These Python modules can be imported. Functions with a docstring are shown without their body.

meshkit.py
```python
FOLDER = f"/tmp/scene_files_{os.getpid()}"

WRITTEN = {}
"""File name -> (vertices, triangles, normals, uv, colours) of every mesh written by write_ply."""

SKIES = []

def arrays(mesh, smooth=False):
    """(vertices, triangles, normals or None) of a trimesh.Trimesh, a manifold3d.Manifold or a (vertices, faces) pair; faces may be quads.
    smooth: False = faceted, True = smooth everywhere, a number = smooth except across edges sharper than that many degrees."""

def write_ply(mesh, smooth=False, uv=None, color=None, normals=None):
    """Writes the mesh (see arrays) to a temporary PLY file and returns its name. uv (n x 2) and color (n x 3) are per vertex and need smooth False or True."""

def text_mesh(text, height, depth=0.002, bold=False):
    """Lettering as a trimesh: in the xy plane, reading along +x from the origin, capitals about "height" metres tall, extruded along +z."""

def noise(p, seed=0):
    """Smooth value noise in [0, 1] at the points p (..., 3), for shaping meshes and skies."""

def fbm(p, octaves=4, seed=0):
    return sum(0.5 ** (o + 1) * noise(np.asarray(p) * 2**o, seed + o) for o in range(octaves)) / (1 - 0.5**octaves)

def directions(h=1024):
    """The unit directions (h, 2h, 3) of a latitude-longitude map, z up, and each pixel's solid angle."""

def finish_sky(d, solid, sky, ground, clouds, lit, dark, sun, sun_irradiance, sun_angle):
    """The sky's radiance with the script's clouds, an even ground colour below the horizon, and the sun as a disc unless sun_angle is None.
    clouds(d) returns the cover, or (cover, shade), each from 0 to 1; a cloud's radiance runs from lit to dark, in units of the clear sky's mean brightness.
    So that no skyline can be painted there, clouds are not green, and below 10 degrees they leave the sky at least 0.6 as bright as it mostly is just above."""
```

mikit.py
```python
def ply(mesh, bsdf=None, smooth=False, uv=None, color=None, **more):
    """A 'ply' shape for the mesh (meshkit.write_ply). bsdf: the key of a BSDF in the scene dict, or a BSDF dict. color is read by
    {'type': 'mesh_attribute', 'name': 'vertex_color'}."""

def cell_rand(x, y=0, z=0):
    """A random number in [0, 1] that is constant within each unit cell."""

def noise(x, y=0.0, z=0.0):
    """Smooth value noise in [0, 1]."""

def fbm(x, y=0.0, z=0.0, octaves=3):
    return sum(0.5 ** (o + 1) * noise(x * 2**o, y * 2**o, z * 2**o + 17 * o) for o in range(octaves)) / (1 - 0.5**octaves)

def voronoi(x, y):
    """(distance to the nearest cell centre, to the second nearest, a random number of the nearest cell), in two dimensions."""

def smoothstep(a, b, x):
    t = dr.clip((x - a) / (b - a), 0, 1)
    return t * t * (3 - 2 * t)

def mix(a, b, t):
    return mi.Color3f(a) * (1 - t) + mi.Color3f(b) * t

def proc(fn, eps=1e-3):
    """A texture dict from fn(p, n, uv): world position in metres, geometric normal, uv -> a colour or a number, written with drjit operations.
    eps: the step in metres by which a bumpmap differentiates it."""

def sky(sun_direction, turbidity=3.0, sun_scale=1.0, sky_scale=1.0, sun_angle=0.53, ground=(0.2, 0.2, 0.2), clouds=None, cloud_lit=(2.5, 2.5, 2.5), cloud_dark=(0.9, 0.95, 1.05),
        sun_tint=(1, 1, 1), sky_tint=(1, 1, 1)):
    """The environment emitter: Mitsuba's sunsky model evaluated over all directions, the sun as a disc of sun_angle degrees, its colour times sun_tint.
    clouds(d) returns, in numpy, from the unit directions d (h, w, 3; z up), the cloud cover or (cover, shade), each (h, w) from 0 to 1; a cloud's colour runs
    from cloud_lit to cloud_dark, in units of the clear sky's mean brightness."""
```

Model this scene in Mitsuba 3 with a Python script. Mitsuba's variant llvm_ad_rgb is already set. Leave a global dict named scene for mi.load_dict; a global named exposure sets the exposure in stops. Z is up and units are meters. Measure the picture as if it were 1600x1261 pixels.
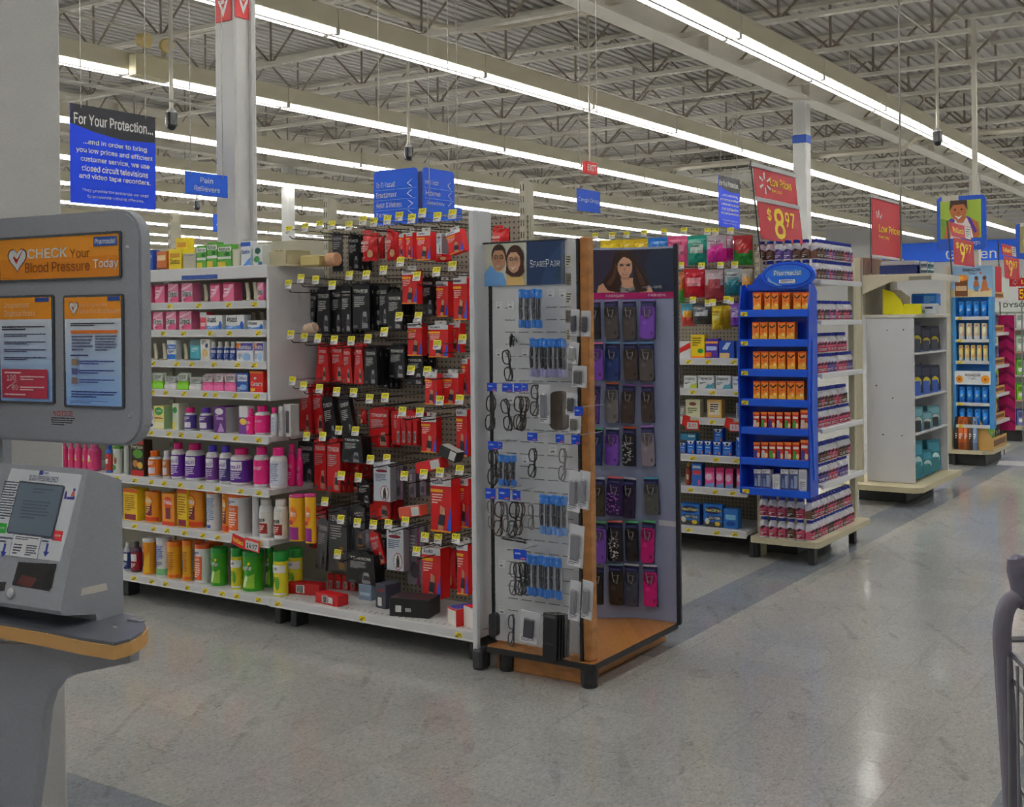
import math, random
import numpy as np, trimesh, shapely
import mitsuba as mi, drjit as dr
import mikit, meshkit
from shapely.geometry import Polygon
T = mi.ScalarTransform4f
rng = random.Random(7)

# ------------------------------------------------------------------ camera, light, exposure
EYE = np.array([0.0, 0.0, 1.5])
FPX, CX, HY, ROLL = 1839.0, 800.0, 503.0, 0.010          # focal length, centre and horizon for a 1600 x 1261 frame
RIGHT = np.array([.831, .556, 0]); RIGHT /= np.linalg.norm(RIGHT)
FWD = np.array([-RIGHT[1], RIGHT[0], 0]); UPW = np.array([0, 0, 1.0])
CAM_R = RIGHT * math.sqrt(1 - ROLL ** 2) - UPW * ROLL
CAM_U = UPW * math.sqrt(1 - ROLL ** 2) + RIGHT * ROLL
exposure = 0.72
TUBE_RADIANCE = 11.0
TUBE_COLOR = (1.0, 0.985, 0.95)
scene, labels = {'type': 'scene'}, {}
scene['camera'] = {'type': 'perspective', 'fov': math.degrees(2 * math.atan(800 / FPX)), 'fov_axis': 'x', 'near_clip': 0.05, 'far_clip': 300.0,
                   'principal_point_offset_x': 0.0, 'principal_point_offset_y': (630.5 - HY) / 1261.0,
                   'to_world': T().look_at(origin=EYE.tolist(), target=(EYE + FWD).tolist(), up=CAM_U.tolist())}

def ray(px, py): return FWD + CAM_R * (px - CX) / FPX - CAM_U * (py - HY) / FPX
def at_y(px, py, y): v = ray(px, py); return EYE + v * (y / v[1])      # where a line of sight meets a real shelf front, sign or floor plane
def at_x(px, py, x): v = ray(px, py); return EYE + v * (x / v[0])
def at_z(px, py, z): v = ray(px, py); return EYE + v * ((z - 1.5) / v[2])
def seen(p): v = np.asarray(p, float) - EYE; c = v @ FWD; return CX + FPX * (v @ CAM_R) / c, HY - FPX * (v @ CAM_U) / c, c

# ------------------------------------------------------------------ colours
def C(*a):
    if len(a) == 1 and isinstance(a[0], str):
        h = a[0].lstrip('#'); a = [int(h[i:i + 2], 16) for i in (0, 2, 4)]
    elif len(a) == 1: a = a[0] if hasattr(a[0], '__len__') else (a[0],) * 3
    c = np.array(a, float) / 255
    return np.where(c < .04045, c / 12.92, ((c + .055) / 1.055) ** 2.4)
WHITE, OFFW, CREAM, BEIGE = C(232, 232, 230), C(205, 206, 205), C(214, 206, 180), C(176, 168, 138)
BLACK, CHAR, GREY, LGREY = C(22, 23, 25), C(52, 54, 58), C(120, 122, 126), C(170, 172, 175)
RED, DRED, BLUE, NAVY, SKY = C(214, 36, 40), C(150, 22, 28), C(22, 84, 220), C(22, 34, 110), C(60, 150, 225)
YEL, ORG, GRN, LIME, PINK, MAG, PUR, TEAL, BRN = C(250, 222, 20), C(245, 130, 20), C(30, 150, 50), C(140, 200, 40), C(240, 120, 170), C(225, 30, 130), C(110, 50, 165), C(20, 150, 150), C(110, 70, 45)

# ------------------------------------------------------------------ meshes with a colour per vertex
class M:
    def __init__(s): s.v, s.f, s.c, s.n = [], [], [], 0
    def add(s, v, f, col):
        v = np.asarray(v, float).reshape(-1, 3); f = np.asarray(f, int).reshape(-1, 3)
        s.v.append(v); s.f.append(f + s.n); s.c.append(np.broadcast_to(np.asarray(col, float), v.shape)); s.n += len(v); return s
    def quad(s, a, b, c, d, col): return s.add([a, b, c, d], [[0, 1, 2], [0, 2, 3]], col)
    def join(s, o, m=None):
        for v, f, c in [o.arrays()]:
            if m is not None: v = v @ m[:3, :3].T + m[:3, 3]
            s.add(v, f, c)
        return s
    def arrays(s): return np.vstack(s.v), np.vstack(s.f), np.vstack(s.c)
    def box(s, x0, y0, z0, x1, y1, z1, col, b=0.0, rot=None, cols=None):
        """A box whose twelve edges are chamfered by b; cols may give faces ('-y' and so on) a colour of their own."""
        lo, hi = np.minimum([x0, y0, z0], [x1, y1, z1]), np.maximum([x0, y0, z0], [x1, y1, z1])
        b = min(b, .3 * float((hi - lo).min())); col = np.asarray(col, float); V, F, K = [], [], []
        def put(ps, k):
            n = len(V); V.extend(ps); K.extend([k] * len(ps)); F.extend([[n, n + i, n + i + 1] for i in range(1, len(ps) - 1)])
        corner = lambda sx, sy, sz, ax: [((hi if q > 0 else lo)[i] - (q * b if i != ax else 0)) for i, q in enumerate((sx, sy, sz))]
        for ax in range(3):
            for sg in (-1, 1):
                u, w = [(1, 2), (2, 0), (0, 1)][ax]
                ring = [(-1, -1), (1, -1), (1, 1), (-1, 1)] if sg > 0 else [(-1, -1), (-1, 1), (1, 1), (1, -1)]
                ps = []
                for p, q in ring:
                    t = [0, 0, 0]; t[ax], t[u], t[w] = sg, p, q; ps.append(corner(*t, ax))
                put(ps, (cols or {}).get('-+'[sg > 0] + 'xyz'[ax], col))
        if b > 0:
            for ax in range(3):
                u, w = [(1, 2), (2, 0), (0, 1)][ax]
                for p in (-1, 1):
                    for q in (-1, 1):
                        def cn(sg, face): t = [0, 0, 0]; t[ax], t[u], t[w] = sg, p, q; return corner(*t, face)
                        ps = [cn(-1, u), cn(1, u), cn(1, w), cn(-1, w)]
                        put(ps if p * q > 0 else ps[::-1], col)
            for sx in (-1, 1):
                for sy in (-1, 1):
                    for sz in (-1, 1):
                        ps = [corner(sx, sy, sz, 0), corner(sx, sy, sz, 1), corner(sx, sy, sz, 2)]
                        put(ps if sx * sy * sz > 0 else ps[::-1], col)
        V, F = np.array(V, float), np.array(F); q = V[F]; nn = np.cross(q[:, 1] - q[:, 0], q[:, 2] - q[:, 0])
        bad = ((q.mean(1) - (lo + hi) / 2) * nn).sum(1) < 0; F[bad] = F[bad][:, ::-1]
        if rot is not None: V = V @ rot[:3, :3].T + rot[:3, 3]
        return s.add(V, F, K)
    def lathe(s, prof, col, n=16, sx=1.0, sy=1.0, at=(0, 0, 0), soft=False):
        """prof: (radius, z) or (radius, z, colour) from the bottom up; rings are shared only where soft."""
        a = np.arange(n) * 2 * np.pi / n; e = np.stack([np.cos(a) * sx, np.sin(a) * sy], 1); i = np.arange(n); j = (i + 1) % n
        for p, q in zip(prof[:-1], prof[1:]):
            r0, r1 = np.zeros((n, 3)), np.zeros((n, 3)); r0[:, :2], r0[:, 2], r1[:, :2], r1[:, 2] = e * p[0], p[1], e * q[0], q[1]
            k = q[2] if len(q) > 2 else col
            s.add(np.vstack([r0, r1]) + at, np.vstack([np.stack([i, j, j + n], 1), np.stack([i, j + n, i + n], 1)]), k)
        return s
    def tube(s, pts, r, col, n=6, cap=True):
        p = np.asarray(pts, float); t = np.gradient(p, axis=0) if len(p) > 2 else np.repeat([p[-1] - p[0]], 2, 0)
        t = t / (np.linalg.norm(t, axis=1, keepdims=True) + 1e-12)
        ref = np.array([0, 0, 1.0]) if abs(t[:, 2]).max() < .95 else np.array([1.0, .13, 0])
        a = np.cross(t, ref); a /= np.linalg.norm(a, axis=1, keepdims=True) + 1e-12; b = np.cross(t, a)
        g = np.arange(n) * 2 * np.pi / n; r = np.broadcast_to(r, (len(p),))
        v = p[:, None] + r[:, None, None] * (np.cos(g)[None, :, None] * a[:, None] + np.sin(g)[None, :, None] * b[:, None])
        i, j = np.meshgrid(np.arange(len(p) - 1), np.arange(n), indexing='ij'); k = (j + 1) % n
        q = np.stack([i * n + j, i * n + k, (i + 1) * n + k, (i + 1) * n + j], -1).reshape(-1, 4)
        f = np.vstack([q[:, [0, 1, 2]], q[:, [0, 2, 3]]])
        if cap:
            m = (len(p) - 1) * n
            f = np.vstack([f, [[0, i + 1, i] for i in range(1, n - 1)], [[m, m + i, m + i + 1] for i in range(1, n - 1)]])
        return s.add(v.reshape(-1, 3), f, col)
    def extrude(s, poly, y0, y1, col, side=None):
        """A shape drawn in (x, z) with thickness from y0 to y1."""
        for g in getattr(poly, 'geoms', [poly]):
            if g.is_empty: continue
            m = trimesh.creation.extrude_polygon(g, y1 - y0, engine='earcut'); v = m.vertices
            w = np.stack([v[:, 0], y1 - v[:, 2], v[:, 1]], 1); tri = w[m.faces].reshape(-1, 3)
            n = np.cross(w[m.faces][:, 1] - w[m.faces][:, 0], w[m.faces][:, 2] - w[m.faces][:, 0]); flat = np.abs(n[:, 1]) > .7 * np.linalg.norm(n, axis=1)
            k = np.where(np.repeat(flat, 3)[:, None], np.asarray(col, float)[None], np.asarray(col if side is None else side, float)[None])
            s.add(tri, np.arange(len(tri)).reshape(-1, 3), k)
        return s
    def moved(s, m): return M().join(s, m)

def mat(loc=(0, 0, 0), rz=0, rx=0, ry=0, sc=1.0):
    def rot(ax, deg):
        a = math.radians(deg); c, n = math.cos(a), math.sin(a); m = np.eye(4); i, j = [(1, 2), (2, 0), (0, 1)][ax]
        m[i, i], m[i, j], m[j, i], m[j, j] = c, -n, n, c; return m
    m = rot(2, rz) @ rot(0, rx) @ rot(1, ry); m[:3, :3] = m[:3, :3] * sc if np.isscalar(sc) else m[:3, :3] @ np.diag(sc); m[:3, 3] = loc
    return m
def rrect(x0, y0, x1, y1, r): return shapely.box(x0 + r, y0 + r, x1 - r, y1 - r).buffer(r, quad_segs=6)
def ell(cx, cy, rx, ry, n=24): a = np.arange(n) * 2 * np.pi / n; return Polygon(np.stack([cx + rx * np.cos(a), cy + ry * np.sin(a)], 1))

# ------------------------------------------------------------------ flat print: rectangles, ellipses, outlines, lettering
_txt, UNIT = {}, shapely.box(0, 0, 1, 1)
def lettering(s, bold=False):
    if (s, bold) not in _txt:
        m = meshkit.text_mesh(s, 1.0, .1, bold); v, f = np.array(m.vertices), np.array(m.faces)
        f = f[(v[f][:, :, 2] > .05).all(1)]; used, inv = np.unique(f, return_inverse=True)
        v = v[used][:, :2]; lo, hi = v.min(0), v.max(0); _txt[s, bold] = ((v - lo) / (hi - lo), inv.reshape(-1, 3))
    return _txt[s, bold]
def tri(poly):
    out = []
    for g in getattr(poly, 'geoms', [poly]):
        if g.geom_type != 'Polygon' or g.is_empty: continue
        v, f = trimesh.creation.triangulate_polygon(g, engine='earcut'); out.append((np.asarray(v), np.asarray(f)))
    return out
def art(ops, w, h, gap=.0004, wrap=None, bulge=None):
    """Print on a face of w x h whose lower left corner is the origin, facing -y. Fractions of the face: ('r', x0,y0,x1,y1,col) ('e', cx,cy,rx,ry,col)
    ('p', points, col) ('t', text, x0,y0,x1,y1, col, bold) ('l', x0,y0,x1,y1, lines, col). wrap = (radius, sx, sy): around a bottle centred at x = 0."""
    m = M(); S = np.array([w, h])
    for k, o in enumerate(ops):
        t, col = o[0], o[-1]; pieces = []
        if t == 'r': x0, y0, x1, y1 = o[1:5]; pieces = [(np.array([[x0, y0], [x1, y0], [x1, y1], [x0, y1]]), np.array([[0, 1, 2], [0, 2, 3]]))]
        elif t == 'e': pieces = tri(ell(*o[1:5], n=20).intersection(UNIT))
        elif t == 'p': pieces = tri(Polygon(o[1]).buffer(0).intersection(UNIT))
        elif t == 't':
            bold = len(o) > 7 and o[7]; col = o[6]; v, f = lettering(o[1], bold); pieces = [(v * [o[4] - o[2], o[5] - o[3]] + [o[2], o[3]], f)]
        elif t == 'l':
            x0, y0, x1, y1, n = o[1:6]; dy = (y1 - y0) / n
            for i in range(n):
                xe = x1 - (x1 - x0) * (.45 if i == n - 1 else .12 * ((i * 7) % 3) / 2)
                a, b = y1 - i * dy - dy * .7, y1 - i * dy - dy * .2
                pieces.append((np.array([[x0, a], [xe, a], [xe, b], [x0, b]]), np.array([[0, 1, 2], [0, 2, 3]])))
        for v, f in pieces:
            v = np.asarray(v, float) * S
            if wrap:
                R, sx, sy = wrap
                v3, f = trimesh.remesh.subdivide_to_size(np.c_[v, 0 * v[:, :1]], f, max_edge=max(.3 * R, .012), max_iter=8)[:2]
                a = (v3[:, 0] - w / 2) / R; q = R + .0012 + k * gap
                m.add(np.stack([np.sin(a) * q * sx, -np.cos(a) * q * sy, v3[:, 1]], 1), f, col)
            else: m.add(np.stack([v[:, 0], 0 * v[:, 0] - gap * (k + 1), v[:, 1]], 1), f, col)
    return m

# ------------------------------------------------------------------ scene entries
def key_of(name, parent=None):
    base = (parent + '__' if parent else '') + name; k, i = base, 0
    while k in taken: i += 1; k = f'{base}_{i:03d}'
    taken.add(k); return k
taken = set()
def shape(m, bsdf='print', smooth=False):
    v, f, c = m.arrays() if isinstance(m, M) else m
    q = np.round(np.sqrt(np.clip(c, 0, 1)) * 255)                     # the colour of a face rides in its uv: u = 256 r + g, v = b
    k = q @ [65536, 256, 1.0]
    if (k[f] != k[f][:, :1]).any(): v, q, f, smooth = v[f].reshape(-1, 3), np.repeat(q[f[:, 0]], 3, 0), np.arange(len(f) * 3).reshape(-1, 3), False
    return mikit.ply((v, f), bsdf, smooth, uv=np.stack([q[:, 0] * 256 + q[:, 1] + .5, q[:, 2] + .5], 1))
def put(name, m, bsdf='print', parent=None, label=None, cat=None, group=None, kind=None, to=None, smooth=False):
    k = key_of(name, parent); sd = m if isinstance(m, dict) else shape(m, bsdf, smooth)
    scene[k] = {**sd, 'to_world': T(np.asarray(to))} if to is not None else sd
    note(k, label, cat, group, kind); return k
def note(k, label=None, cat=None, group=None, kind=None):
    d = {a: b for a, b in (('label', label), ('category', cat), ('group', group), ('kind', kind)) if b}
    if d: labels[k] = d
def thing(name, label, cat, group=None): k = key_of(name); note(k, label, cat, group); return k
def inst(name, proto, to, label, cat, group=None):
    """One copy of a prototype {part: shape dict}, '' being the body itself."""
    k = thing(name, label, cat, group)
    for part, sd in proto.items(): scene[k + ('__' + part if part else '')] = {**sd, 'to_world': T(np.asarray(to))}
    return k
ORD = ['', 'first', 'second', 'third', 'fourth', 'fifth', 'sixth', 'seventh', 'eighth', 'ninth', 'tenth', 'eleventh', 'twelfth', 'thirteenth', 'fourteenth', 'fifteenth', 'sixteenth', 'seventeenth', 'eighteenth', 'nineteenth', 'twentieth'] + [f'{i}th' for i in range(21, 60)]

# ------------------------------------------------------------------ materials
def face_color(p, n, uv):
    u = dr.floor(uv.x); r = dr.floor(u / 256); c = mi.Color3f(r, u - r * 256, dr.floor(uv.y)) / 255
    return c * c
VC = mikit.proc(face_color)
def smear(lo, hi, s): return mikit.proc(lambda p, n, uv: lo + (hi - lo) * mikit.noise(p.x * s, p.y * s, p.z * s))
def mat_vc(lo, hi, s=9.0, **k): return {'type': 'twosided', 'b': {'type': 'principled', 'base_color': VC, 'roughness': smear(lo, hi, s), **k}}
scene['print'] = mat_vc(.42, .62)                      # card, paint, print
scene['plastic'] = mat_vc(.16, .34, 14.0)              # glossy plastic and film
scene['matte'] = mat_vc(.7, .95)
scene['metal'] = mat_vc(.25, .42, 12.0, metallic=.85)
scene['clear'] = {'type': 'thindielectric', 'int_ior': 1.33}
def proc_bsdf(fn, rough, **k): return {'type': 'twosided', 'b': {'type': 'principled', 'base_color': mikit.proc(fn), 'roughness': rough, **k}}
def floor_color(p, n, uv):
    tx, ty = dr.floor((p.x + .8) / .305), dr.floor((p.y - 2.45) / .305)
    tone = .93 + .10 * mikit.cell_rand(tx, ty, 3) + .16 * (mikit.fbm(p.x * .9, p.y * .9, 3.0, 3) - .5)
    a, b = mikit.noise(p.x * 160, p.y * 90, 1.0), mikit.noise(p.x * 330, p.y * 330, 5.0)
    speck = 1 + .26 * (a - .5) + .22 * (b - .5) - .22 * mikit.smoothstep(.80, .9, mikit.noise(p.x * 120, p.y * 120, 9.0))
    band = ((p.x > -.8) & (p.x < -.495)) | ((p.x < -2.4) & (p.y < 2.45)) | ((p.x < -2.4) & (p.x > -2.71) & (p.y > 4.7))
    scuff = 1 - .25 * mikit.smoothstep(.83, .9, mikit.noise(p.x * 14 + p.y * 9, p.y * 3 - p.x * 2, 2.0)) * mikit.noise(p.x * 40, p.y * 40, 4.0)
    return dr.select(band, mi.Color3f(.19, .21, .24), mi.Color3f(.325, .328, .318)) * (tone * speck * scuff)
scene['floor_vinyl'] = {'type': 'twosided', 'b': {'type': 'bumpmap', 'arbitrary': mikit.proc(lambda p, n, uv: mikit.fbm(p.x * 5, p.y * 5, 0.0, 2), 4e-3), 'scale': .0008,
    'b': {'type': 'principled', 'base_color': mikit.proc(floor_color), 'specular': .55, 'roughness': mikit.proc(lambda p, n, uv: .07 + .13 * mikit.fbm(p.x * 2.3, p.y * 2.3, 1.0, 3))}}}
def grain(p, n, uv):
    g = mikit.fbm(p.x * 18 + p.y * 14, p.y * 3 + p.x * 4, p.z * 30, 3); s = mikit.noise(p.x * 160, p.y * 60, p.z * 90)
    return mikit.mix((.30, .115, .03), (.52, .235, .07), dr.clip(g * .9 + s * .25 - .1, 0, 1))
scene['wood'] = proc_bsdf(grain, .38)
def peg(p, n, uv):
    fx, fz = p.x / .0254 - dr.floor(p.x / .0254) - .5, p.z / .0254 - dr.floor(p.z / .0254) - .5
    hole = 1 - mikit.smoothstep(.16, .24, dr.sqrt(fx * fx + fz * fz))
    return mikit.mix((.30, .265, .21), (.03, .028, .025), hole * .92) * (.9 + .2 * mikit.fbm(p.x * 3, p.z * 3, 0.0, 2))
scene['pegboard'] = proc_bsdf(peg, .6)
def plaster(p, n, uv): return mi.Color3f(.50, .50, .49) * (.95 + .06 * mikit.fbm(p.x * 3, p.y * 3, p.z * 2, 3) + .10 * (mikit.noise(p.x * 260, p.y * 260, p.z * 260) - .5))
scene['plaster'] = proc_bsdf(plaster, .8)
def deckpaint(p, n, uv): return mi.Color3f(.41, .395, .37) * (.82 + .3 * mikit.fbm(p.x * .8, p.y * .15, 0.0, 3))
scene['deck_paint'] = proc_bsdf(deckpaint, .75)
def grit(p, n, uv): return mi.Color3f(.285, .30, .34) * (.92 + .16 * mikit.noise(p.x * 300, p.y * 300, p.z * 300))
scene['grit_plastic'] = proc_bsdf(grit, .5)

# ------------------------------------------------------------------ the hall: floor, walls, roof deck, girders, joists
X0, X1, Y0, Y1, ZD = -42.0, 7.0, -5.0, 44.0, 5.45
STEEL, STEELD, BEIGEP = C(196, 192, 180), C(176, 172, 160), C(190, 184, 160)
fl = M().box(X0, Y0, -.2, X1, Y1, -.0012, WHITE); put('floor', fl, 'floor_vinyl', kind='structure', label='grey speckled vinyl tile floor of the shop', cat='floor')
g = .305; tile = shape(M().box(0.0004, 0.0004, -.004, g - .0004, g - .0004, 0, WHITE, .0007), 'floor_vinyl')
spots = []
for i in range(-26, 8):
    for j in range(-6, 40):
        x, y = -.8 + i * g, 2.45 + j * g; px, py, z = seen((x + g / 2, y + g / 2, 0))
        if z > 1 and -40 < px < 1640 and 480 < py < 1300 and not (x < -2.95 and y > 4.55): spots.append((z, x, y))
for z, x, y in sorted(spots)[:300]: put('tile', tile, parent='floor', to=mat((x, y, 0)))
for nm, b in (('wall_left', (X0 - .2, Y0, 0, X0, Y1, 5.6)), ('wall_back', (X0, Y1, 0, X1, Y1 + .2, 5.6)), ('wall_right', (X1, Y0, 0, X1 + .2, Y1, 5.6)), ('wall_front', (X0, Y0 - .2, 0, X1, Y0, 5.6))):
    put(nm, M().box(*b, WHITE), 'plaster', kind='structure', label=f'plain painted wall at the {nm[5:]} of the hall', cat='wall')
dk = M(); pitch = .152; n = int((X1 - X0) / pitch)
for i in range(n):
    x = X0 + i * pitch; prof = [(0, 0), (.052, 0), (.060, -.032), (.144, -.032), (.152, 0)]
    for (a, za), (b, zb) in zip(prof[:-1], prof[1:]):
        dk.quad((x + a, Y0, ZD + .05 + za), (x + a, Y1, ZD + .05 + za), (x + b, Y1, ZD + .05 + zb), (x + b, Y0, ZD + .05 + zb), WHITE)
dk.quad((X0, Y0, ZD + .12), (X0, Y1, ZD + .12), (X1, Y1, ZD + .12), (X1, Y0, ZD + .12), WHITE)
put('ceiling', dk, 'deck_paint', kind='structure', label='corrugated steel roof deck above open steel joists', cat='ceiling')
# open-web joists running along x
tc, bc, wb = M(), M(), M(); ZT, ZB = ZD - .02, 4.80
for s in (-.028, .028):
    tc.box(X0, s - .022, ZT - .05, X1, s + .022, ZT, STEEL); bc.box(X0, s - .02, ZB, X1, s + .02, ZB + .045, STEEL)
k = int((X1 - X0) / 1.22)
for i in range(k):
    a = X0 + i * 1.22
    for p, q in (((a, 0, ZT - .03), (a + .61, 0, ZB + .02)), ((a + .61, 0, ZB + .02), (a + 1.22, 0, ZT - .03)), ((a + .61, 0, ZB + .02), (a + .61, 0, ZT - .03))):
        wb.tube([p, q], .017, C(120, 110, 98), 4, False)
tcs, bcs, wbs = shape(tc, 'print'), shape(bc, 'print'), shape(wb, 'print')
for i in range(int((Y1 - .3) / 1.75) + 3):
    y = .3 - 3.5 + i * 1.75; j = key_of('joist', 'ceiling')
    for nm, sd in (('top_chord', tcs), ('bottom_chord', bcs), ('web', wbs)): put(nm, sd, parent=j, to=mat((0, y, 0)))
for x in (-1.5, -3.6, -8.4, -10.9, -13.6, -16.2, -21, -24): # bridging rods
    m = M().tube([(x, Y0, ZB + .05), (x, Y1, ZB + .05)], .013, STEELD, 5).tube([(x, Y0, ZT - .07), (x, Y1, ZT - .07)], .013, STEELD, 5); put('bridging_rod', m, parent='ceiling')
def girder(x, z0, z1, w=.26):
    m = M().box(x - .01, Y0, z0, x + .01, Y1, z1, STEEL).box(x - w / 2, Y0, z0, x + w / 2, Y1, z0 + .025, STEEL).box(x - w / 2, Y0, z1 - .025, x + w / 2, Y1, z1, STEEL)
    for y in np.arange(Y0 + .6, Y1, 1.75 * 2): m.box(x - w / 2 + .01, y, z0 + .02, x + w / 2 - .01, y + .012, z1 - .02, STEEL)
    put('girder', m, parent='ceiling')
girder(-6.0, 4.70, 5.36); girder(-17.0, 4.70, 5.36); girder(-28.0, 4.7, 5.36)
COLW = .2
def column(x, y, label, top=4.7):
    t = thing('column', label, 'column')
    put('shaft', M().box(x - COLW / 2, y - COLW / 2, 0, x + COLW / 2, y + COLW / 2, top - .02, C(206, 207, 205), .012), parent=t)
    put('cap_plate', M().box(x - .15, y - .15, top - .03, x + .15, y + .15, top, STEEL, .003), parent=t); put('base_plate', M().box(x - .16, y - .16, 0, x + .16, y + .16, .02, STEELD, .003), parent=t)
    return t
c1 = column(-6.0, 5.62, 'square white steel column with red arrow plates, rising behind the left shelving')
put('conduit', M().box(-5.9, 5.62 + .02, 0, -5.868, 5.62 + .05, 4.6, C(190, 191, 190), .004), parent=c1)
for face in (0, 1):
    m = M().box(-.075, -.006, -.2, .075, 0, .2, C(205, 60, 62), .003)
    m.join(art([('r', .42, .3, .58, .95, WHITE), ('p', [(.16, .36), (.28, .36), (.5, .2), (.72, .36), (.84, .36), (.5, .07)], WHITE)], .15, .4).moved(mat((-.075, -.006, -.2))))
    put('arrow_sign', m, parent=c1, label='red plate with a white down arrow', to=mat((-6.0, 5.517, 3.74)) if face == 0 else mat((-5.897, 5.59, 3.76), rz=90))
c2 = column(-6.0, 16.6, 'white steel column with a blue band near its top, behind the red sale signs')
put('band', M().box(-6.105, 16.495, 4.05, -5.895, 16.705, 4.17, C(40, 80, 170), .004), parent=c2)
column(-6.0, 27.6, 'distant white steel column at the far end of the girder')
column(-17.0, 17.3, 'far white column seen between the first column and the peg hooks')
column(-17.0, 6.6, 'far white column hidden partly by the blue hanging signs')
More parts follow.
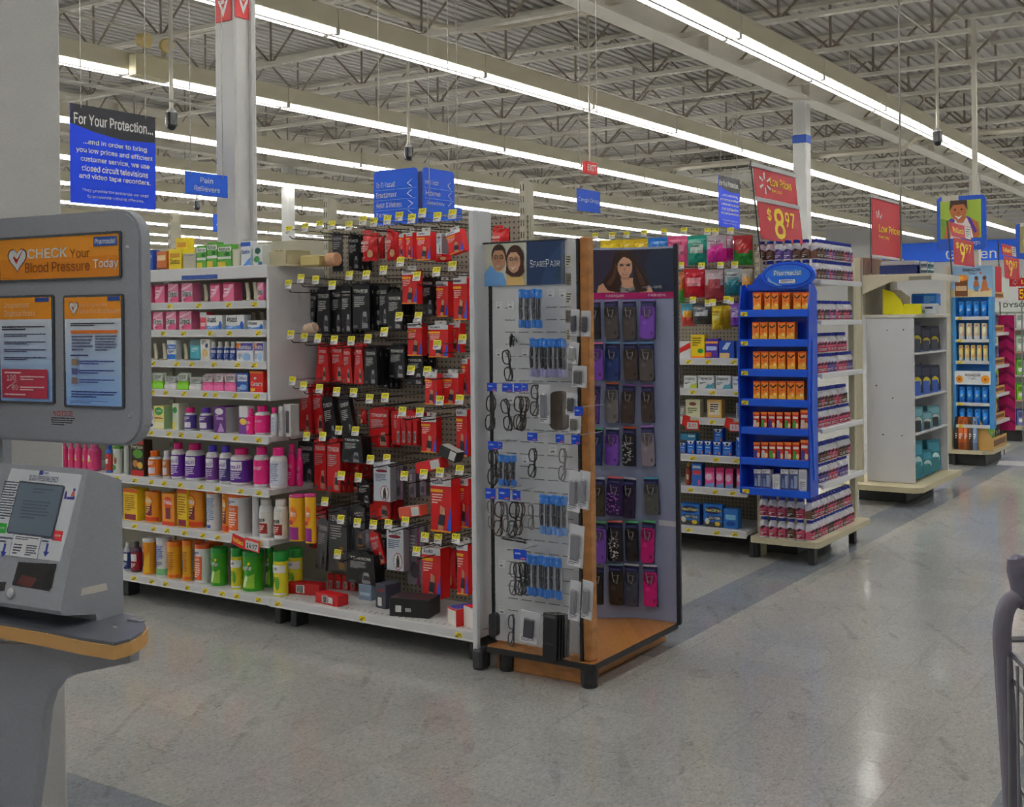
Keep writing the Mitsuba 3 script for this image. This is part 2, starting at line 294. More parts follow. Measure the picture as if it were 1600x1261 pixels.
# lamp rows along y
def lamp_rows():
    zb, hh, L = 4.30, .20, 2.44
    hs = {}; rod = shape(M().tube([(0, 0, 0), (0, 0, ZB - zb - hh)], .006, STEELD, 4))
    for w in (1, 2):
        ln = L * w
        m = M().box(-.10, 0.004, zb, .10, ln - .004, zb + hh, C(190, 184, 162), .006).box(-.035, .004, zb - .012, .035, ln - .004, zb, C(150, 150, 146), .003).box(-.013, .004, zb - .05, .013, ln - .004, zb, C(120, 118, 112), .003)
        tb = []
        for s in (-.075, .075):
            q = M(); e = .04; q.tube([(s, e, zb - .026), (s, ln - e, zb - .026)], .024, (1, 1, 1), 8); tb.append(q)
            m.box(s - .022, .002, zb - .05, s + .022, .03, zb, C(200, 200, 195), .004).box(s - .022, ln - .03, zb - .05, s + .022, ln - .002, zb, C(200, 200, 195), .004)
        hs[w] = (shape(m, 'print'), [shape(q, 'print') for q in tb])
    em = {'type': 'area', 'radiance': {'type': 'rgb', 'value': [TUBE_RADIANCE * c for c in TUBE_COLOR]}}
    names = {0: 'nearest bright twin tube lamp row at top right', -1: 'twin tube lamp row running from the first column to the exit sign', -2: 'lamp row passing behind the first column with emergency lamps on it', 1: 'lamp row above the main aisle, beside the camera'}
    for k in range(2, -12, -1):
        x = -4.62 + 3.05 * k; w = 1 if k >= -2 else 2; ln = L * w
        t = thing('lamp_row', names.get(k, f'long ceiling lamp row, {ORD[max(1, -k - 2)]} one farther away beyond the emergency lamps' if k < 0 else 'lamp row near the right wall'), 'ceiling light', 'tube lamp rows under the roof')
        y = Y0 + 1.2
        while y + ln < Y1 - 1:
            f = put('fixture', hs[w][0], parent=t, to=mat((x, y, 0)))
            for sd in hs[w][1]: put('tube', {**sd, 'emitter': em}, parent=f, to=mat((x, y, 0)))
            y += ln
        for yy in np.arange(Y0 + 2, min(Y1 - 1, 26), 3.5): put('hanger_rod', rod, parent=t, to=mat((x, yy, zb + hh)))
lamp_rows()
# the near left pillar
p = at_z(103.5, 1261, .0); PX, PY = -3.055, 2.17
put('wall_pillar', M().box(PX - .6, PY - .62, 0, PX, PY, 5.4, WHITE, .012), 'plaster', kind='structure', label='plain white pillar wall at the left behind the blood pressure kiosk', cat='pillar')

# ------------------------------------------------------------------ packages: every maker returns {part: shape dict}, base at the origin, front towards -y
def lab(*ops): return list(ops)
def carton(w, h, d, col, ops=(), side=None, top=None, bsdf='print', b=.0012):
    m = M().box(-w / 2, 0, 0, w / 2, d, h, col, b, cols={k: v for k, v in (('+x', side), ('-x', side), ('+z', top)) if v is not None})
    if ops: m.join(art(ops, w, h), mat((-w / 2, 0, 0)))
    return {'': shape(m, bsdf)}
def bottle(R, h, body, cap, labelcol, ops=(), neck=.45, caph=.16, shoulder=.12, sx=1.0, sy=1.0, lz=(.08, .68), n=18):
    """A bottle with a cap and a wrapped label."""
    zc = h * (1 - caph); zs = zc - h * shoulder; rn = R * neck
    b = M().lathe([(0, 0), (R * .9, 0), (R, .006), (R, zs)], body, n, sx, sy)
    pr = [(R, zs)] + [(rn + (R - rn) * math.cos(t) ** 1.0, zs + (zc - .004 - zs) * math.sin(t)) for t in np.linspace(.3, 1.57, 5)] + [(rn, zc + .002)]
    b.lathe(pr, body, n, sx, sy)
    rc = max(rn * 1.12, R * .42); c = M().lathe([(rc * .97, zc - .002), (rc, zc + .003), (rc, h - .004), (rc * .93, h), (0, h)], cap, n, sx, sy)
    out = {'': shape(b, 'plastic', True), 'cap': shape(c, 'plastic', True)}
    l = M(); z0, z1 = h * lz[0], min(h * lz[1], zs); W = R * 4.6
    l.join(art([('r', 0, 0, 1, 1, labelcol)] + list(ops), W, z1 - z0, wrap=(R, sx, sy)).moved(mat((0, 0, z0))))
    out['label'] = shape(l, 'print'); return out
def canister(R, h, body, lid, ops=(), wave=0.0, lidh=.13, sx=1.0, sy=1.0, n=20):
    zc = h * (1 - lidh); pr = [(0, 0), (R * .95, 0), (R, .006)]
    for t in np.linspace(0, 1, 9)[1:]: pr.append((R * (1 - wave * math.sin(math.pi * min(1, t * 1.05)) ** 2), .006 + (zc - .006) * t))
    b = M().lathe(pr, body, n, sx, sy)
    l = M().lathe([(R * 1.0, zc - .002), (R * 1.03, zc + .002), (R * 1.03, h - .005), (R * .97, h), (R * .85, h), (R * .84, h - .003), (0, h - .003)], lid, n, sx, sy)
    out = {'': shape(b, 'plastic', True), 'lid': shape(l, 'plastic', True)}
    if ops: out['label'] = shape(art(ops, R * 2.9, zc - .012, wrap=(R * (1 - wave * .25), sx, sy)).moved(mat((0, 0, .008))), 'print')
    return out
def blister(w, h, d, low, high, ops=()):
    m = M().box(-w / 2, d * .35, 0, w / 2, d * .45, h, high, .001).box(-w / 2 * .96, 0, 0, w / 2 * .96, d, h * .5, low, .003)
    if ops: m.join(art(ops, w, h), mat((-w / 2, 0, 0)))
    return {'': shape(m, 'plastic')}
def pusher(h=.085):
    m = M().box(-.012, .0, 0, .012, .22, .006, CREAM, .001).extrude(Polygon([(-.012, 0), (.012, 0), (.012, h * .4), (.0, h), (-.020, h), (-.012, h * .45)]), .03, .036, CREAM)
    return {'': shape(m, 'plastic')}

def shelf(parent, x0, x1, yf, yb, z, lip=.035, npl=0, seed=0, under=.03, col=OFFW, perforated=False, label=None):
    """One steel shelf: deck with folded front, a sloped price rail, yellow price labels."""
    k = put('shelf', M().box(x0 + .002, yf + .004, z - under, x1 - .002, yb, z, col, .003), parent=parent, label=label)
    rail = M().box(x0 + .001, yf - .008, z - lip, x1 - .001, yf + .004, z + .002, C(212, 213, 214), .002).box(x0 + .001, yf - .010, z - lip - .004, x1 - .001, yf - .006, z - lip + .004, C(226, 226, 226), .001)
    put('price_rail', rail, 'plastic', parent=k); r = random.Random(seed)
    if npl:
        xs = np.linspace(x0 + .06, x1 - .08, npl)
        for x in xs: put('price_label', PLAB, parent=k, to=mat((x + r.uniform(-.03, .03), yf - .0085, z - lip * .86)))
    return k
YEL2 = C(236, 214, 40)
PLAB = shape(M().box(-.019, -.001, 0, .019, .001, .022, YEL2, .0006).join(art([('r', .08, .1, .55, .3, CHAR), ('t', '4.97', .35, .38, .9, .85, BLACK, True)], .038, .022), mat((-.019, -.001, 0))), 'print')
def upright(x, y, z1, parent, col=C(190, 186, 168)):
    m = M().box(x - .016, y - .015, 0, x + .016, y + .06, z1, col, .002)
    for z in np.arange(.35, z1 - .03, .055):
        for s in (-.007, .007): m.box(x + s - .002, y - .0157, z, x + s + .002, y - .0149, z + .03, BLACK)
    return put('upright', m, parent=parent)

# ------------------------------------------------------------------ the left shelving run: two bays of shelves, one pegboard bay
GX = [-6.68, -5.46, -4.24, -2.985]; YF, YP, YB = 4.17, 4.60, 5.14
ZL = [.147, .431, .680, .944]; ZU = [1.158, 1.314, 1.475, 1.619, 1.787]
bays = []
for b in (0, 1):
    x0, x1 = GX[b], GX[b + 1]
    t = thing('shelf_bay', ['white shelving bay at far left behind the kiosk, with pink bottles', 'tall white shelving bay of boxes and bottles between kiosk and pegboard'][b], 'shelving'); bays.append(t)
    put('back_panel', M().box(x0, YP, .1, x1, YP + .02, 1.95, C(170, 166, 150), .002), parent=t)
    put('plinth', M().box(x0 + .01, YP - .02, 0, x1 - .01, YP, .11, CHAR, .002), parent=t)
    for i, z in enumerate(ZL): shelf(t, x0, x1, YF, YP, z, .035, 9, 10 * b + i)
    for i, z in enumerate(ZU): shelf(t, x0 + (.0 if b else 0), x1 - .03, YF + .02, YP, z, .034 if i < 4 else .05, [9, 8, 7, 6, 9][i], 40 + 10 * b + i, .02 if i < 4 else .03)
    if b: # white end panel of the upper cabinet
        put('side_panel', M().box(x1 - .03, YF + .015, ZU[0] - .04, x1 - .012, YP + .0, ZU[4] + .005, C(226, 227, 229), .003), parent=t)
        put('top_cap', M().box(x0, YF + .0, ZU[4] - .055, x1 - .005, YF + .012, ZU[4] + .01, C(216, 217, 219), .003), parent=t)
        put('security_lock', M().lathe([(0, 0), (.008, 0), (.008, .006), (0, .006)], GREY, 10).moved(mat((x1 - .75, YF - .001, ZU[4] - .06), rx=90)), parent=t)
        put('rail_banner', M().box(x1 - .63, YF - .003, ZU[4] - .050, x1 - .36, YF - .001, ZU[4] - .028, C(60, 90, 170), .0005), 'plastic', parent=t)
upright(GX[1], YP, 2.1, bays[1]); upright(GX[0], YP, 2.1, bays[0])
for x, y in ((GX[1] + .02, YF + .1), (GX[2] - .03, YF + .1)): put('foot', M().box(x - .02, y - .03, 0, x + .02, y + .05, .112, CHAR, .004), parent=bays[1])

tally = {}
def row_label(desc, where, key):
    tally[key] = tally.get(key, 0) + 1
    return f'{desc}, {ORD[tally[key]]} from left {where}'
def on_shelf(items, crop, z, yf, where, group, key, rot=0):
    """items: (name, description, category, x0, y0, x1, maker(w, h) -> parts, depth or None for round) read in a detail view of the photograph (crop = origin x, y and scale)."""
    ox, oy, s = crop
    for name, desc, cat, x0, y0, x1, make, depth in items:
        px0, px1, py = ox + x0 / s, ox + x1 / s, oy + y0 / s
        a, b = at_y(px0, py, yf), at_y(px1, py, yf)
        w = b[0] - a[0]; v = ray((px0 + px1) / 2, py); th = math.hypot(v[0], v[1]) / v[1]
        if depth is None: w /= th; x = (a[0] + b[0]) / 2 + w / 2 * (v[0] / v[1]); y = yf + w / 2
        else:
            shown = min(depth, .75 * w / max(abs(v[0] / v[1]), .01)) if depth > 0 else 0
            w = w - min(abs(depth * v[0] / v[1]), .45 * w); x = a[0] + w / 2; y = yf
        h = at_y((px0 + px1) / 2, py, y)[2] - z
        inst(name, make(w * .985, h), mat((x, y, z), rz=rot), row_label(desc, where, key), cat, group)
C7, C8 = (80, 320, 3.81), (90, 620, 3.71)
LP, GV = C(236, 150, 180), C(222, 60, 120)
def gravol(w, h):
    return carton(w, h, .06, C(240, 165, 190), lab(('r', 0, .62, 1, 1, C(232, 140, 174)), ('p', [(0, .6), (.5, .72), (1, .95), (1, 1), (.4, .82), (0, .72)], C(250, 205, 220)), ('r', 0, .05, 1, .58, C(246, 232, 236)), ('e', .7, .12, .5, .22, C(226, 90, 140)), ('t', 'Gravol', .06, .3, .92, .62, BLACK, True), ('l', .1, .08, .6, .2, 2, C(150, 40, 80))), C(225, 120, 160))
def pinkbox(w, h): return carton(w, h, .06, C(230, 112, 150), lab(('p', [(0, .2), (.4, .3), (.9, .8), (1, 1), (.7, 1), (.3, .5), (0, .35)], C(246, 180, 205)), ('r', .1, .62, .6, .7, C(250, 220, 230)), ('r', .1, .45, .6, .52, C(250, 220, 230)), ('r', 0, .9, 1, 1, C(190, 40, 90))), C(214, 96, 136))
def anusol(w, h): return carton(w, h, .05, C(238, 240, 242), lab(('p', [(0, .0), (1, 0), (1, .42), (.7, .28), (.3, .22), (0, .3)], C(70, 140, 215)), ('t', 'Anusol', .06, .5, .62, .9, C(16, 20, 40), True), ('e', .88, .3, .09, .28, C(40, 90, 180)), ('l', .1, .08, .6, .2, 2, C(220, 235, 250))), C(220, 224, 228))
P = lambda h=.08: (lambda w, hh: pusher(hh))
PU = ('shelf_pusher', 'cream plastic shelf pusher', 'shelf pusher')
where7 = 'on fourth shelf below top of tall bay'
W = {}
def shelf_row(z, rowname, group, items, crop, yf=YF + .03): on_shelf(items, crop, z, yf, f'on {rowname}', group, rowname)
pb = ('pill_box', 'pink swirl motion sickness box', 'box'); gb = ('pill_box', 'pink box with white name panel', 'box')
shelf_row(ZU[3], 'top cabinet shelf', 'boxes on the second shelf from the top', [
    (*pb, 540, 480, 614, pinkbox, .02), (*pb, 616, 476, 692, pinkbox, .02), (*gb, 696, 470, 772, gravol, .02), (*gb, 776, 466, 858, gravol, .02), (*PU, 880, 472, 910, P(), 0), (*pb, 945, 470, 1020, pinkbox, .02), (*pb, 1022, 462, 1105, pinkbox, .02),
    (*PU, 1130, 462, 1160, P(), 0), (*PU, 1175, 460, 1205, P(), 0), (*gb, 1228, 462, 1262, gravol, 0)], C7)
shelf_row(ZU[2], 'second cabinet shelf', 'boxes on the third shelf from the top', [
    (*gb, 533, 640, 606, gravol, .02), (*gb, 608, 638, 681, gravol, .02), (*gb, 684, 635, 760, gravol, .02), (*gb, 763, 632, 852, gravol, .02),
    ('pill_box', 'small red and white box', 'box', 885, 640, 925, lambda w, h: carton(w, h, .05, C(220, 80, 100), lab(('r', 0, .7, 1, 1, OFFW), ('r', .1, .2, .8, .4, C(240, 200, 200)))), 0),
    ('ointment_box', 'wide white box with blue wave', 'box', 922, 657, 1036, anusol, .02), ('ointment_box', 'wide white box with blue wave', 'box', 1039, 655, 1166, anusol, .02), ('ointment_box', 'low white box with blue wave', 'box', 1168, 688, 1262, anusol, 0)], C7)
on_shelf([(*PU, 1170, 640, 1200, P(), 0), (*PU, 1222, 640, 1246, P(), 0)], C7, ZU[2], YF + .14, 'behind second cabinet shelf', 'cream pushers behind the wave boxes', 'third back')
whb = lambda w, h: bottle(w / 2, h, C(236, 236, 238), WHITE, C(50, 80, 160), lab(('r', .3, .55, .8, .8, C(240, 240, 245)), ('l', .35, .1, .7, .45, 3, C(200, 210, 235))), .62, .2)
shelf_row(ZU[1], 'third cabinet shelf', 'goods on the fourth shelf from the top', [
    (*PU, 538, 830, 562, P(), 0), (*PU, 580, 826, 612, P(), 0), (*PU, 632, 826, 666, P(), 0), ('pill_box', 'slim white box with blue bands', 'box', 688, 806, 742, lambda w, h: carton(w, h, .04, C(232, 236, 240), lab(('r', 0, .55, 1, .78, C(40, 110, 200)), ('r', 0, .05, 1, .3, C(40, 110, 200)), ('t', 'Dulcolax', .1, .6, .9, .74, WHITE, True), ('l', .15, .34, .85, .5, 3, C(60, 90, 140)))), 0), (*PU, 762, 828, 790, P(), 0),
    ('pill_box', 'teal box with a dark top', 'box', 825, 802, 884, lambda w, h: carton(w, h, .04, C(70, 170, 185), lab(('r', 0, .72, 1, 1, C(90, 120, 125)), ('l', .15, .4, .85, .62, 3, C(200, 235, 240)), ('r', 0, 0, 1, .1, C(30, 100, 125)))), 0),
    ('pill_box', 'white box with gold print', 'box', 887, 800, 942, lambda w, h: carton(w, h, .04, C(238, 236, 228), lab(('e', .5, .35, .3, .2, C(220, 190, 130)), ('e', .7, .7, .15, .1, C(40, 60, 110)), ('l', .15, .75, .6, .95, 3, C(110, 90, 70)))), 0)]
    + [('pill_bottle', 'small white bottle with blue label', 'bottle', a, 815, a + 39, whb, None) for a in (950, 988, 1028)] + [('pill_bottle', 'small white bottle with blue label', 'bottle', 1066, 815, 1100, whb, None)]
    + [('laxative_box', 'white box with purple name and orange corner', 'box', a, 814, b, lambda w, h: carton(w, h, .05, C(236, 238, 244), lab(('r', 0, .55, 1, .92, C(70, 60, 160)), ('p', [(0, .92), (.3, .92), (.2, .7), (0, .6)], ORG), ('t', 'metelax', .16, .6, .92, .84, WHITE, True), ('e', .62, .22, .25, .2, C(150, 190, 230)), ('l', .08, .1, .35, .4, 4, C(150, 160, 180)))), 0) for a, b in ((1102, 1200), (1210, 1262))], C7)
def ppack(low, high): return lambda w, h: blister(w, h, .05, low, high, lab(('r', .08, .52, .92, .92, high), ('l', .15, .56, .85, .88, 4, C(90, 100, 95)), ('p', [(.0, .05), (1, .05), (1, .3), (.6, .4), (.3, .3), (0, .35)], np.clip(low * 1.35 + .03, 0, 1))))
gp, wp, kp = ppack(C(130, 200, 40), C(205, 214, 200)), ppack(C(225, 226, 226), C(190, 192, 190)), ppack(C(236, 100, 160), C(220, 200, 208))
shelf_row(ZU[0], 'lowest cabinet shelf', 'packs on the lowest cabinet shelf', [
    ('tablet_pack', 'lime green and clear tablet pack', 'pack', 540, 1000, 602, gp, 0), ('tablet_pack', 'lime green and clear tablet pack', 'pack', 604, 1000, 668, gp, 0), ('tablet_pack', 'white and grey tablet pack', 'pack', 672, 1020, 745, wp, 0), ('tablet_pack', 'lime green and clear tablet pack', 'pack', 748, 1000, 816, gp, 0), ('tablet_pack', 'white and grey tablet pack', 'pack', 820, 1025, 896, wp, 0),
    ('tablet_pack', 'pink and clear tablet pack', 'pack', 900, 1005, 964, kp, 0), ('tablet_pack', 'pink and clear tablet pack', 'pack', 966, 1005, 1026, kp, 0), ('tablet_pack', 'pink and clear tablet pack', 'pack', 1030, 1005, 1099, kp, 0),
    ('pill_box', 'dark blue box with a white panel', 'box', 1101, 1000, 1172, lambda w, h: carton(w, h, .04, C(40, 80, 160), lab(('r', .1, .55, .9, .9, C(225, 230, 240)), ('t', 'Colace', .15, .62, .85, .84, C(30, 60, 150), True), ('e', .6, .25, .3, .15, C(120, 170, 230)), ('l', .1, .05, .5, .25, 3, WHITE))), 0),
    ('pill_box', 'bright red box with white name', 'box', 1182, 990, 1262, lambda w, h: carton(w, h, .04, C(220, 40, 30), lab(('r', 0, .88, 1, 1, C(230, 110, 40)), ('t', "Carter's", .08, .3, .95, .5, WHITE, True), ('e', .4, .66, .1, .06, WHITE), ('r', .05, .05, .4, .2, C(240, 190, 60)))), 0)], C7)
# open lower shelves
pbt = lambda c1, c2, capc: (lambda w, h: bottle(w / 2, h, C(240, 240, 242), capc, c1, lab(('r', .32, .55, .68, .95, C(240, 238, 245)), ('t', 'restoraLAX', .34, .62, .66, .8, PUR, True), ('r', .3, .05, .36, .4, c2), ('l', .36, .08, .66, .5, 5, C(215, 205, 235))), .55, .16, .14))
vb = lambda capc, lc: (lambda w, h: bottle(w / 2, h, C(238, 238, 240), capc, lc, lab(('r', .4, .1, .68, .5, C(235, 225, 240)), ('l', .3, .6, .66, .9, 4, C(250, 240, 250))), .62, .2))
kb = lambda w, h: bottle(w / 2, h, C(236, 40, 140), C(240, 60, 150), C(238, 30, 130), lab(('t', 'LAX·A·DAY', .33, .58, .66, .74, WHITE, True), ('l', .33, .1, .62, .45, 4, C(250, 190, 220))), .6, .2, lz=(.06, .7))
kw = lambda w, h: bottle(w / 2, h, C(240, 238, 240), C(240, 40, 140), C(234, 36, 130), lab(('t', 'LAX-A·DAY', .34, .6, .66, .74, WHITE, True), ('r', .36, .1, .38, .4, WHITE), ('r', .0, 0, .02, 1, WHITE)), .6, .18)
kr = lambda w, h: bottle(w / 2, h, C(240, 238, 240), C(240, 40, 140), C(216, 220, 232), lab(('l', .33, .1, .66, .92, 11, C(120, 130, 170)), ), .6, .18)
shelf_row(ZL[3], 'upper open shelf', 'goods on the first open shelf', [
    ('supplement_box', 'white box with a blue name', 'box', 497, 80, 556, lambda w, h: carton(w, h, .06, C(232, 232, 236), lab(('t', 'Senokot', .08, .5, .95, .7, C(50, 80, 170), True), ('r', 0, .85, 1, 1, C(200, 205, 215)), ('e', .75, .2, .2, .1, BLACK))), 0),
    ('supplement_box', 'yellow green box with green disc and pale side', 'box', 557, 55, 664, lambda w, h: carton(w, h, .09, C(226, 220, 130), lab(('e', .5, .78, .4, .17, C(50, 160, 60)), ('t', 'benefibre', .25, .74, .75, .83, WHITE, True), ('r', .1, .45, .9, .5, C(190, 60, 50)), ('r', 0, .05, 1, .3, C(240, 236, 200))), C(170, 205, 150)), .08),
    ('supplement_box', 'pale green box partly hidden', 'box', 665, 40, 728, lambda w, h: carton(w, h, .07, C(206, 216, 190), lab(('e', .4, .75, .35, .12, C(50, 140, 60)), ('r', 0, 0, .4, .3, C(226, 210, 90))), C(206, 206, 190)), .03),
    ('pill_bottle', 'short white bottle with magenta cap and purple label', 'bottle', 735, 62, 806, vb(MAG, C(80, 60, 150)), None), ('pill_bottle', 'short white bottle with purple cap and label', 'bottle', 822, 63, 902, vb(C(90, 50, 170), C(90, 60, 140)), None),
    ('supplement_box', 'purple box with a grey text side', 'box', 905, 60, 1030, lambda w, h: carton(w, h, .1, C(100, 45, 130), lab(('e', .45, .82, .35, .13, C(235, 228, 240)), ('r', .2, .5, .8, .6, C(180, 140, 200)), ('p', [(.3, .02), (.9, .05), (.6, .4)], C(190, 150, 210)), ('l', .15, .62, .6, .68, 1, WHITE)), C(176, 172, 178)), .08),
    ('supplement_box', 'white and purple box behind pink bottles', 'box', 1050, 55, 1100, lambda w, h: carton(w, h, .05, C(232, 230, 234), lab(('r', 0, .0, 1, .6, C(120, 60, 150)), ('e', .5, .45, .4, .12, C(240, 200, 80)))), 0),
    ('pill_bottle', 'pink bottle with pink cap', 'bottle', 1090, 70, 1146, kb, None), ('pill_bottle', 'large pink bottle with pink cap and white base', 'bottle', 1142, 52, 1232, kw, None), ('pill_bottle', 'narrow pale bottle with pink cap', 'bottle', 1236, 62, 1276, kr, None),
    ('pill_bottle', 'pale grey canister', 'bottle', 1280, 55, 1310, lambda w, h: canister(w / 2, h, C(205, 205, 210), C(220, 220, 222), lab(('l', .3, .1, .7, .9, 8, GREY))), None)], C8)
on_shelf([('pusher_tray', 'white shelf divider box', 'box', 1308, 45, 1375, lambda w, h: carton(w, h, .06, C(206, 206, 206), lab(('r', .35, .1, .8, .8, C(90, 85, 90))), C(190, 190, 190)), .03)], C8, ZL[3], YF + .06, 'on the upper open shelf', None, 'div')
shelf_row(ZL[2], 'second open shelf', 'goods on the second open shelf', [
    ('supplement_box', 'black box with fruit picture and red base', 'box', 425, 252, 516, lambda w, h: carton(w, h, .06, C(38, 34, 28), lab(('r', 0, .88, 1, 1, C(190, 50, 40)), ('r', 0, 0, 1, .16, C(190, 30, 30)), ('e', .55, .62, .4, .13, C(90, 150, 50)), ('e', .35, .34, .22, .1, C(190, 120, 50)), ('e', .72, .3, .22, .1, C(225, 180, 70)), ('t', 'FibreChoice', .05, .76, .95, .86, C(240, 230, 200), True)), C(60, 40, 30)), .02),
    ('pill_bottle', 'white bottle with orange cap and orange label', 'bottle', 524, 312, 606, vb(C(240, 110, 20), C(236, 120, 30)), None), ('pill_bottle', 'white bottle with tan label', 'bottle', 608, 312, 656, vb(C(236, 236, 236), C(190, 120, 60)), None),
    ('laxative_bottle', 'white bottle with magenta cap and purple label', 'bottle', 657, 266, 742, pbt(C(104, 40, 160), C(220, 40, 130), MAG), None), ('laxative_bottle', 'broad white bottle with magenta cap and purple label', 'bottle', 738, 270, 856, pbt(C(100, 36, 160), C(220, 40, 130), MAG), None),
    ('laxative_bottle', 'white bottle with blue cap and purple label', 'bottle', 858, 280, 940, pbt(C(120, 60, 150), C(240, 170, 60), C(74, 60, 200)), None), ('laxative_bottle', 'white bottle with blue cap and dark purple label', 'bottle', 936, 284, 1016, pbt(C(70, 50, 130), C(240, 170, 60), C(74, 60, 200)), None),
    ('laxative_bottle', 'broad white bottle with half blank label', 'bottle', 1000, 297, 1132, pbt(C(90, 40, 150), C(240, 200, 60), C(230, 40, 130)), None), ('laxative_bottle', 'white bottle with pink cap and pink label', 'bottle', 1136, 290, 1228, kw, None), ('laxative_bottle', 'white bottle with pink cap and printed back label', 'bottle', 1229, 294, 1332, kr, None)], C8)
on_shelf([('laxative_bottle', 'pink bottle standing behind', 'bottle', 1332, 272, 1384, kb, None), ('laxative_bottle', 'pink bottle standing behind', 'bottle', 1386, 300, 1420, kb, None)], C8, ZL[2], YF + .16, 'behind the second open shelf row', None, 'l2 back')
pk = lambda w, h: bottle(w / 2, h, C(232, 90, 150), C(236, 110, 165), C(228, 70, 130), lab(('e', .5, .6, .06, .2, C(248, 215, 225)), ('t', 'Pepto', .38, .35, .62, .55, C(250, 230, 90), True)), .5, .16, lz=(.1, .7))
on_shelf([('stomach_bottle', 'pink liquid medicine bottle', 'bottle', a, y, b, pk, None) for a, y, b in ((18, 258, 60), (60, 262, 100), (98, 262, 146), (144, 266, 178), (172, 266, 254))]
    + [('drink_bottle', 'small blue bottle with red label', 'bottle', 278, 276, 322, lambda w, h: bottle(w / 2, h, C(50, 110, 210), C(40, 90, 200), C(190, 60, 60), lab(('r', .4, .4, .6, .7, WHITE)), .5), None), ('drink_bottle', 'white bottle with leafy green print', 'bottle', 320, 276, 384, lambda w, h: canister(w / 2, h, C(225, 228, 220), C(90, 160, 60), lab(('e', .4, .7, .12, .12, C(120, 170, 60)), ('e', .6, .5, .1, .15, C(150, 90, 50)), ('e', .5, .2, .15, .12, C(60, 140, 70)))), None), ('drink_bottle', 'pale grey bottle beside the leafy one', 'bottle', 384, 282, 420, lambda w, h: canister(w / 2, h, C(200, 205, 200), C(210, 210, 205)), None)], C8, ZL[2], YF + .03, 'left of the bay joint', 'bottles beside the kiosk screen', 'pink')
def meta(w, h): return canister(w / 2, h, C(240, 150, 30), C(240, 130, 40), lab(('r', 0, 0, 1, .14, C(220, 70, 30)), ('r', .34, .2, .66, .72, C(130, 40, 60)), ('e', .5, .74, .2, .2, C(226, 80, 30)), ('e', .5, .74, .17, .17, C(245, 170, 40)), ('t', 'Meta', .34, .66, .66, .82, WHITE, True), ('l', .4, .28, .6, .6, 4, C(240, 200, 120))), .0, .04, 1.15, .75)
mbox = lambda w, h: carton(w, h, .08, C(240, 150, 40), lab(('r', 0, 0, 1, .12, C(220, 70, 30)), ('r', .3, .2, .7, .66, C(130, 40, 60)), ('e', .5, .72, .34, .18, C(226, 80, 30)), ('t', 'Meta', .2, .66, .8, .8, WHITE, True)), C(220, 150, 60))
ybox = lambda w, h: carton(w, h, .08, C(236, 196, 30), lab(('r', 0, .88, 1, 1, C(220, 100, 30)), ('l', .1, .3, .85, .82, 8, C(170, 110, 20)), ('r', .1, .03, .9, .2, C(140, 40, 60))), C(230, 205, 40))
wcan = lambda lid, band: (lambda w, h: canister(w / 2, h, C(232, 232, 234), lid, lab(('r', .3, .05, .72, .78, band), ('l', .34, .12, .66, .6, 7, C(250, 225, 210)), ('t', 'fibre', .36, .64, .62, .74, WHITE, True), ('l', .3, .82, .6, .92, 2, C(60, 80, 140))), lidh=.1))
bcan = lambda w, h: canister(w / 2, h, C(226, 228, 232), C(236, 130, 60), lab(('l', .3, .2, .75, .9, 12, C(120, 140, 180)), ('r', .38, .03, .6, .12, C(60, 80, 170))), lidh=.07)
rb = lambda w, h: bottle(w / 2, h, C(238, 238, 238), C(232, 232, 230), C(226, 222, 216), lab(('r', .3, .05, .7, .5, C(150, 40, 36)), ('t', 'ensure', .32, .55, .62, .7, BLACK, True), ('l', .34, .1, .6, .42, 4, C(240, 220, 210))), .7, .14)
pcan = lambda w, h: canister(w / 2, h, C(240, 180, 30), C(200, 60, 130), lab(('r', .25, 0, .75, .3, C(150, 40, 130)), ('e', .5, .6, .2, .2, C(240, 120, 30)), ('t', 'fibre', .36, .55, .64, .7, WHITE, True), ('r', .25, .36, .5, .46, C(200, 50, 60))), .0, .05, 1.1, .8)
shelf_row(ZL[1], 'third open shelf', 'fibre products on the third open shelf', [
    ('fibre_box', 'yellow box with orange top band', 'box', 380, 536, 505, ybox, .05), ('fibre_box', 'yellow orange oval canister behind the orange box', 'canister', 502, 546, 606, meta, None), ('fibre_box', 'short orange box with red base', 'box', 604, 562, 692, mbox, .02), ('fibre_box', 'yellow box printed with text', 'box', 692, 535, 748, ybox, 0), ('fibre_canister', 'large orange oval canister with a round emblem', 'canister', 742, 540, 862, meta, None),
    ('fibre_canister', 'white canister with blue text', 'canister', 862, 540, 958, bcan, None), ('fibre_canister', 'orange canister half hidden between white ones', 'canister', 952, 555, 1000, meta, None), ('fibre_canister', 'large white canister with orange lid and orange label', 'canister', 988, 552, 1127, wcan(C(240, 110, 40), C(228, 100, 40)), None), ('fibre_canister', 'pale canister without label', 'canister', 1127, 565, 1170, lambda w, h: canister(w / 2, h, C(206, 208, 212), C(226, 226, 226)), None),
    ('pill_bottle', 'white bottle with dark red label', 'bottle', 1167, 592, 1250, rb, None), ('pill_bottle', 'white bottle with dark red label', 'bottle', 1252, 595, 1336, rb, None), ('fibre_canister', 'yellow and purple oval canister', 'canister', 1338, 566, 1438, pcan, None), ('fibre_canister', 'yellow and purple oval canister', 'canister', 1432, 562, 1500, pcan, None)], C8)
lot = lambda capc, lc, body: (lambda w, h: bottle(w / 2, h, body, capc, lc, lab(('r', .32, .5, .68, .92, C(230, 232, 236)), ('l', .36, .1, .64, .4, 3, WHITE)), .4, .14, .2))
ocan = lambda w, h: canister(w / 2, h, C(236, 170, 30), C(240, 130, 40), lab(('l', .3, .15, .72, .85, 9, C(180, 110, 20)), ('r', 0, 0, 1, .08, C(226, 100, 30))), .12, .12)
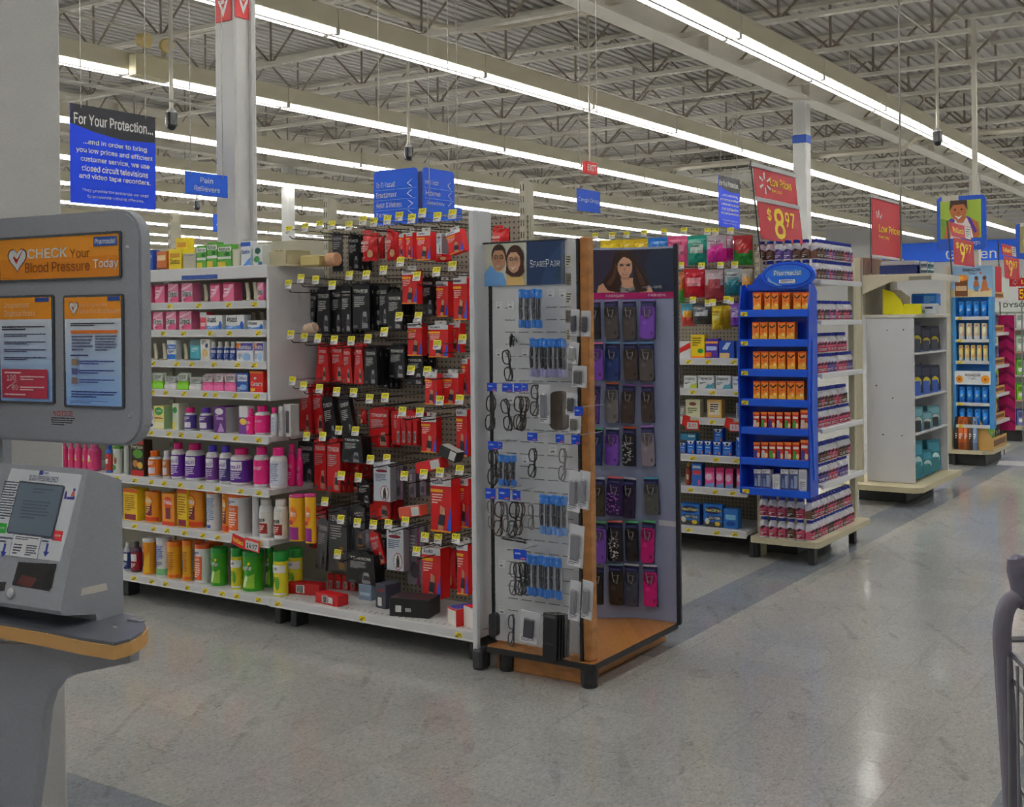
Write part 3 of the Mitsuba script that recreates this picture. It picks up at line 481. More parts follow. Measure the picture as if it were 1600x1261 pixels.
gcan = lambda w, h: canister(w / 2, h, C(60, 160, 40), C(40, 150, 60), lab(('p', [(.2, .05), (.8, .05), (.8, .5), (.6, .42), (.4, .2)], C(150, 205, 60)), ('t', 'benefiber', .28, .6, .72, .75, WHITE, True), ('e', .62, .8, .05, .05, YEL), ('p', [(.35, .1), (.5, .45), (.6, .4), (.48, .08)], C(225, 240, 190)), ('r', .2, .1, .27, .22, WHITE)), .1, .12)
ycan = lambda w, h: canister(w / 2, h, C(226, 214, 40), C(40, 150, 60), lab(('r', 0, .66, 1, .9, C(240, 240, 236)), ('r', 0, 0, 1, .06, C(240, 240, 230)), ('t', 'equate', .38, .74, .6, .84, C(40, 60, 120), True), ('e', .6, .35, .1, .2, C(90, 170, 50)), ('l', .32, .3, .5, .55, 4, C(60, 130, 50))), .0, .2)
wblue = lambda w, h: canister(w / 2, h, C(228, 230, 232), C(226, 228, 232), lab(('l', .28, .45, .75, .92, 9, C(80, 110, 190)), ('r', 0, 0, 1, .2, C(120, 190, 130)), ('l', .35, .25, .7, .42, 3, C(60, 80, 140))), .1, .1)
ometa = lambda w, h: canister(w / 2, h, C(236, 150, 30), C(236, 236, 234), lab(('r', .2, .2, .42, .7, C(130, 40, 60)), ('e', .32, .76, .16, .14, C(226, 80, 30)), ('t', 'Meta', .24, .7, .42, .82, WHITE, True), ('p', [(.4, 0), (.8, 0), (.8, .7), (.5, .4)], C(245, 190, 40))), .1, .1)
shelf_row(ZL[0] , 'lowest deck', 'bottles and canisters on the lowest deck', [
    ('lotion_bottle', 'white capped bottle with blue label', 'bottle', 382, 842, 428, lot(WHITE, C(40, 60, 120), C(190, 196, 205)), None), ('lotion_bottle', 'bottle with dark red label', 'bottle', 425, 840, 492, lot(C(60, 60, 70), C(140, 20, 40), C(90, 60, 80)), None), ('fibre_canister', 'waisted orange canister with white lid', 'canister', 492, 815, 574, ometa, None), ('fibre_canister', 'white canister with blue lines and green base', 'canister', 570, 812, 662, wblue, None),
    ('fibre_canister', 'waisted yellow canister with orange lid', 'canister', 634, 836, 724, ocan, None), ('fibre_canister', 'slim waisted yellow canister with orange lid', 'canister', 722, 830, 782, ocan, None), ('fibre_canister', 'white canister with orange lid and orange panel', 'canister', 793, 850, 900, wcan(C(240, 100, 40), C(228, 100, 50)), None),
    ('fibre_canister', 'large green canister with green lid', 'canister', 886, 872, 988, gcan, None), ('fibre_canister', 'slim green topped canister with yellow base', 'canister', 1003, 872, 1078, ycan, None), ('fibre_canister', 'broad bright green canister with lime swirl', 'canister', 1070, 888, 1198, gcan, None), ('fibre_canister', 'yellow canister with green lid', 'canister', 1248, 895, 1338, ycan, None)], C8)
on_shelf([('fibre_canister', 'orange lidded canister standing behind', 'canister', 782, 826, 850, ocan, None), ('fibre_canister', 'orange lidded canister standing behind', 'canister', 876, 828, 960, ocan, None), ('fibre_canister', 'green canister standing behind', 'canister', 1000, 872, 1040, gcan, None), ('fibre_canister', 'green canister standing behind', 'canister', 1202, 872, 1252, gcan, None), ('fibre_canister', 'yellow and green canister standing behind', 'canister', 1335, 876, 1420, ycan, None)], C8, ZL[0], YF + .15, 'behind on the lowest deck', None, 'l0 back')
# on top of the tall bay
gbx = lambda w, h: carton(w, h, .05, C(90, 170, 60), lab(('r', 0, .72, 1, .9, C(235, 238, 230)), ('t', 'Nature', .1, .74, .9, .88, C(30, 90, 40), True), ('r', 0, .4, 1, .5, C(235, 238, 230)), ('r', 0, .05, .6, .3, C(220, 200, 60)), ('e', .7, .6, .2, .08, C(30, 110, 50))))
ybx = lambda w, h: carton(w, h, .05, C(240, 214, 20), lab(('r', .1, .6, .9, .8, C(210, 150, 20)), ('t', 'Zantac', .1, .32, .9, .55, C(120, 70, 10), True), ('r', 0, 0, 1, .1, C(225, 120, 20))))
shelf_row(ZU[4], 'bay top', 'boxes on top of the tall bay', [
    ('pill_box', 'dark blue box with white arc', 'box', 526, 270, 622, lambda w, h: carton(w, h, .05, C(20, 70, 170), lab(('p', [(.1, .2), (.5, .45), (.9, .8), (.95, .7), (.55, .32), (.15, .1)], C(150, 190, 235)), ('t', 'Nexium', .1, .6, .7, .8, WHITE, True))), .02), ('pill_box', 'orange brown box', 'box', 626, 276, 696, lambda w, h: carton(w, h, .05, C(205, 110, 40), lab(('r', .1, .55, .9, .8, C(240, 210, 160)), ('r', 0, 0, 1, .2, C(120, 60, 30)))), .01),
    ('pill_box', 'yellow box', 'box', 698, 262, 774, ybx, 0), ('display_tray', 'clear empty plastic tray', 'tray', 782, 290, 862, lambda w, h: carton(w, h, .05, C(176, 172, 150), lab(('r', .1, .1, .9, .85, C(200, 196, 175))), bsdf='plastic'), 0), ('pill_box', 'green herbal box', 'box', 866, 242, 922, gbx, 0), ('pill_box', 'green herbal box', 'box', 926, 222, 986, gbx, 0), ('pill_box', 'green herbal box', 'box', 990, 236, 1072, gbx, 0), ('display_tray', 'pale plastic tray', 'tray', 1078, 262, 1124, lambda w, h: carton(w, h, .04, C(205, 204, 180), lab(('r', .2, .1, .8, .9, C(220, 220, 200)))), 0),
    ('pill_box', 'white box with blue cap band', 'box', 1128, 216, 1196, lambda w, h: carton(w, h, .05, C(226, 232, 240), lab(('r', 0, .8, 1, .96, C(40, 90, 190)), ('t', 'Seclin', .1, .52, .9, .68, C(40, 70, 150), True), ('p', [(0, 0), (1, 0), (1, .4)], C(80, 150, 220)))), .01), ('pill_box', 'white box with green patches', 'box', 1200, 236, 1276, lambda w, h: carton(w, h, .06, C(226, 232, 228), lab(('e', .5, .72, .3, .14, C(30, 90, 80)), ('e', .4, .35, .3, .14, C(60, 140, 80)), ('e', .75, .15, .2, .1, C(40, 100, 150)))), .02)], C7)
on_shelf([('pill_box', 'small yellow box stacked upright', 'box', 742, 196, 810, ybx, 0)], C7, ZU[4] + .055, YF + .09, 'on top of the tall bay', None, 'stk')
pt = M().box(-.32, 0, 0, .0, .2, .012, CREAM, .002)
for i in range(14): pt.box(-.31 + i * .0215, .03, .012, -.31 + i * .0215 + .012, .2, .085, C(196, 186, 150), .002)
pt.box(-.32, .0, .0, 0, .008, .075, C(196, 186, 152), .002)
put('pusher_tray', pt, 'plastic', label='ribbed cream empty pusher tray at right end of the bay top', cat='tray', to=mat((-4.2, 4.25, 1.79)))
put('pusher_tray', M().box(0, 0, 0, .13, .15, .055, C(222, 206, 140), .006), 'plastic', label='small smooth cream box right of the ribbed tray', cat='tray', to=mat((-4.19, 4.34, 1.79)))
tg = thing('rollback_tag', 'red folded price flag hanging from third open shelf edge', 'price tag')
a = at_y(90 + 1015 / 3.71, 620 + 790 / 3.71, YF - .02); b = at_y(90 + 1165 / 3.71, 620 + 885 / 3.71, YF - .03); wd = b[0] - a[0]
put('red_flap', M().box(0, 0, -.055, wd * .5, .002, 0, C(205, 24, 28), .0006).join(art([('t', 'Rollback', .1, .3, .9, .7, C(250, 210, 60), True)], wd * .5, .055), mat((0, 0, -.055))), 'plastic', parent=tg, to=mat(a, ry=14))
put('white_flap', M().box(0, 0, -.06, wd * .55, .002, 0, C(225, 60, 60), .0006).join(art([('r', .08, .1, .92, .8, OFFW), ('t', '14.97', .15, .2, .85, .6, BLACK, True)], wd * .55, .06), mat((0, 0, -.06))), 'plastic', parent=tg, to=mat(a + [wd * .46, -.002, -.012], ry=6))

# ------------------------------------------------------------------ pegboard bay
pg = thing('pegboard_bay', 'pegboard bay full of red and black braces left of the glasses stand', 'shelving')
x0, x1 = GX[2], GX[3]
put('plinth', M().box(x0, YP - .02, 0, x1, YP, .13, CHAR, .002), parent=pg); put('pegboard', M().box(x0, YP, .14, x1, YP + .008, 1.995, WHITE), 'pegboard', parent=pg)
upright(x0, YP + .002, 2.155, pg); upright(x1 - .02, YP + .002, 2.155, pg)
put('back_panel', M().box(x0, YB - .54 + .03, .1, x1, YB - .54 + .05, 1.995, BEIGEP), parent=pg)
shelf(pg, x0, x1, YF, YP, ZL[0], .038, 3, 99, .03)
put('foot', M().box(x0 + .06, YF + .07, 0, x0 + .10, YF + .16, .112, CHAR, .004), parent=pg); put('foot', M().box(x1 - .1, YF + .07, 0, x1 - .06, YF + .16, .112, CHAR, .004), parent=pg)
for i in range(34): # slotted deck: dark holes along the front
    xx = x0 + .03 + i * .036; put('vent_slot', VS if i else (VS := shape(M().box(0, 0, 0, .004, .02, .0006, CHAR, .0001))), parent=pg, to=mat((xx, YF + .03, ZL[0])))
ed = M().box(-2.985, 4.13, .02, -2.96, 4.155, 1.98, C(214, 216, 220), .003); put('end_post', ed, parent=pg, label='pale grey end post')
put('end_panel', M().box(-2.985, 4.15, .16, -2.965, 4.275, 1.985, C(206, 208, 212), .003), parent=pg, label='pale grey side panel')
put('post_foot', M().box(-2.985, 4.12, 0, -2.935, 4.2, .09, CHAR, .01), parent=pg)
P4, P5 = (400, 320, 3.942), (400, 640, 3.408)
tags4 = [(203, 157), (303, 140), (392, 125), (468, 125), (572, 130), (660, 97), (727, 108), (810, 92), (882, 72), (960, 85), (1025, 50), (1117, 75), (1210, 58), (890, 352), (785, 403), (575, 437), (680, 433), (1210, 378), (1112, 413), (990, 440), (277, 455), (368, 463), (470, 495), (200, 490), (882, 690), (1000, 690), (790, 783), (215, 800), (297, 818), (382, 823), (482, 833), (587, 838), (690, 825), (1272, 828), (1117, 863), (955, 1020), (1055, 1025), (225, 1085), (293, 1117), (391, 1132), (497, 1152), (602, 1157), (700, 1195), (795, 1188), (1133, 1205), (1255, 1200)]
tags5 = [(780, 10), (873, 15), (172, 120), (270, 143), (355, 143), (441, 110), (530, 115), (610, 267), (697, 262), (455, 352), (545, 362), (790, 353), (893, 343), (980, 335), (1085, 322), (367, 490), (220, 522), (293, 528), (452, 585), (540, 603), (625, 612), (705, 610), (795, 596), (900, 680), (970, 688), (1065, 687), (855, 755), (435, 770)]
hook_tag = shape(M().box(-.022, -.0015, -.022, .022, 0, .022, WHITE, .0008).join(art([('r', 0, .45, 1, 1, C(238, 226, 40)), ('t', '19.97', .12, .55, .88, .9, BLACK, True), ('l', .1, .08, .7, .38, 2, GREY)], .044, .044), mat((-.022, -.0015, -.022))), 'print')
YT = 4.235
for (ox, oy, s), tags in ((P4, tags4), (P5, tags5)):
    for cx, cy in tags:
        p = at_y(ox + cx / s, oy + cy / s, YT); far = rng.random() < .25
        p = at_y(ox + cx / s, oy + cy / s, YT + (.0 if not far else .07)); yy = p[1]
        m = M().tube([(p[0], YP, p[2] - .035), (p[0], yy + .02, p[2] - .04), (p[0], yy + .004, p[2] - .03)], .0026, C(60, 60, 62), 5).tube([(p[0], YP, p[2] + .002), (p[0], yy + .003, p[2] + .006)], .0018, C(90, 90, 92), 5)
        h = put('peg_hook', m, 'metal', parent=pg); put('price_tag', hook_tag, parent=h, to=mat((p[0], yy, p[2]), rx=-12))
# hanging goods. kinds: maker(w, h) with the top of the card at the origin
def tab(m, w, col): # header tab with hang hole
    m.extrude(Polygon([(-w * .32, 0), (w * .32, 0), (w * .24, .014), (-w * .24, .014)]).difference(ell(0, .007, .008, .003, 8)), -.0015, .0, col); return m
def tensor(colr, pic, d=.018, flare=0.0, name='TENSOR'):
    def make(w, h):
        w2 = w / 2; dark = colr * .6
        poly = Polygon([(-w2 * (1 - flare), 0), (w2 * (1 - flare), 0), (w2, -h), (-w2, -h)])
        m = M().extrude(poly.buffer(-.004, join_style=1).buffer(.004, quad_segs=2), 0, d, colr, dark)
        wt = w * (1 - flare)
        lo = np.clip(colr * 1.3 + .01, 0, 1)
        ops = [('t', name, .08, .80, .9, .89, C(228, 226, 222), True), ('l', .1, .5, .72, .74, 6, np.clip(colr * .3 + .45, 0, 1)), ('e', .68, .2, .24, .18, lo), ('p', [(.55, .04), (.9, .04), (.82, .4), (.62, .4)], pic), ('p', [(.6, .16), (.88, .14), (.84, .28), (.62, .3)], C(58, 60, 68)), ('r', .06, .04, .3, .1, C(90, 92, 95))]
        m.join(art(ops, wt, h), mat((-wt / 2, 0, -h))); tab(m, w, colr)
        return {'': shape(m, 'plastic')}
    return make
def brace(d=.045, blue=C(40, 90, 220)):
    def make(w, h):
        m = M().box(-w / 2, 0, -h, w / 2, d, 0, RED, .0015, cols={'+x': C(216, 22, 26), '+z': OFFW})
        m.join(art([('r', 0, .86, 1, 1, C(226, 228, 232)), ('t', 'equate', .1, .88, .6, .97, C(70, 80, 110), True), ('r', 0, .74, .6, .8, C(245, 170, 40)), ('l', .08, .52, .6, .72, 4, C(250, 200, 190)), ('p', [(0, 0), (.75, 0), (1, .5), (1, 0), (1, 0), (0, 0)][:4], blue), ('p', [(.35, .0), (.62, .0), (.72, .45), (.5, .5)], C(196, 140, 110)), ('p', [(.36, .14), (.66, .12), (.7, .32), (.44, .34)], C(40, 44, 60)), ('r', 0, 0, 1, .035, C(240, 150, 40))], w, h), mat((-w / 2, 0, -h)))
        m.extrude(Polygon([(-w * .3, 0), (w * .3, 0), (w * .3, .02), (-w * .3, .02)]).difference(ell(0, .012, .01, .004, 8)), d * .45, d * .45 + .002, OFFW)
        return {'': shape(m, 'print')}
    return make
def figurebox(w, h, d=.05):
    m = M().box(-w / 2, 0, -h, w / 2, d, 0, C(212, 220, 228), .0015, cols={'+x': C(150, 150, 160)})
    m.join(art([('t', 'Futuro', .15, .84, .85, .93, C(90, 90, 100), True), ('e', .5, .79, .36, .04, C(130, 40, 60)), ('l', .12, .5, .8, .72, 5, C(110, 130, 160)), ('e', .68, .22, .26, .2, C(150, 50, 80)), ('e', .68, .22, .23, .18, C(225, 228, 232)), ('p', [(.58, .08), (.78, .08), (.76, .3), (.7, .4), (.62, .3)], C(90, 70, 60)), ('p', [(.6, .18), (.78, .16), (.77, .26), (.6, .28)], C(40, 40, 46))], w, h), mat((-w / 2, 0, -h)))
    return {'': shape(m, 'print')}
def greybox(w, h): return {'': shape(M().box(-w / 2, 0, -h, w / 2, .03, 0, C(112, 108, 118), .0015, cols={'+x': C(90, 86, 96)}).join(art([('p', [(.55, 0), (.75, 0), (.7, 1), (.6, 1)], C(130, 50, 90)), ('l', .1, .55, .5, .85, 5, C(170, 170, 180)), ('e', .45, .25, .25, .14, C(70, 66, 74))], w, h), mat((-w / 2, 0, -h))), 'print')}
def redbag(w, h):
    m = M(); nx, nz = 6, 7; xs, zs = np.linspace(-w / 2, w / 2, nx), np.linspace(-h, 0, nz)
    v = [(x, .02 - .02 * math.sin(math.pi * (x / w + .5)) * math.sin(math.pi * -z / h) + rng.uniform(-.002, .002), z) for z in zs for x in xs]
    f = [q for j in range(nz - 1) for i in range(nx - 1) for q in ([j * nx + i, j * nx + i + 1, (j + 1) * nx + i + 1], [j * nx + i, (j + 1) * nx + i + 1, (j + 1) * nx + i])]
    m.add(v, f, C(212, 34, 40)); m.add([(x, y + (.022 - y) * 2 + .001, z) for x, y, z in v], [q[::-1] for q in f], C(180, 24, 30))
    m.join(art([('r', .1, .6, .6, .7, C(240, 190, 185)), ('l', .1, .3, .6, .55, 4, C(240, 170, 165)), ('e', .7, .25, .2, .14, C(196, 150, 110))], w, h), mat((-w / 2, -.004, -h))); tab(m, w, C(212, 34, 40)); return {'': shape(m, 'plastic')}
def bandage(w, h):
    m = M().box(-w / 2, 0, -h, w / 2, .004, 0, C(34, 34, 40), .001).join(art([('r', .1, .84, .9, .92, C(110, 110, 120)), ('l', .1, .6, .8, .8, 4, C(120, 120, 130))], w, h), mat((-w / 2, 0, -h)))
    m.lathe([(0, -w * .42), (.032, -w * .42), (.036, -w * .36), (.036, w * .36), (.032, w * .42), (0, w * .42)], C(200, 140, 100), 14, at=(0, 0, 0)) if 0 else None
    r = M().lathe([(0, -w * .45), (.03, -w * .45), (.034, -w * .4), (.034, w * .4), (.03, w * .45), (0, w * .45)], C(206, 158, 124), 14).moved(mat((0, -.03, -h * .68), ry=90))
    tab(m, w, C(34, 34, 40)); return {'': shape(m, 'print'), 'roll': shape(r, 'matte')}
def barcodes(w, h):
    m = M()
    for i in range(4): m.box(-w / 2 + i * w / 4, .01 * i, -h, -w / 2 + i * w / 4 + w / 4.6, .01 * i + .012, 0, C(196, 30, 36), .001).join(art([('r', .25, .1, .8, .55, OFFW)] + [('r', .3 + .1 * j, .14, .35 + .1 * j, .5, BLACK) for j in range(5)], w / 4.6, h), mat((-w / 2 + i * w / 4, .01 * i, -h)))
    return {'': shape(m, 'print')}
TB, TR, TG = tensor(C(30, 32, 36), C(150, 150, 155)), tensor(C(205, 36, 40), C(196, 150, 130)), tensor(C(84, 86, 92), C(150, 110, 70))
TRF, TBF = tensor(C(205, 36, 40), C(196, 150, 130), .02, .35), tensor(C(30, 32, 36), C(140, 140, 145), .03, .15)
TCL = tensor(C(118, 120, 126), C(90, 92, 98)); BR = brace(); BRL = brace(.075)
dT, dR, dG, dBR, dBX = 'black support brace card with white lettering', 'red support brace card with white lettering', 'grey see-through brace card', 'red and blue brace box with white top', 'white box with a figure picture'
kinds = {'T': (TB, dT, 'brace_card', .018), 'R': (TR, dR, 'brace_card', .018), 'RF': (TRF, 'flared red brace card', 'brace_card', .02), 'TF': (TBF, 'slightly flared black brace card', 'brace_card', .03), 'G': (TG, dG, 'brace_card', .018), 'GC': (TCL, 'pale grey brace card', 'brace_card', .018), 'B': (BR, dBR, 'brace_box', .045), 'BL': (BRL, 'large red and blue brace box', 'brace_box', .075),
         'F': (figurebox, dBX, 'support_box', .05), 'GB': (greybox, 'slim grey violet box', 'support_box', .03), 'RB': (redbag, 'crinkled red bandage bag', 'bandage_bag', .045), 'BA': (bandage, 'black card with a tan bandage roll', 'bandage_card', .07), 'BC': (barcodes, 'fan of red cards with barcodes', 'brace_card', .045)}
placed = []
def hang_row(items, crop, row):
    for k in items:
        n = 1 + sum(q[0] == k[0] and q[1] + q[3] < k[1] + k[3] for q in items); hang(k[0], crop, *k[1:5], row, n, *k[5:])
def hang(kind, crop, x0, y0, x1, y1, row, n, tilt=0):
    make, desc, name, d = kinds[kind]; ox, oy, s = crop
    px0, py0, px1, py1 = ox + x0 / s, oy + y0 / s, ox + x1 / s, oy + y1 / s
    yy = 4.50 - d
    for q in placed:
        if px0 < q[2] and px1 > q[0] and py0 < q[3] and py1 > q[1]: yy = min(yy, q[4] - d - .006)
    yy = max(yy, 4.25); placed.append((px0, py0, px1, py1, yy))
    v = ray((px0 + px1) / 2, (py0 + py1) / 2); a, b = at_y(px0, (py0 + py1) / 2, yy), at_y(px1, (py0 + py1) / 2, yy)
    w = b[0] - a[0]; w -= min(abs(d * v[0] / v[1]), .5 * w); top, bot = at_y((px0 + px1) / 2, py0, yy)[2], at_y((px0 + px1) / 2, py1, yy)[2]
    sd = make(w, top - bot); short = desc.replace(' with white lettering', '').replace(' support', '')
    inst(name, sd, mat((a[0] + w / 2, yy, top), ry=tilt, rz=rng.uniform(-3, 3)), f'{desc}, {ORD[n]} from left in the {row} hook row', 'pack', 'braces hanging on the pegboard')
    if kind in 'T R G RF TF'.split() and not tilt:
        for q in (1, 2)[:1 + (kind in 'TR')]: inst(name, sd, mat((a[0] + w / 2 + .006 * q, min(yy + .034 * q, 4.565), top - .003 * q), rz=rng.uniform(-6, 6)), f"{short} {('', 'right', 'two places')[q]} behind the {ORD[n]} one of the {row} hook row", 'pack', 'braces hanging on the pegboard')
hang_row([('RB', 1090, 270, 1220, 350), ('T', 570, 190, 650, 400), ('BA', 470, 180, 592, 410), ('RB', 740, 190, 802, 330), ('RB', 640, 172, 772, 345), ('RB', 790, 165, 900, 340), ('B', 880, 180, 942, 320), ('B', 925, 170, 1002, 330), ('B', 990, 165, 1112, 340), ('F', 1110, 175, 1175, 300), ('B', 1165, 160, 1292, 300, -14)], P4, 'top')
hang_row([('T', 320, 540, 392, 740, 8), ('T', 465, 510, 540, 790), ('T', 525, 500, 600, 790), ('T', 715, 500, 782, 750), ('T', 760, 500, 822, 740), ('T', 375, 520, 470, 790), ('T', 595, 490, 715, 770), ('T', 810, 540, 912, 770), ('T', 1025, 450, 1105, 680), ('B', 900, 400, 1027, 610), ('B', 1110, 470, 1218, 690), ('B', 1215, 450, 1335, 710)], P4, 'second')
hang_row([('T', 930, 930, 1042, 1110), ('T', 760, 890, 826, 1130), ('R', 465, 865, 546, 1090), ('RF', 365, 870, 470, 1090), ('RF', 525, 880, 612, 1100), ('RF', 600, 870, 682, 1105), ('TF', 665, 880, 772, 1110), ('T', 820, 870, 932, 1070), ('B', 1190, 730, 1292, 910), ('B', 935, 730, 1057, 930), ('B', 1065, 740, 1217, 940), ('B', 1268, 950, 1340, 1170)], P4, 'third')
hang_row([('R', 340, 1110, 432, 1420), ('RF', 265, 1120, 362, 1410), ('TF', 395, 1190, 502, 1480, -10), ('TF', 500, 1190, 600, 1470, -12), ('B', 1150, 1040, 1282, 1230), ('B', 1040, 1040, 1152, 1230)], P4, 'fourth')
hang_row([('RB', 1445, 145, 1580, 300)], P4, 'end of the top')
hang_row([('RB', 545, 5, 602, 80), ('R', 720, 12, 882, 190), ('R', 605, 0, 717, 200), ('BC', 745, 60, 870, 190), ('B', 1065, 0, 1155, 250), ('B', 880, 40, 992, 230)], P5, 'middle')
hang_row([('R', 470, 290, 562, 430), ('T', 225, 170, 322, 410), ('R', 310, 165, 386, 430), ('R', 378, 170, 462, 440), ('TF', 455, 140, 592, 285), ('R', 605, 400, 727, 585), ('T', 540, 390, 622, 500), ('GB', 740, 300, 802, 480), ('GB', 815, 320, 872, 470), ('GB', 870, 330, 927, 460), ('F', 625, 285, 750, 490), ('BL', 1075, 370, 1182, 630), ('BL', 930, 370, 1092, 655)], P5, 'fifth')
hang_row([('R', 280, 530, 387, 740), ('G', 495, 520, 592, 750), ('GC', 335, 590, 402, 860, 6), ('G', 385, 530, 497, 860), ('GB', 580, 640, 645, 800), ('T', 650, 640, 712, 850), ('R', 600, 660, 662, 830, -18), ('GB', 805, 620, 917, 935), ('F', 695, 630, 820, 860), ('RB', 1000, 750, 1082, 960), ('BL', 1070, 715, 1180, 990), ('BL', 885, 740, 1035, 1010), ('BC', 380, 885, 545, 965), ('TF', 475, 770, 662, 930)], P5, 'lowest')
# fallen boxes
def loose(x0, y0, x1, y1, w, d, h, rz, col, ops, desc, z=ZL[0], yy=None, cols=None):
    q = at_z(400 + (x0 + x1) / 2 / 3.408, 640 + y1 / 3.408, z) if yy is None else None
    m = M().box(-w / 2, -d / 2, 0, w / 2, d / 2, h, col, .0015, cols=cols or {})
    m.join(art(ops, w, h), mat((-w / 2, -d / 2, 0))); put('loose_box', m, label=desc, cat='box', to=mat((q[0], max(q[1], YF + .03) + d / 2, z), rz=rz))
bar = [('r', .3, .15, .55, .85, OFFW)] + [('r', .33 + .04 * j, .2, .35 + .04 * j, .8, BLACK) for j in range(5)]
loose(140, 895, 345, 985, .19, .07, .055, 12, C(176, 26, 32), bar, 'red box lying flat at the left of the lowest deck')
loose(290, 960, 465, 1040, .16, .07, .05, -6, C(190, 28, 34), bar + [('r', .6, .2, .8, .8, OFFW)], 'small red box lying near the front edge of the deck')
loose(540, 940, 620, 1015, .08, .05, .075, 0, C(130, 150, 170), [('r', .1, .3, .9, .5, C(170, 190, 210))], 'pale blue grey box standing on the lowest deck')
loose(620, 925, 720, 1060, .07, .10, .115, -8, C(60, 64, 78), [('r', .2, .1, .6, .45, OFFW), ('r', .1, .7, .9, .8, C(120, 40, 50))], 'slate grey box standing upright behind the big black box')
loose(680, 960, 920, 1105, .20, .13, .085, 14, C(26, 27, 30), [('r', .15, .25, .3, .6, OFFW), ('r', .4, .3, .55, .5, C(150, 150, 155))], 'big black box lying at the front of the deck', cols={'+z': C(60, 40, 45)})
loose(950, 1010, 1130, 1170, .075, .17, .08, -24, C(206, 200, 190), [('r', .1, .1, .9, .9, C(225, 220, 210)), ('r', 0, .9, 1, 1, RED)], 'white ended brace box with blue top lying on the deck', cols={'+z': C(60, 60, 150), '+x': RED})
loose(1040, 1020, 1195, 1190, .09, .16, .095, -24, C(226, 224, 220), [('r', .1, .1, .9, .9, C(232, 230, 226))], 'red box with white end at the right corner of the deck', cols={'+x': RED, '+z': RED})
for (cx, cy, w_, ry_, col, desc) in ((915, 300, .15, -14, C(214, 40, 44), 'red box lying askew on hooks above the big red boxes'), (1020, 235, .1, 20, C(40, 40, 44), 'black and white box lying askew on upper right hooks'), (815, 545, .13, -10, C(220, 90, 70), 'red and white box fallen across the lower hooks')):
    q = at_y(400 + cx / 3.408, 640 + cy / 3.408, 4.3)
    put('loose_box', M().box(-w_ / 2, 0, -.025, w_ / 2, .06, .025, col, .0015, cols={'+z': OFFW}).join(art([('r', .6, .1, .95, .9, OFFW)], w_, .05), mat((-w_ / 2, 0, -.025))), label=desc, cat='box', to=mat(q, ry=ry_))
q = at_y(400 + 337 / 3.942, 320 + 762 / 3.942, 4.36)
put('bandage_roll', M().lathe([(0, -.032), (.024, -.032), (.028, -.028), (.028, .028), (.024, .032), (0, .032)], C(222, 196, 172), 14).moved(mat((0, 0, 0), ry=80)), 'matte', label='small cream bandage roll in red wrap on the second hook row', cat='bandage', to=mat(q))

# ------------------------------------------------------------------ reading glasses stand
DX0, DX1, DY0, DY1 = -2.925, -2.385, 4.135, 4.93        # deck of the stand
ds = thing('glasses_stand', 'tall wood trimmed floor stand of reading glasses at the gondola end', 'display stand')
put('base', M().box(DX0 + .02, DY0 + .06, .0, DX1 - .09, DY1 + .04, .085, WHITE, .004), 'wood', parent=ds)
dp = Polygon([(DX0, DY0), (DX1, DY0), (DX1, DY1), (DX0, DY1)]).buffer(-.02).buffer(.02, quad_segs=4)
def slab(poly, z0, z1, col):
    m = M(); e = trimesh.creation.extrude_polygon(poly, z1 - z0, engine='earcut'); e.apply_translation([0, 0, z0]); tr = e.vertices[e.faces].reshape(-1, 3); return m.add(tr, np.arange(len(tr)).reshape(-1, 3), col)
put('deck', slab(dp.buffer(-.004), .085, .108, WHITE), 'wood', parent=ds)
put('deck_edge', slab(dp.difference(dp.buffer(-.006)), .082, .106, C(30, 30, 34)), parent=ds, label='black edge band')
put('foot', M().lathe([(0, 0), (.033, 0), (.036, .02), (.036, .082), (0, .082)], C(38, 38, 42), 14, at=(-2.435, 4.185, 0)), parent=ds)
put('foot', M().lathe([(0, 0), (.033, 0), (.036, .02), (.036, .082), (0, .082)], C(38, 38, 42), 14, at=(-2.85, 4.2, 0)), parent=ds)
put('post', M().box(-2.452, 4.16, .108, -2.408, 4.21, 1.845, WHITE, .006), 'wood', parent=ds, label='orange wood corner post')
put('post', M().box(-2.46, 4.15, .108, -2.448, 4.215, 1.84, C(26, 27, 32), .002), parent=ds, label='black post edging')
WY = 4.20; wx0, wx1 = -2.914, -2.458
wp_ = M().box(wx0, WY, .12, wx1, WY + .02, 1.84, C(206, 208, 212), .002)
put('front_panel', wp_, parent=ds, label='white slotted panel')
put('edge_strip', M().box(wx0 - .016, WY - .005, .12, wx0, WY + .03, 1.66, C(24, 25, 30), .003), parent=ds, label='black left edge strip')
P6, P7 = (740, 360, 3.503), (740, 700, 3.318)
def fp(crop, x, y, yy=WY): ox, oy, s = crop; return at_y(ox + x / s, oy + y / s, yy)
sl = shape(M().box(-.026, -.0012, -.002, .026, .0, .002, C(120, 122, 128), .0003))
for r_ in range(26):
    z = 1.56 - r_ * .052
    for cxx in (-2.82, -2.75, -2.68, -2.61, -2.54): put('slot', sl, parent=ds, to=mat((cxx + .0, WY - .0002, z)))
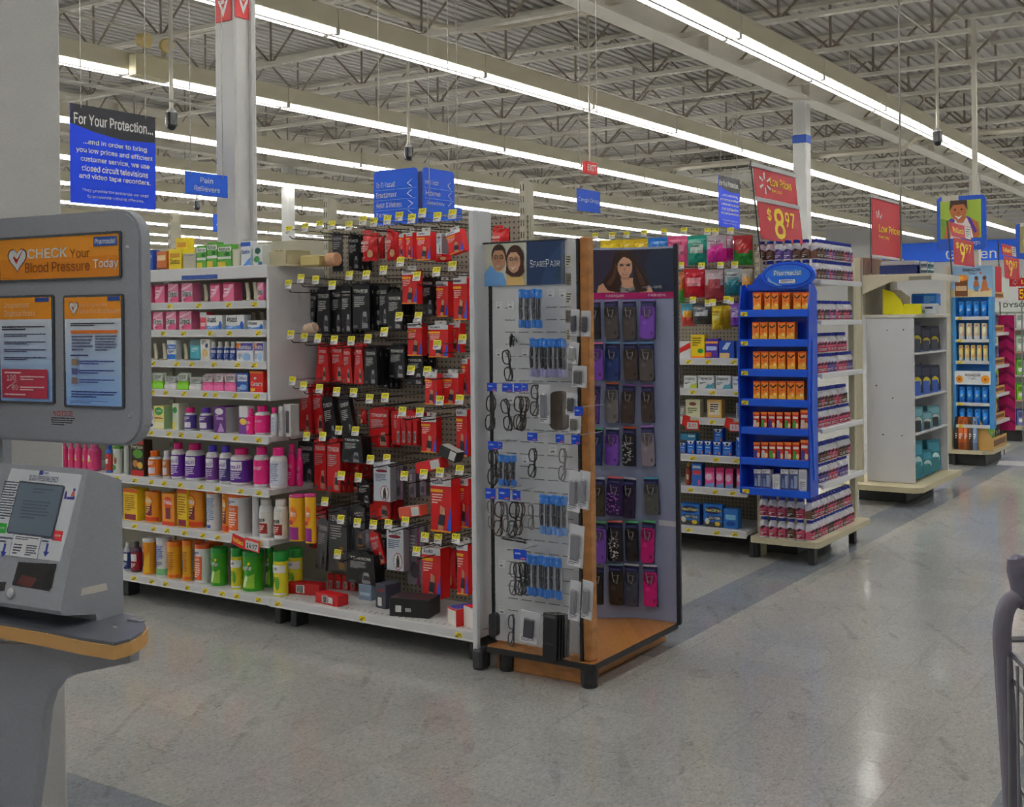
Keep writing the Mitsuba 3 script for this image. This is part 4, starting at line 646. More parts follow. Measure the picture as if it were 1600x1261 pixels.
# header photo: two people and lettering
hx0, hx1 = fp(P6, 66, 190)[0], fp(P6, 500, 190)[0]; hz1, hz0 = fp(P6, 280, 66)[2], fp(P6, 280, 300)[2]
SK, SK2, HR = C(206, 160, 128), C(186, 138, 106), C(52, 34, 26)
couple = lab(('r', 0, 0, .54, 1, C(206, 206, 188)), ('r', .54, 0, 1, 1, C(32, 58, 98)), ('p', [(.7, 0), (1, 0), (1, 1), (.82, .6)], C(40, 70, 110)), ('p', [(.86, .2), (1, .0), (1, .5)], C(36, 66, 92)),
    ('p', [(0, 0), (0, .3), (.08, .5), (.16, .34), (.24, .3), (.3, 0)], C(110, 165, 220)), ('p', [(.28, 0), (.3, .3), (.4, .2), (.5, .25), (.52, 0)], C(226, 190, 120)), ('e', .19, .72, .095, .27, HR), ('e', .19, .62, .085, .27, SK2), ('p', [(.1, .78), (.13, .92), (.24, .94), (.28, .78), (.24, .84), (.14, .84)], HR),
    ('e', .40, .62, .115, .33, C(60, 30, 26)), ('p', [(.3, .62), (.28, .3), (.36, .2), (.46, .2), (.52, .3), (.5, .62)], C(70, 36, 30)), ('e', .385, .56, .082, .27, SK), ('p', [(.3, .66), (.34, .86), (.44, .86), (.47, .66), (.42, .78), (.35, .78)], C(64, 32, 28)),
    ('e', .155, .68, .03, .05, C(36, 30, 30)), ('e', .155, .68, .024, .035, SK2), ('e', .225, .68, .03, .05, C(36, 30, 30)), ('e', .225, .68, .024, .035, SK2), ('e', .155, .68, .008, .018, C(30, 24, 22)), ('e', .225, .68, .008, .018, C(30, 24, 22)), ('e', .19, .58, .012, .03, C(170, 120, 92)), ('p', [(.155, .5), (.19, .46), (.225, .5), (.19, .43)], C(240, 232, 226)),
    ('e', .355, .62, .026, .045, C(50, 36, 36)), ('e', .355, .62, .021, .034, SK), ('e', .418, .62, .026, .045, C(50, 36, 36)), ('e', .418, .62, .021, .034, SK), ('e', .355, .62, .008, .018, C(34, 26, 24)), ('e', .418, .62, .008, .018, C(34, 26, 24)), ('e', .385, .53, .01, .025, SK2), ('p', [(.35, .45), (.385, .41), (.425, .45), (.385, .37)], C(245, 236, 232)), ('t', 'S', .6, .40, .64, .58, C(232, 234, 238)), ('t', 'PARE', .648, .405, .79, .54, C(232, 234, 238)), ('t', 'P', .80, .40, .84, .58, C(232, 234, 238)), ('t', 'AIR', .85, .405, .97, .54, C(232, 234, 238)))
put('header_photo', M().box(hx0, WY - .008, hz0, hx1, WY - .001, hz1, C(30, 54, 92), .001).join(art(couple, hx1 - hx0, hz1 - hz0), mat((hx0, WY - .008, hz0))), 'plastic', parent=ds, label='header photo of a smiling couple in glasses beside dark blue lettering')
put('header_cap', M().box(hx0 - .01, WY - .01, hz1, hx1 + .005, WY + .02, hz1 + .008, C(40, 42, 46), .002), parent=ds)
# clear wing at the right of the white panel
cw = M().box(wx1 - .0, 3.985, .10, wx1 + .002, WY - .004, 1.74, WHITE); put('clear_wing', mikit.ply((np.array([[wx1, 4.03, .10], [wx1, WY - .004, .10], [wx1, WY - .004, 1.82], [wx1, 4.03, 1.82]]), np.array([[0, 1, 2], [0, 2, 3]])), 'clear'), parent=ds, label='clear plastic side wing')
tk = M(); tkw = .024
for i in range(9): tk.box(wx1 + .002, 4.05, 1.78 - i * .06, wx1 + .0035, 4.09, 1.78 - i * .06 + .045, [C(196, 190, 176), C(150, 144, 130), C(205, 205, 200)][i % 3], .0005)
for i in range(5): put('wing_sticker', shape(M().box(0, 0, 0, .0015, .042, .05, [C(196, 190, 176), C(120, 114, 104), C(200, 200, 196), C(90, 84, 78), C(180, 176, 166)][i], .0004).join(art([('l', .1, .1, .9, .9, 4, CHAR)], .042, .05), mat((.002, 0, 0), rz=90))), parent=ds, to=mat((wx1 + .002, 4.06, 1.72 - i * .075)))
# eyeglasses: two rims, bridge, folded temples; hung upright by one temple
def specs(col, w=.128, lens=True, slim=1.0):
    m, hh = M(), w * .155 * slim; a = np.arange(17) * 2 * np.pi / 16
    for s in (-1, 1):
        pts = np.stack([s * w * .262 + w * .215 * np.sign(np.cos(a)) * np.abs(np.cos(a)) ** .8, 0 * a, hh * np.sign(np.sin(a)) * np.abs(np.sin(a)) ** .8], 1); m.tube(pts, .0026, col, 5, False)
    m.tube([(-w * .05, 0, hh * .3), (0, -.002, hh * .5), (w * .05, 0, hh * .3)], .0022, col, 5)
    t = M()
    for s in (-1, 1): t.tube([(s * w * .485, .0, hh * .35), (s * w * .49, .006, hh * .35), (s * w * .3, .012 + .003 * s, hh * .2), (-s * w * .25, .014 + .003 * s, hh * .05), (-s * w * .46, .015 + .003 * s, -hh * .7)], .0024, col, 5)
    out = {'': shape(m, 'plastic', True), 'temples': shape(t, 'plastic', True)}
    if lens:
        v, f = [], []
        for s in (-1, 1):
            n = len(v); v += [(s * w * .262 + w * .2 * math.cos(x), 0, hh * .95 * math.sin(x)) for x in a[:-1]]; f += [[n, n + i, n + i + 1] for i in range(1, 15)]
        out['lenses'] = mikit.ply((np.array(v), np.array(f)), 'clear')
    return out
SPK, SPB, SPG = specs(C(24, 24, 27)), specs(C(70, 48, 40)), specs(C(110, 108, 110), slim=.8)
SPT = specs(C(60, 64, 78), slim=.7)
white_tag = shape(M().box(-.0165, -.001, -.0165, .0165, 0, .0165, C(226, 228, 230), .0005).join(art([('l', .2, .55, .8, .85, 2, C(190, 192, 196)), ('r', .2, .15, .65, .35, C(110, 112, 116))], .033, .033), mat((-.0165, -.001, -.0165))))
def peg_at(x, z, y0=WY, y1=4.10): return M().tube([(x, y0, z), (x, y1, z)], .0018, C(170, 172, 176), 5)
gn = [0, 0, 0, 0]
def tag_small(crop, x, y): q = fp(crop, x, y); put('price_square', white_tag, parent=ds, to=mat((q[0], WY - .001, q[2])))
for x, y in ((140, 412), (206, 408), (424, 345), (489, 345), (140, 670), (285, 670), (208, 920), (440, 1200)): tag_small(P6, x, y)
for x, y in ((270, 60), (410, 10), (148, 600), (150, 840)): tag_small(P7, x, y)
def glasses_pack(w, h, foot=C(60, 120, 200)):
    hd, ft = C(60, 130, 215), foot
    m = M().box(-w / 2, .003, -h, w / 2, .006, 0, C(190, 192, 198), .0006).box(-w / 2, -.012, -.038 * h / .165, w / 2, .008, 0, hd, .002).box(-w / 2, -.012, -h, w / 2, .008, -h + .034 * h / .165, ft, .002)
    m.join(art([('l', .1, .2, .9, .7, 2, C(190, 215, 245))], w, .03), mat((-w / 2, -.0125, -.034 * h / .165)))
    t = M(); g = C(58, 58, 66)
    for s, z in ((-1, 0), (1, 0)): pass
    for zc in (-.36 * h, -.64 * h):
        a = np.arange(13) * 2 * np.pi / 12; t.tube(np.stack([w * .3 * np.cos(a), 0 * a - .003, zc + h * .12 * np.sin(a)], 1), .0022, g, 5, False)
    t.tube([(w * .3, -.008, -.22 * h), (w * .18, -.01, -.5 * h), (w * .34, -.008, -.8 * h)], .0022, g, 5); t.tube([(-w * .32, -.008, -.2 * h), (-w * .2, -.012, -.5 * h), (-w * .3, -.008, -.78 * h)], .0022, g, 5)
    return {'': shape(m, 'plastic'), 'eyeglasses': shape(t, 'plastic', True)}
def packs(crop, x0, y0, x1, y1, n, where, foot=C(60, 120, 200)):
    a, b = fp(crop, x0, (y0 + y1) / 2, 4.13), fp(crop, x1, (y0 + y1) / 2, 4.13); zt, zb_ = fp(crop, (x0 + x1) / 2, y0, 4.13)[2], fp(crop, (x0 + x1) / 2, y1, 4.13)[2]
    dx = (b[0] - a[0]) / n; sd = glasses_pack(min(dx * 1.0, .036), zt - zb_, foot)
    for i in range(n): inst('glasses_pack', sd, mat((a[0] + dx * (i + .5), 4.13 + .004 * (i % 3), zt - .003 * (i % 2)), rz=-38 + 5 * (i % 2), ry=[0, 2, -2][i % 3]), f'blue ended reading glasses pack, {ORD[i + 1]} from left {where}', 'glasses pack', 'blue ended glasses packs on the stand')
packs(P6, 250, 320, 377, 532, 4, 'in the topmost group'); packs(P6, 312, 590, 412, 800, 4, 'in the left second row group', C(150, 150, 190)); packs(P6, 414, 590, 512, 800, 4, 'in the right second row group', C(150, 150, 190))
packs(P7, 132, 36, 218, 195, 3, 'in the left middle group'); packs(P7, 345, 245, 488, 450, 5, 'in the right fourth row group', C(110, 150, 210)); packs(P7, 278, 560, 452, 772, 6, 'in the lower group')
def hung(crop, x, y0, y1, sd, where, rz=0, tilt=0, yy=4.15, name='eyeglasses', cat='glasses'):
    q, q2 = fp(crop, x, y0, yy), fp(crop, x, y1, yy); ln = q[2] - q2[2]
    if ln < .02: return
    inst(name, sd, mat((q[0], yy, (q[2] + q2[2]) / 2), ry=90 + tilt, sc=ln / .128), where, cat)
h_ = [(P6, 92, 900, 1100, SPK, 'black folded glasses beside the left edge strip, third row', 4), (P6, 180, 920, 1100, SPK, 'black glasses hanging below the second blue tag, third row', -10), (P6, 245, 905, 1095, SPK, 'black glasses hanging below the third blue tag, third row', 3), (P6, 268, 905, 1100, SPB, 'brown glasses hanging below the fourth blue tag, third row', 12), (P6, 335, 842, 1018, SPK, 'upright black framed glasses left of the clear pack', 4), (P6, 185, 652, 828, SPK, 'thin black glasses alone below the sideways pair', -8),
      (P7, 100, 0, 195, SPK, 'black glasses at the left edge, middle row', 3), (P7, 305, 0, 155, SPK, 'upright black glasses at the centre of the middle row', 4), (P7, 460, 0, 172, SPG, 'grey metal framed glasses right of the centre pair', 3), (P7, 90, 270, 420, SPG, 'grey glasses below the first tag of the fourth row', -4), (P7, 130, 275, 460, SPB, 'brown glasses below the second tag of the fourth row', 5), (P7, 165, 280, 440, SPG, 'thin grey glasses below the middle tag of the fourth row', -6), (P7, 205, 275, 465, SPK, 'black glasses below the last tag of the fourth row', 8), (P7, 235, 280, 455, SPB, 'slanting brown glasses left of the round grey pair', 10), (P7, 297, 290, 425, SPG, 'round grey glasses left of the blue packs', 0),
      (P7, 205, 590, 765, SPG, 'grey glasses leftmost in the lowest hanging bunch', 2), (P7, 232, 592, 766, SPK, 'black glasses second in the lowest hanging bunch', -3), (P7, 255, 590, 760, SPK, 'black glasses third in the lowest hanging bunch', 4), (P7, 278, 596, 768, SPK, 'black glasses rightmost in the lowest hanging bunch', 8), (P7, 140, 60, 195, SPK, 'black glasses peeking out under the middle blue pack', -6), (P7, 175, 70, 200, SPB, 'brown glasses under the middle blue packs', 5)]
for i, k in enumerate(h_): hung(k[0], k[1], k[2], k[3], k[4], k[5], tilt=k[6], yy=4.15 - .012 * (i % 3))
q = fp(P6, 205, 602, 4.13); inst('eyeglasses', SPK, mat(q, rz=-60, ry=6, sc=1.15), 'black glasses lying sideways on a peg below the top packs', 'glasses')
q = fp(P7, 210, 480, 4.13); inst('eyeglasses', SPK, mat(q, rz=-10, rx=70, ry=6), 'black glasses lying flat on a peg above the lowest bunch', 'glasses')
bt = lambda w, h: M().box(-w / 2, -.002, 0, w / 2, 0, h, C(24, 70, 200), .0008).join(art([('l', .12, .4, .9, .75, 1, C(150, 180, 245)), ('r', .55, .1, .9, .22, C(230, 90, 90))], w, h), mat((-w / 2, -.002, 0)))
for crop, x0, y0, x1, y1 in ((P6, 75, 835, 128, 880), (P6, 157, 838, 213, 882), (P6, 222, 838, 263, 882), (P6, 266, 838, 298, 880), (P6, 295, 1108, 350, 1150), (P6, 450, 1118, 497, 1160), (P6, 537, 1120, 583, 1170), (P6, 80, 1155, 136, 1200), (P6, 138, 1158, 158, 1198), (P6, 553, 965, 600, 1015), (P7, 62, 212, 115, 262), (P7, 130, 212, 189, 266), (P7, 203, 222, 243, 268), (P7, 208, 530, 275, 575)):
    yy = 4.07 if x0 < 500 else 3.99; a, b = fp(crop, x0, y1, yy), fp(crop, x1, y0, yy)
    k = put('blue_tag', shape(bt(b[0] - a[0], b[2] - a[2]), 'plastic'), parent=ds, to=mat(((a[0] + b[0]) / 2, yy, a[2])))
    put('peg', peg_at(0, 0, WY - yy, .0), 'metal', parent=k, to=mat(((a[0] + b[0]) / 2, yy, b[2] - .004)))
# cases and clear packs
def clearpack(w, h, core, hd=C(228, 230, 234)):
    m = M().box(-w / 2, .004, -h, w / 2, .0065, 0, C(206, 208, 214), .0006).box(-w * .26, -.012, -h * .82, w * .26, .003, -h * .22, core, .008); m.box(-w / 2 * .9, -.003, -h * .98, w / 2 * .9, .003, -h * .78, hd, .001).join(art([('l', .1, .15, .9, .85, 3, C(120, 122, 140))], w * .9, h * .2), mat((-w * .45, -.0035, -h * .98)))
    cv = np.array([(x, y, z) for x in (-w / 2, w / 2) for y in (-.016, .003) for z in (-h, 0)]); cf = np.array([[0, 4, 5], [0, 5, 1], [0, 1, 3], [0, 3, 2], [4, 6, 7], [4, 7, 5]])
    return {'': shape(m, 'plastic'), 'clear_shell': mikit.ply((cv, cf), 'clear')}
def side(crop, x0, y0, x1, y1, core, label, yy=4.05, rz=0, tilt=0):
    a, b = fp(crop, x0, (y0 + y1) / 2, yy), fp(crop, x1, (y0 + y1) / 2, yy); zt, zb_ = fp(crop, (x0 + x1) / 2, y0, yy)[2], fp(crop, (x0 + x1) / 2, y1, yy)[2]
    inst('clear_glasses_pack', clearpack(b[0] - a[0], zt - zb_, core), mat(((a[0] + b[0]) / 2, yy, zt), rz=rz, ry=tilt), label, 'glasses pack')
side(P6, 355, 845, 416, 1060, C(120, 124, 136), 'clear glasses pack with white band left of the brown case')
k = 0
for x0, y0, x1, y1, core, w_ in ((525, 432, 580, 580, C(60, 62, 76), 'upper left of two on the post top'), (582, 440, 642, 582, C(54, 56, 70), 'upper right of two on the post top'), (516, 612, 580, 732, C(150, 150, 156), 'tilted, below the topmost pair'), (530, 740, 622, 860, C(70, 70, 76), 'dark, above the blue side tag'), (500, 890, 570, 1010, C(60, 58, 62), 'beside the brown case'), (515, 1010, 590, 1110, C(96, 90, 84), 'narrow, under the blue side tag')):
    side(P6, x0, y0, x1, y1, core, f'clear hanging pack {w_} at the stand corner', 3.99 if x0 > 514 else 4.03, -12, 7 if 'tilted' in w_ else 2)
for x0, y0, x1, y1, w_ in ((490, 120, 560, 335, 'left of pair above the wide one'), (545, 120, 606, 320, 'right of pair above the wide one'), (490, 400, 577, 620, 'wide, in the middle'), (495, 690, 558, 900, 'lowest left'), (560, 690, 622, 892, 'lowest right')):
    side(P7, x0, y0, x1, y1, C(130, 130, 138), f'clear white banded pack, {w_} at the stand corner', 3.99 - .006 * (x0 % 2), -10, 4)
a, b = fp(P6, 408, 1090, 4.08), fp(P6, 508, 880, 4.08); cw_, ch_ = b[0] - a[0], b[2] - a[2]
put('glasses_case', M().extrude(rrect(0, 0, cw_, ch_, cw_ * .42), 0, .03, C(74, 64, 58)), 'matte', label='rounded dark brown soft glasses case hanging on the white panel', cat='case', to=mat(a, ry=2))
put('glasses_case', M().extrude(rrect(-.02, -.1, .02, 0, .018), 0, .028, C(34, 34, 38)), 'plastic', label='small black case in clear wrap at the bottom left of the stand', cat='case', to=mat(fp(P7, 97, 858, 4.13)))
hung(P7, 195, 862, 1030, SPT, 'grey glasses with a white tag hanging at the bottom row', tilt=2, yy=4.12)
side(P7, 245, 850, 345, 1015, C(52, 50, 62), 'white card pack with a dark case at the bottom row', 4.10, 0, 5)
for i in range(5):
    a, b = fp(P7, 355 + 16 * i, 1095 - 6 * i, 4.08 + .012 * i), fp(P7, 425 + 16 * i, 860, 4.08 + .012 * i)
    m = M().box(0, 0, 0, b[0] - a[0], .009, b[2] - a[2], C(28, 30, 34), .003).join(art([('r', .1, .9, .9, .97, C(70, 72, 78)), ('e', .5, .35, .3, .02, C(50, 52, 58))], b[0] - a[0], b[2] - a[2]))
    put('glasses_wallet', m, 'plastic', label=f'black flat glasses wallet, {ORD[i + 1]} from the front at the bottom of the stand', cat='wallet', group='black wallets on the stand', to=mat(a, ry=2))
# concave pouch panel with portrait header
A0, A1 = np.array([-2.765, 4.77]), np.array([-2.378, 4.905]); ct = (A0 + A1) / 2; tng = (A1 - A0) / np.linalg.norm(A1 - A0); nrm = np.array([tng[1], -tng[0]]); half = np.linalg.norm(A1 - A0) / 2; SAG = .055
def on_arc(t, off=0.0): # t in -1..1
    return ct + tng * half * t - nrm * (SAG * (1 - t * t)) + nrm * off
def curved(z0, z1, col, off=0.0, n=14, t0=-1, t1=1):
    m = M(); ts = np.linspace(t0, t1, n + 1)
    for a, b in zip(ts[:-1], ts[1:]):
        p, q = on_arc(a, off), on_arc(b, off); m.quad((*p, z0), (*q, z0), (*q, z1), (*p, z1), col)
    return m
PZ1 = 1.842; PZ0 = 1.632
put('pouch_panel', M().join(curved(.109, PZ1, C(150, 160, 190))).join(curved(.109, PZ1, C(90, 95, 110), -.012)), parent=ds, label='concave blue grey panel', smooth=True)
e0, e1 = on_arc(1), on_arc(-1)
put('panel_edge', M().box(-.006, -.03, .109, .014, .02, PZ1 + .006, C(24, 25, 36), .003).moved(mat((*e0, 0), rz=20)), parent=ds, label='black right edge of the curved panel')
put('panel_edge', M().box(-.012, -.02, .109, .006, .02, PZ1 + .006, C(24, 25, 36), .003).moved(mat((*e1, 0), rz=20)), parent=ds)
def on_panel(ops, z0, z1, off=.002):
    w = half * 2; a = art([('r', 0, 0, 1, 1, ops[0])] + ops[1:], w, z1 - z0, gap=.0003); v, f, c = a.arrays()
    v3, idx = [], []
    tr = v[f]; cc = c[f]; out = M()
    V, F, K = [], [], []
    for t3, c3 in zip(tr, cc):
        if np.ptp(t3[:, 0]) > .06:
            vv, ff = trimesh.remesh.subdivide_to_size(t3, np.array([[0, 1, 2]]), .045)[:2]
        else: vv, ff = t3, np.array([[0, 1, 2]])
        F.append(ff + sum(map(len, V))); V.append(vv); K.append(np.repeat(c3[:1], len(vv), 0))
    V, F, K = np.vstack(V), np.vstack(F), np.vstack(K)
    t = V[:, 0] / half - 1; p = np.array([on_arc(a, off + .0012 - b) for a, b in zip(t, V[:, 1])])
    return M().add(np.c_[p, V[:, 2] + z0], F, K)
hair, hair2, skn, skd = C(58, 36, 30), C(84, 54, 42), C(220, 168, 138), C(196, 140, 112)
lady = [C(46, 42, 58), ('e', .28, .5, .3, .6, C(58, 50, 72)), ('e', .95, .55, .3, .7, C(38, 50, 74)), ('p', [(.1, 0), (.12, .16), (.22, .3), (.38, .34), (.56, .34), (.66, .26), (.74, 0)], skn), ('p', [(.34, 0), (.36, .14), (.44, .1), (.52, .14), (.55, 0)], C(60, 58, 66)), ('l', .36, .0, .54, .12, 4, C(200, 196, 190)),
    ('e', .41, .76, .125, .27, hair), ('p', [(.29, .86), (.26, .55), (.16, .25), (.22, .05), (.34, .0), (.38, .2), (.34, .5), (.36, .8)], hair), ('p', [(.5, .9), (.56, .7), (.64, .45), (.7, .2), (.66, .02), (.54, .0), (.5, .25), (.52, .5), (.48, .8)], hair), ('p', [(.31, .7), (.27, .4), (.2, .2), (.25, .15), (.31, .35), (.33, .6)], hair2), ('p', [(.53, .65), (.6, .4), (.65, .2), (.6, .12), (.56, .35)], hair2),
    ('p', [(.37, .4), (.37, .3), (.46, .3), (.46, .4)], skd), ('e', .415, .6, .085, .26, skn), ('p', [(.33, .66), (.36, .86), (.43, .9), (.49, .82), (.51, .66), (.47, .78), (.4, .84), (.36, .76)], hair),
    ('e', .378, .64, .022, .022, C(70, 50, 44)), ('e', .452, .64, .022, .022, C(70, 50, 44)), ('e', .378, .635, .012, .014, C(50, 60, 70)), ('e', .452, .635, .012, .014, C(50, 60, 70)), ('r', .35, .665, .40, .675, C(60, 40, 36)), ('r', .43, .665, .485, .675, C(60, 40, 36)), ('r', .34, .615, .4, .622, C(110, 84, 74)), ('r', .43, .615, .49, .622, C(110, 84, 74)), ('r', .4, .645, .43, .652, C(110, 84, 74)), ('e', .415, .54, .012, .03, skd), ('e', .415, .44, .03, .028, C(180, 66, 66)), ('e', .415, .445, .022, .014, C(244, 238, 234)),
    ('t', '~ulu~lmh', .62, .08, .84, .16, C(220, 220, 224))]
put('portrait_header', on_panel(lady, PZ0, PZ1 - .01), 'plastic', parent=ds, label='portrait of a smiling woman with long brown hair and rimless glasses')
fz1, fz0 = PZ0, PZ0 - .03
put('name_strip', on_panel([C(176, 28, 104), ('t', 'FASHION', .2, .3, .4, .72, C(246, 220, 236), True), ('t', 'FASHION', .68, .3, .88, .72, C(246, 220, 236), True)], fz0, fz1, .004), 'plastic', parent=ds, label='magenta strip lettered FASHION twice')
put('foot_strip', curved(.55, .575, C(205, 206, 215), .001, 4, .55, .98), parent=ds)
zeb, leo = ('zebra', C(226, 224, 226)), ('dots', C(196, 120, 220))
BK, BG, PU_, DP = C(44, 42, 46), C(92, 84, 82), C(132, 80, 190), C(60, 44, 110)
pouch_rows = [[(BK, C(170, 150, 210), 'black'), (BG, C(190, 160, 220), 'taupe'), (BG, C(160, 150, 210), 'taupe'), (PU_, C(130, 110, 190), 'purple')],
              [(PU_, C(240, 130, 180), 'purple cornered'), (C(50, 70, 130), C(120, 180, 220), 'blue patterned'), (C(80, 66, 60), C(120, 150, 200), 'brown'), (BG, C(110, 160, 210), 'taupe')],
              [(C(96, 66, 140), C(110, 80, 150), 'dark violet'), (C(126, 122, 120), C(210, 110, 70), 'grey and orange'), (C(78, 62, 56), C(130, 90, 160), 'brown'), (C(72, 60, 56), C(150, 90, 150), 'brown')],
              [(C(40, 60, 110), C(90, 180, 140), 'navy'), (PU_, C(200, 205, 225), 'purple'), (zeb, C(230, 100, 60), 'zebra print'), (C(140, 130, 140), C(170, 120, 200), 'grey')],
              [(C(70, 64, 54), C(190, 200, 215), 'olive black'), (leo, C(220, 110, 120), 'violet dotted'), (C(52, 40, 66), C(205, 205, 225), 'dark plum'), (C(86, 88, 86), C(80, 150, 180), 'grey')],
              [(PU_, C(100, 180, 120), 'purple'), (zeb, C(220, 120, 110), 'spotted black and white'), (C(44, 42, 44), C(90, 190, 130), 'black'), (C(196, 30, 120), C(100, 180, 130), 'magenta')],
              [(C(40, 38, 42), C(90, 90, 100), 'black'), (C(56, 50, 44), C(120, 160, 180), 'dark camouflage'), (C(70, 78, 96), C(205, 205, 220), 'blue camouflage'), (C(206, 34, 126), C(210, 205, 225), 'magenta')]]
rects = [[(P6, 630, 385, 695, 597), (P6, 710, 380, 790, 597), (P6, 810, 380, 890, 602), (P6, 912, 378, 1000, 597)], [(P6, 635, 612, 712, 822), (P6, 717, 610, 802, 822), (P6, 815, 612, 900, 822), (P6, 902, 610, 988, 827)],
         [(P6, 632, 845, 695, 1057), (P6, 720, 830, 795, 1052), (P6, 812, 840, 888, 1057), (P6, 915, 845, 988, 1052)], [(P6, 635, 1078, 712, 1285), (P6, 722, 1078, 800, 1285), (P6, 815, 1072, 892, 1290), (P6, 912, 1065, 988, 1290)],
         [(P7, 610, 150, 682, 352), (P7, 690, 145, 775, 350), (P7, 772, 150, 847, 362), (P7, 878, 150, 960, 342)], [(P7, 615, 375, 690, 592), (P7, 690, 372, 775, 585), (P7, 783, 375, 855, 582), (P7, 870, 372, 946, 592)], [(P7, 618, 605, 677, 807), (P7, 697, 595, 777, 810), (P7, 780, 595, 858, 817), (P7, 875, 600, 952, 817)]]
RN = ['top', 'second', 'third', 'fourth', 'fifth', 'sixth', 'lowest']
for ri, (row, rc) in enumerate(zip(pouch_rows, rects)):
    for ci, ((col, hd, desc), (crop, px0, py0, px1, py1)) in enumerate(zip(row, rc)):
        ox, oy, s = crop; vx = ray(ox + (px0 + px1) / 2 / s, oy + (py0 + py1) / 2 / s)
        t = -.78 + .52 * ci; best = min(np.linspace(-1, 1, 201), key=lambda t_: abs(on_arc(t_, .03)[0] * vx[1] - on_arc(t_, .03)[1] * vx[0])); c2 = on_arc(best, .03)
        dist = c2[1] / vx[1]; k = dist / FPX; w, h = (px1 - px0) / s * k * 1.0, (py1 - py0) / s * k; zt = at_y(ox + px0 / s, oy + py0 / s, c2[1])[2]
        body = M(); pat = isinstance(col, tuple); base = (BK if col[0] == 'zebra' else C(60, 40, 90)) if pat else col
        body.box(-w / 2, .004, -h, w / 2, .007, 0, C(52, 54, 92), .001)                             # backing card
        body.extrude(rrect(-w * .46, -h * .99, w * .46, -h * .18, w * .2), -.012, .003, base)
        ops = [('r', .1, .84, .9, .9, C(70, 72, 120))]
        if pat:
            r = random.Random(ri * 7 + ci)
            for _ in range(46): x_, y_ = r.uniform(.1, .86), r.uniform(.06, .62); ops.append(('e', x_, y_, r.uniform(.03, .07), r.uniform(.008, .022), col[1]))
        else: ops += [('p', [(.08, .62), (.5, .5), (.92, .62), (.92, .8), (.08, .8)], np.clip(base * .45, 0, 1)), ('e', .35, .42, .17, .05, base * 1.25 + .012), ('r', .72, .12, .88, .2, base * .5)]
        body.join(art(ops, w, h), mat((-w / 2, -.0122, -h)))
        hdm = M().box(-w / 2, -.004, -h * .05, w / 2, .009, 0, hd, .0015); gl = M()
        gl.tube([(-w * .2, -.014, -h * .2), (-w * .12, -.016, -h * .42), (w * .1, -.016, -h * .46), (w * .22, -.014, -h * .25)], .002, C(150, 146, 150), 5); a_ = np.arange(13) * 2 * np.pi / 12
        gl.tube(np.stack([w * .02 + w * .2 * np.cos(a_), 0 * a_ - .0145, -h * .33 + h * .07 * np.sin(a_)], 1), .0017, C(120, 112, 110), 4, False)
        inst('glasses_pouch', {'': shape(body, 'plastic'), 'header': shape(hdm, 'plastic'), 'eyeglasses': shape(gl, 'plastic')}, mat((*c2, zt), rz=math.degrees(math.atan2(tng[1], tng[0])) + rng.uniform(-4, 4) - 14, ry=rng.uniform(-3, 3)), f'{desc} glasses pouch, {ORD[ci + 1]} from left in the {RN[ri]} pouch row', 'glasses pouch', 'glasses pouches on the curved panel')
m = M()
for (crop, x, y0, y1) in ((P6, 1005, 880, 884),): pass

# ------------------------------------------------------------------ second gondola: cough drops side, blue tower, drink bottles on its end
S2, Y2F, Y2P, E2X = 'the cough drop gondola', 6.97, 7.42, -2.87
g2 = thing('shelf_bay', 'cough drop shelving bay with hanging candy bags behind the glasses stand', 'shelving')
bx0 = -4.09
put('back_panel', M().box(bx0 - 1.22, Y2P, .1, E2X - .03, Y2P + .012, 2.0, WHITE), 'pegboard', parent=g2)
D1, D2 = (1030, 340, 4.203), (1030, 600, 4.348)
def z2(crop, x, y, yy=Y2F): ox, oy, s = crop; return at_y(ox + x / s, oy + y / s, yy)[2]
ZS = [z2(D1, 400, 925), z2(D1, 400, 1128), z2(D2, 400, 236), z2(D2, 400, 492), z2(D2, 400, 712), z2(D2, 400, 985)]
for i, z in enumerate(ZS): shelf(g2, bx0, E2X - .03, Y2F + (.02 if i < 5 else 0), Y2P, z, .04, 8, 200 + i)
for i, z in enumerate(ZS[2:]): shelf(g2, bx0 - 1.22, bx0, Y2F + .02, Y2P, z, .04, 8, 220 + i)
upright(E2X - .01, Y2F + .32, 1.98, g2, BEIGEP); upright(bx0, Y2P - .01, 2.05, g2); upright(bx0 - 1.2, Y2P - .01, 2.05, g2)
put('foot', M().box(E2X - .03, Y2F + .03, 0, E2X + .0, Y2F + .12, .11, CHAR, .004), parent=g2); put('foot', M().box(bx0 - .03, Y2F + .05, 0, bx0, Y2F + .12, .11, CHAR, .004), parent=g2)
put('plinth', M().box(bx0 - 1.2, Y2P - .03, 0, E2X, Y2P - .01, .12, CHAR), parent=g2)
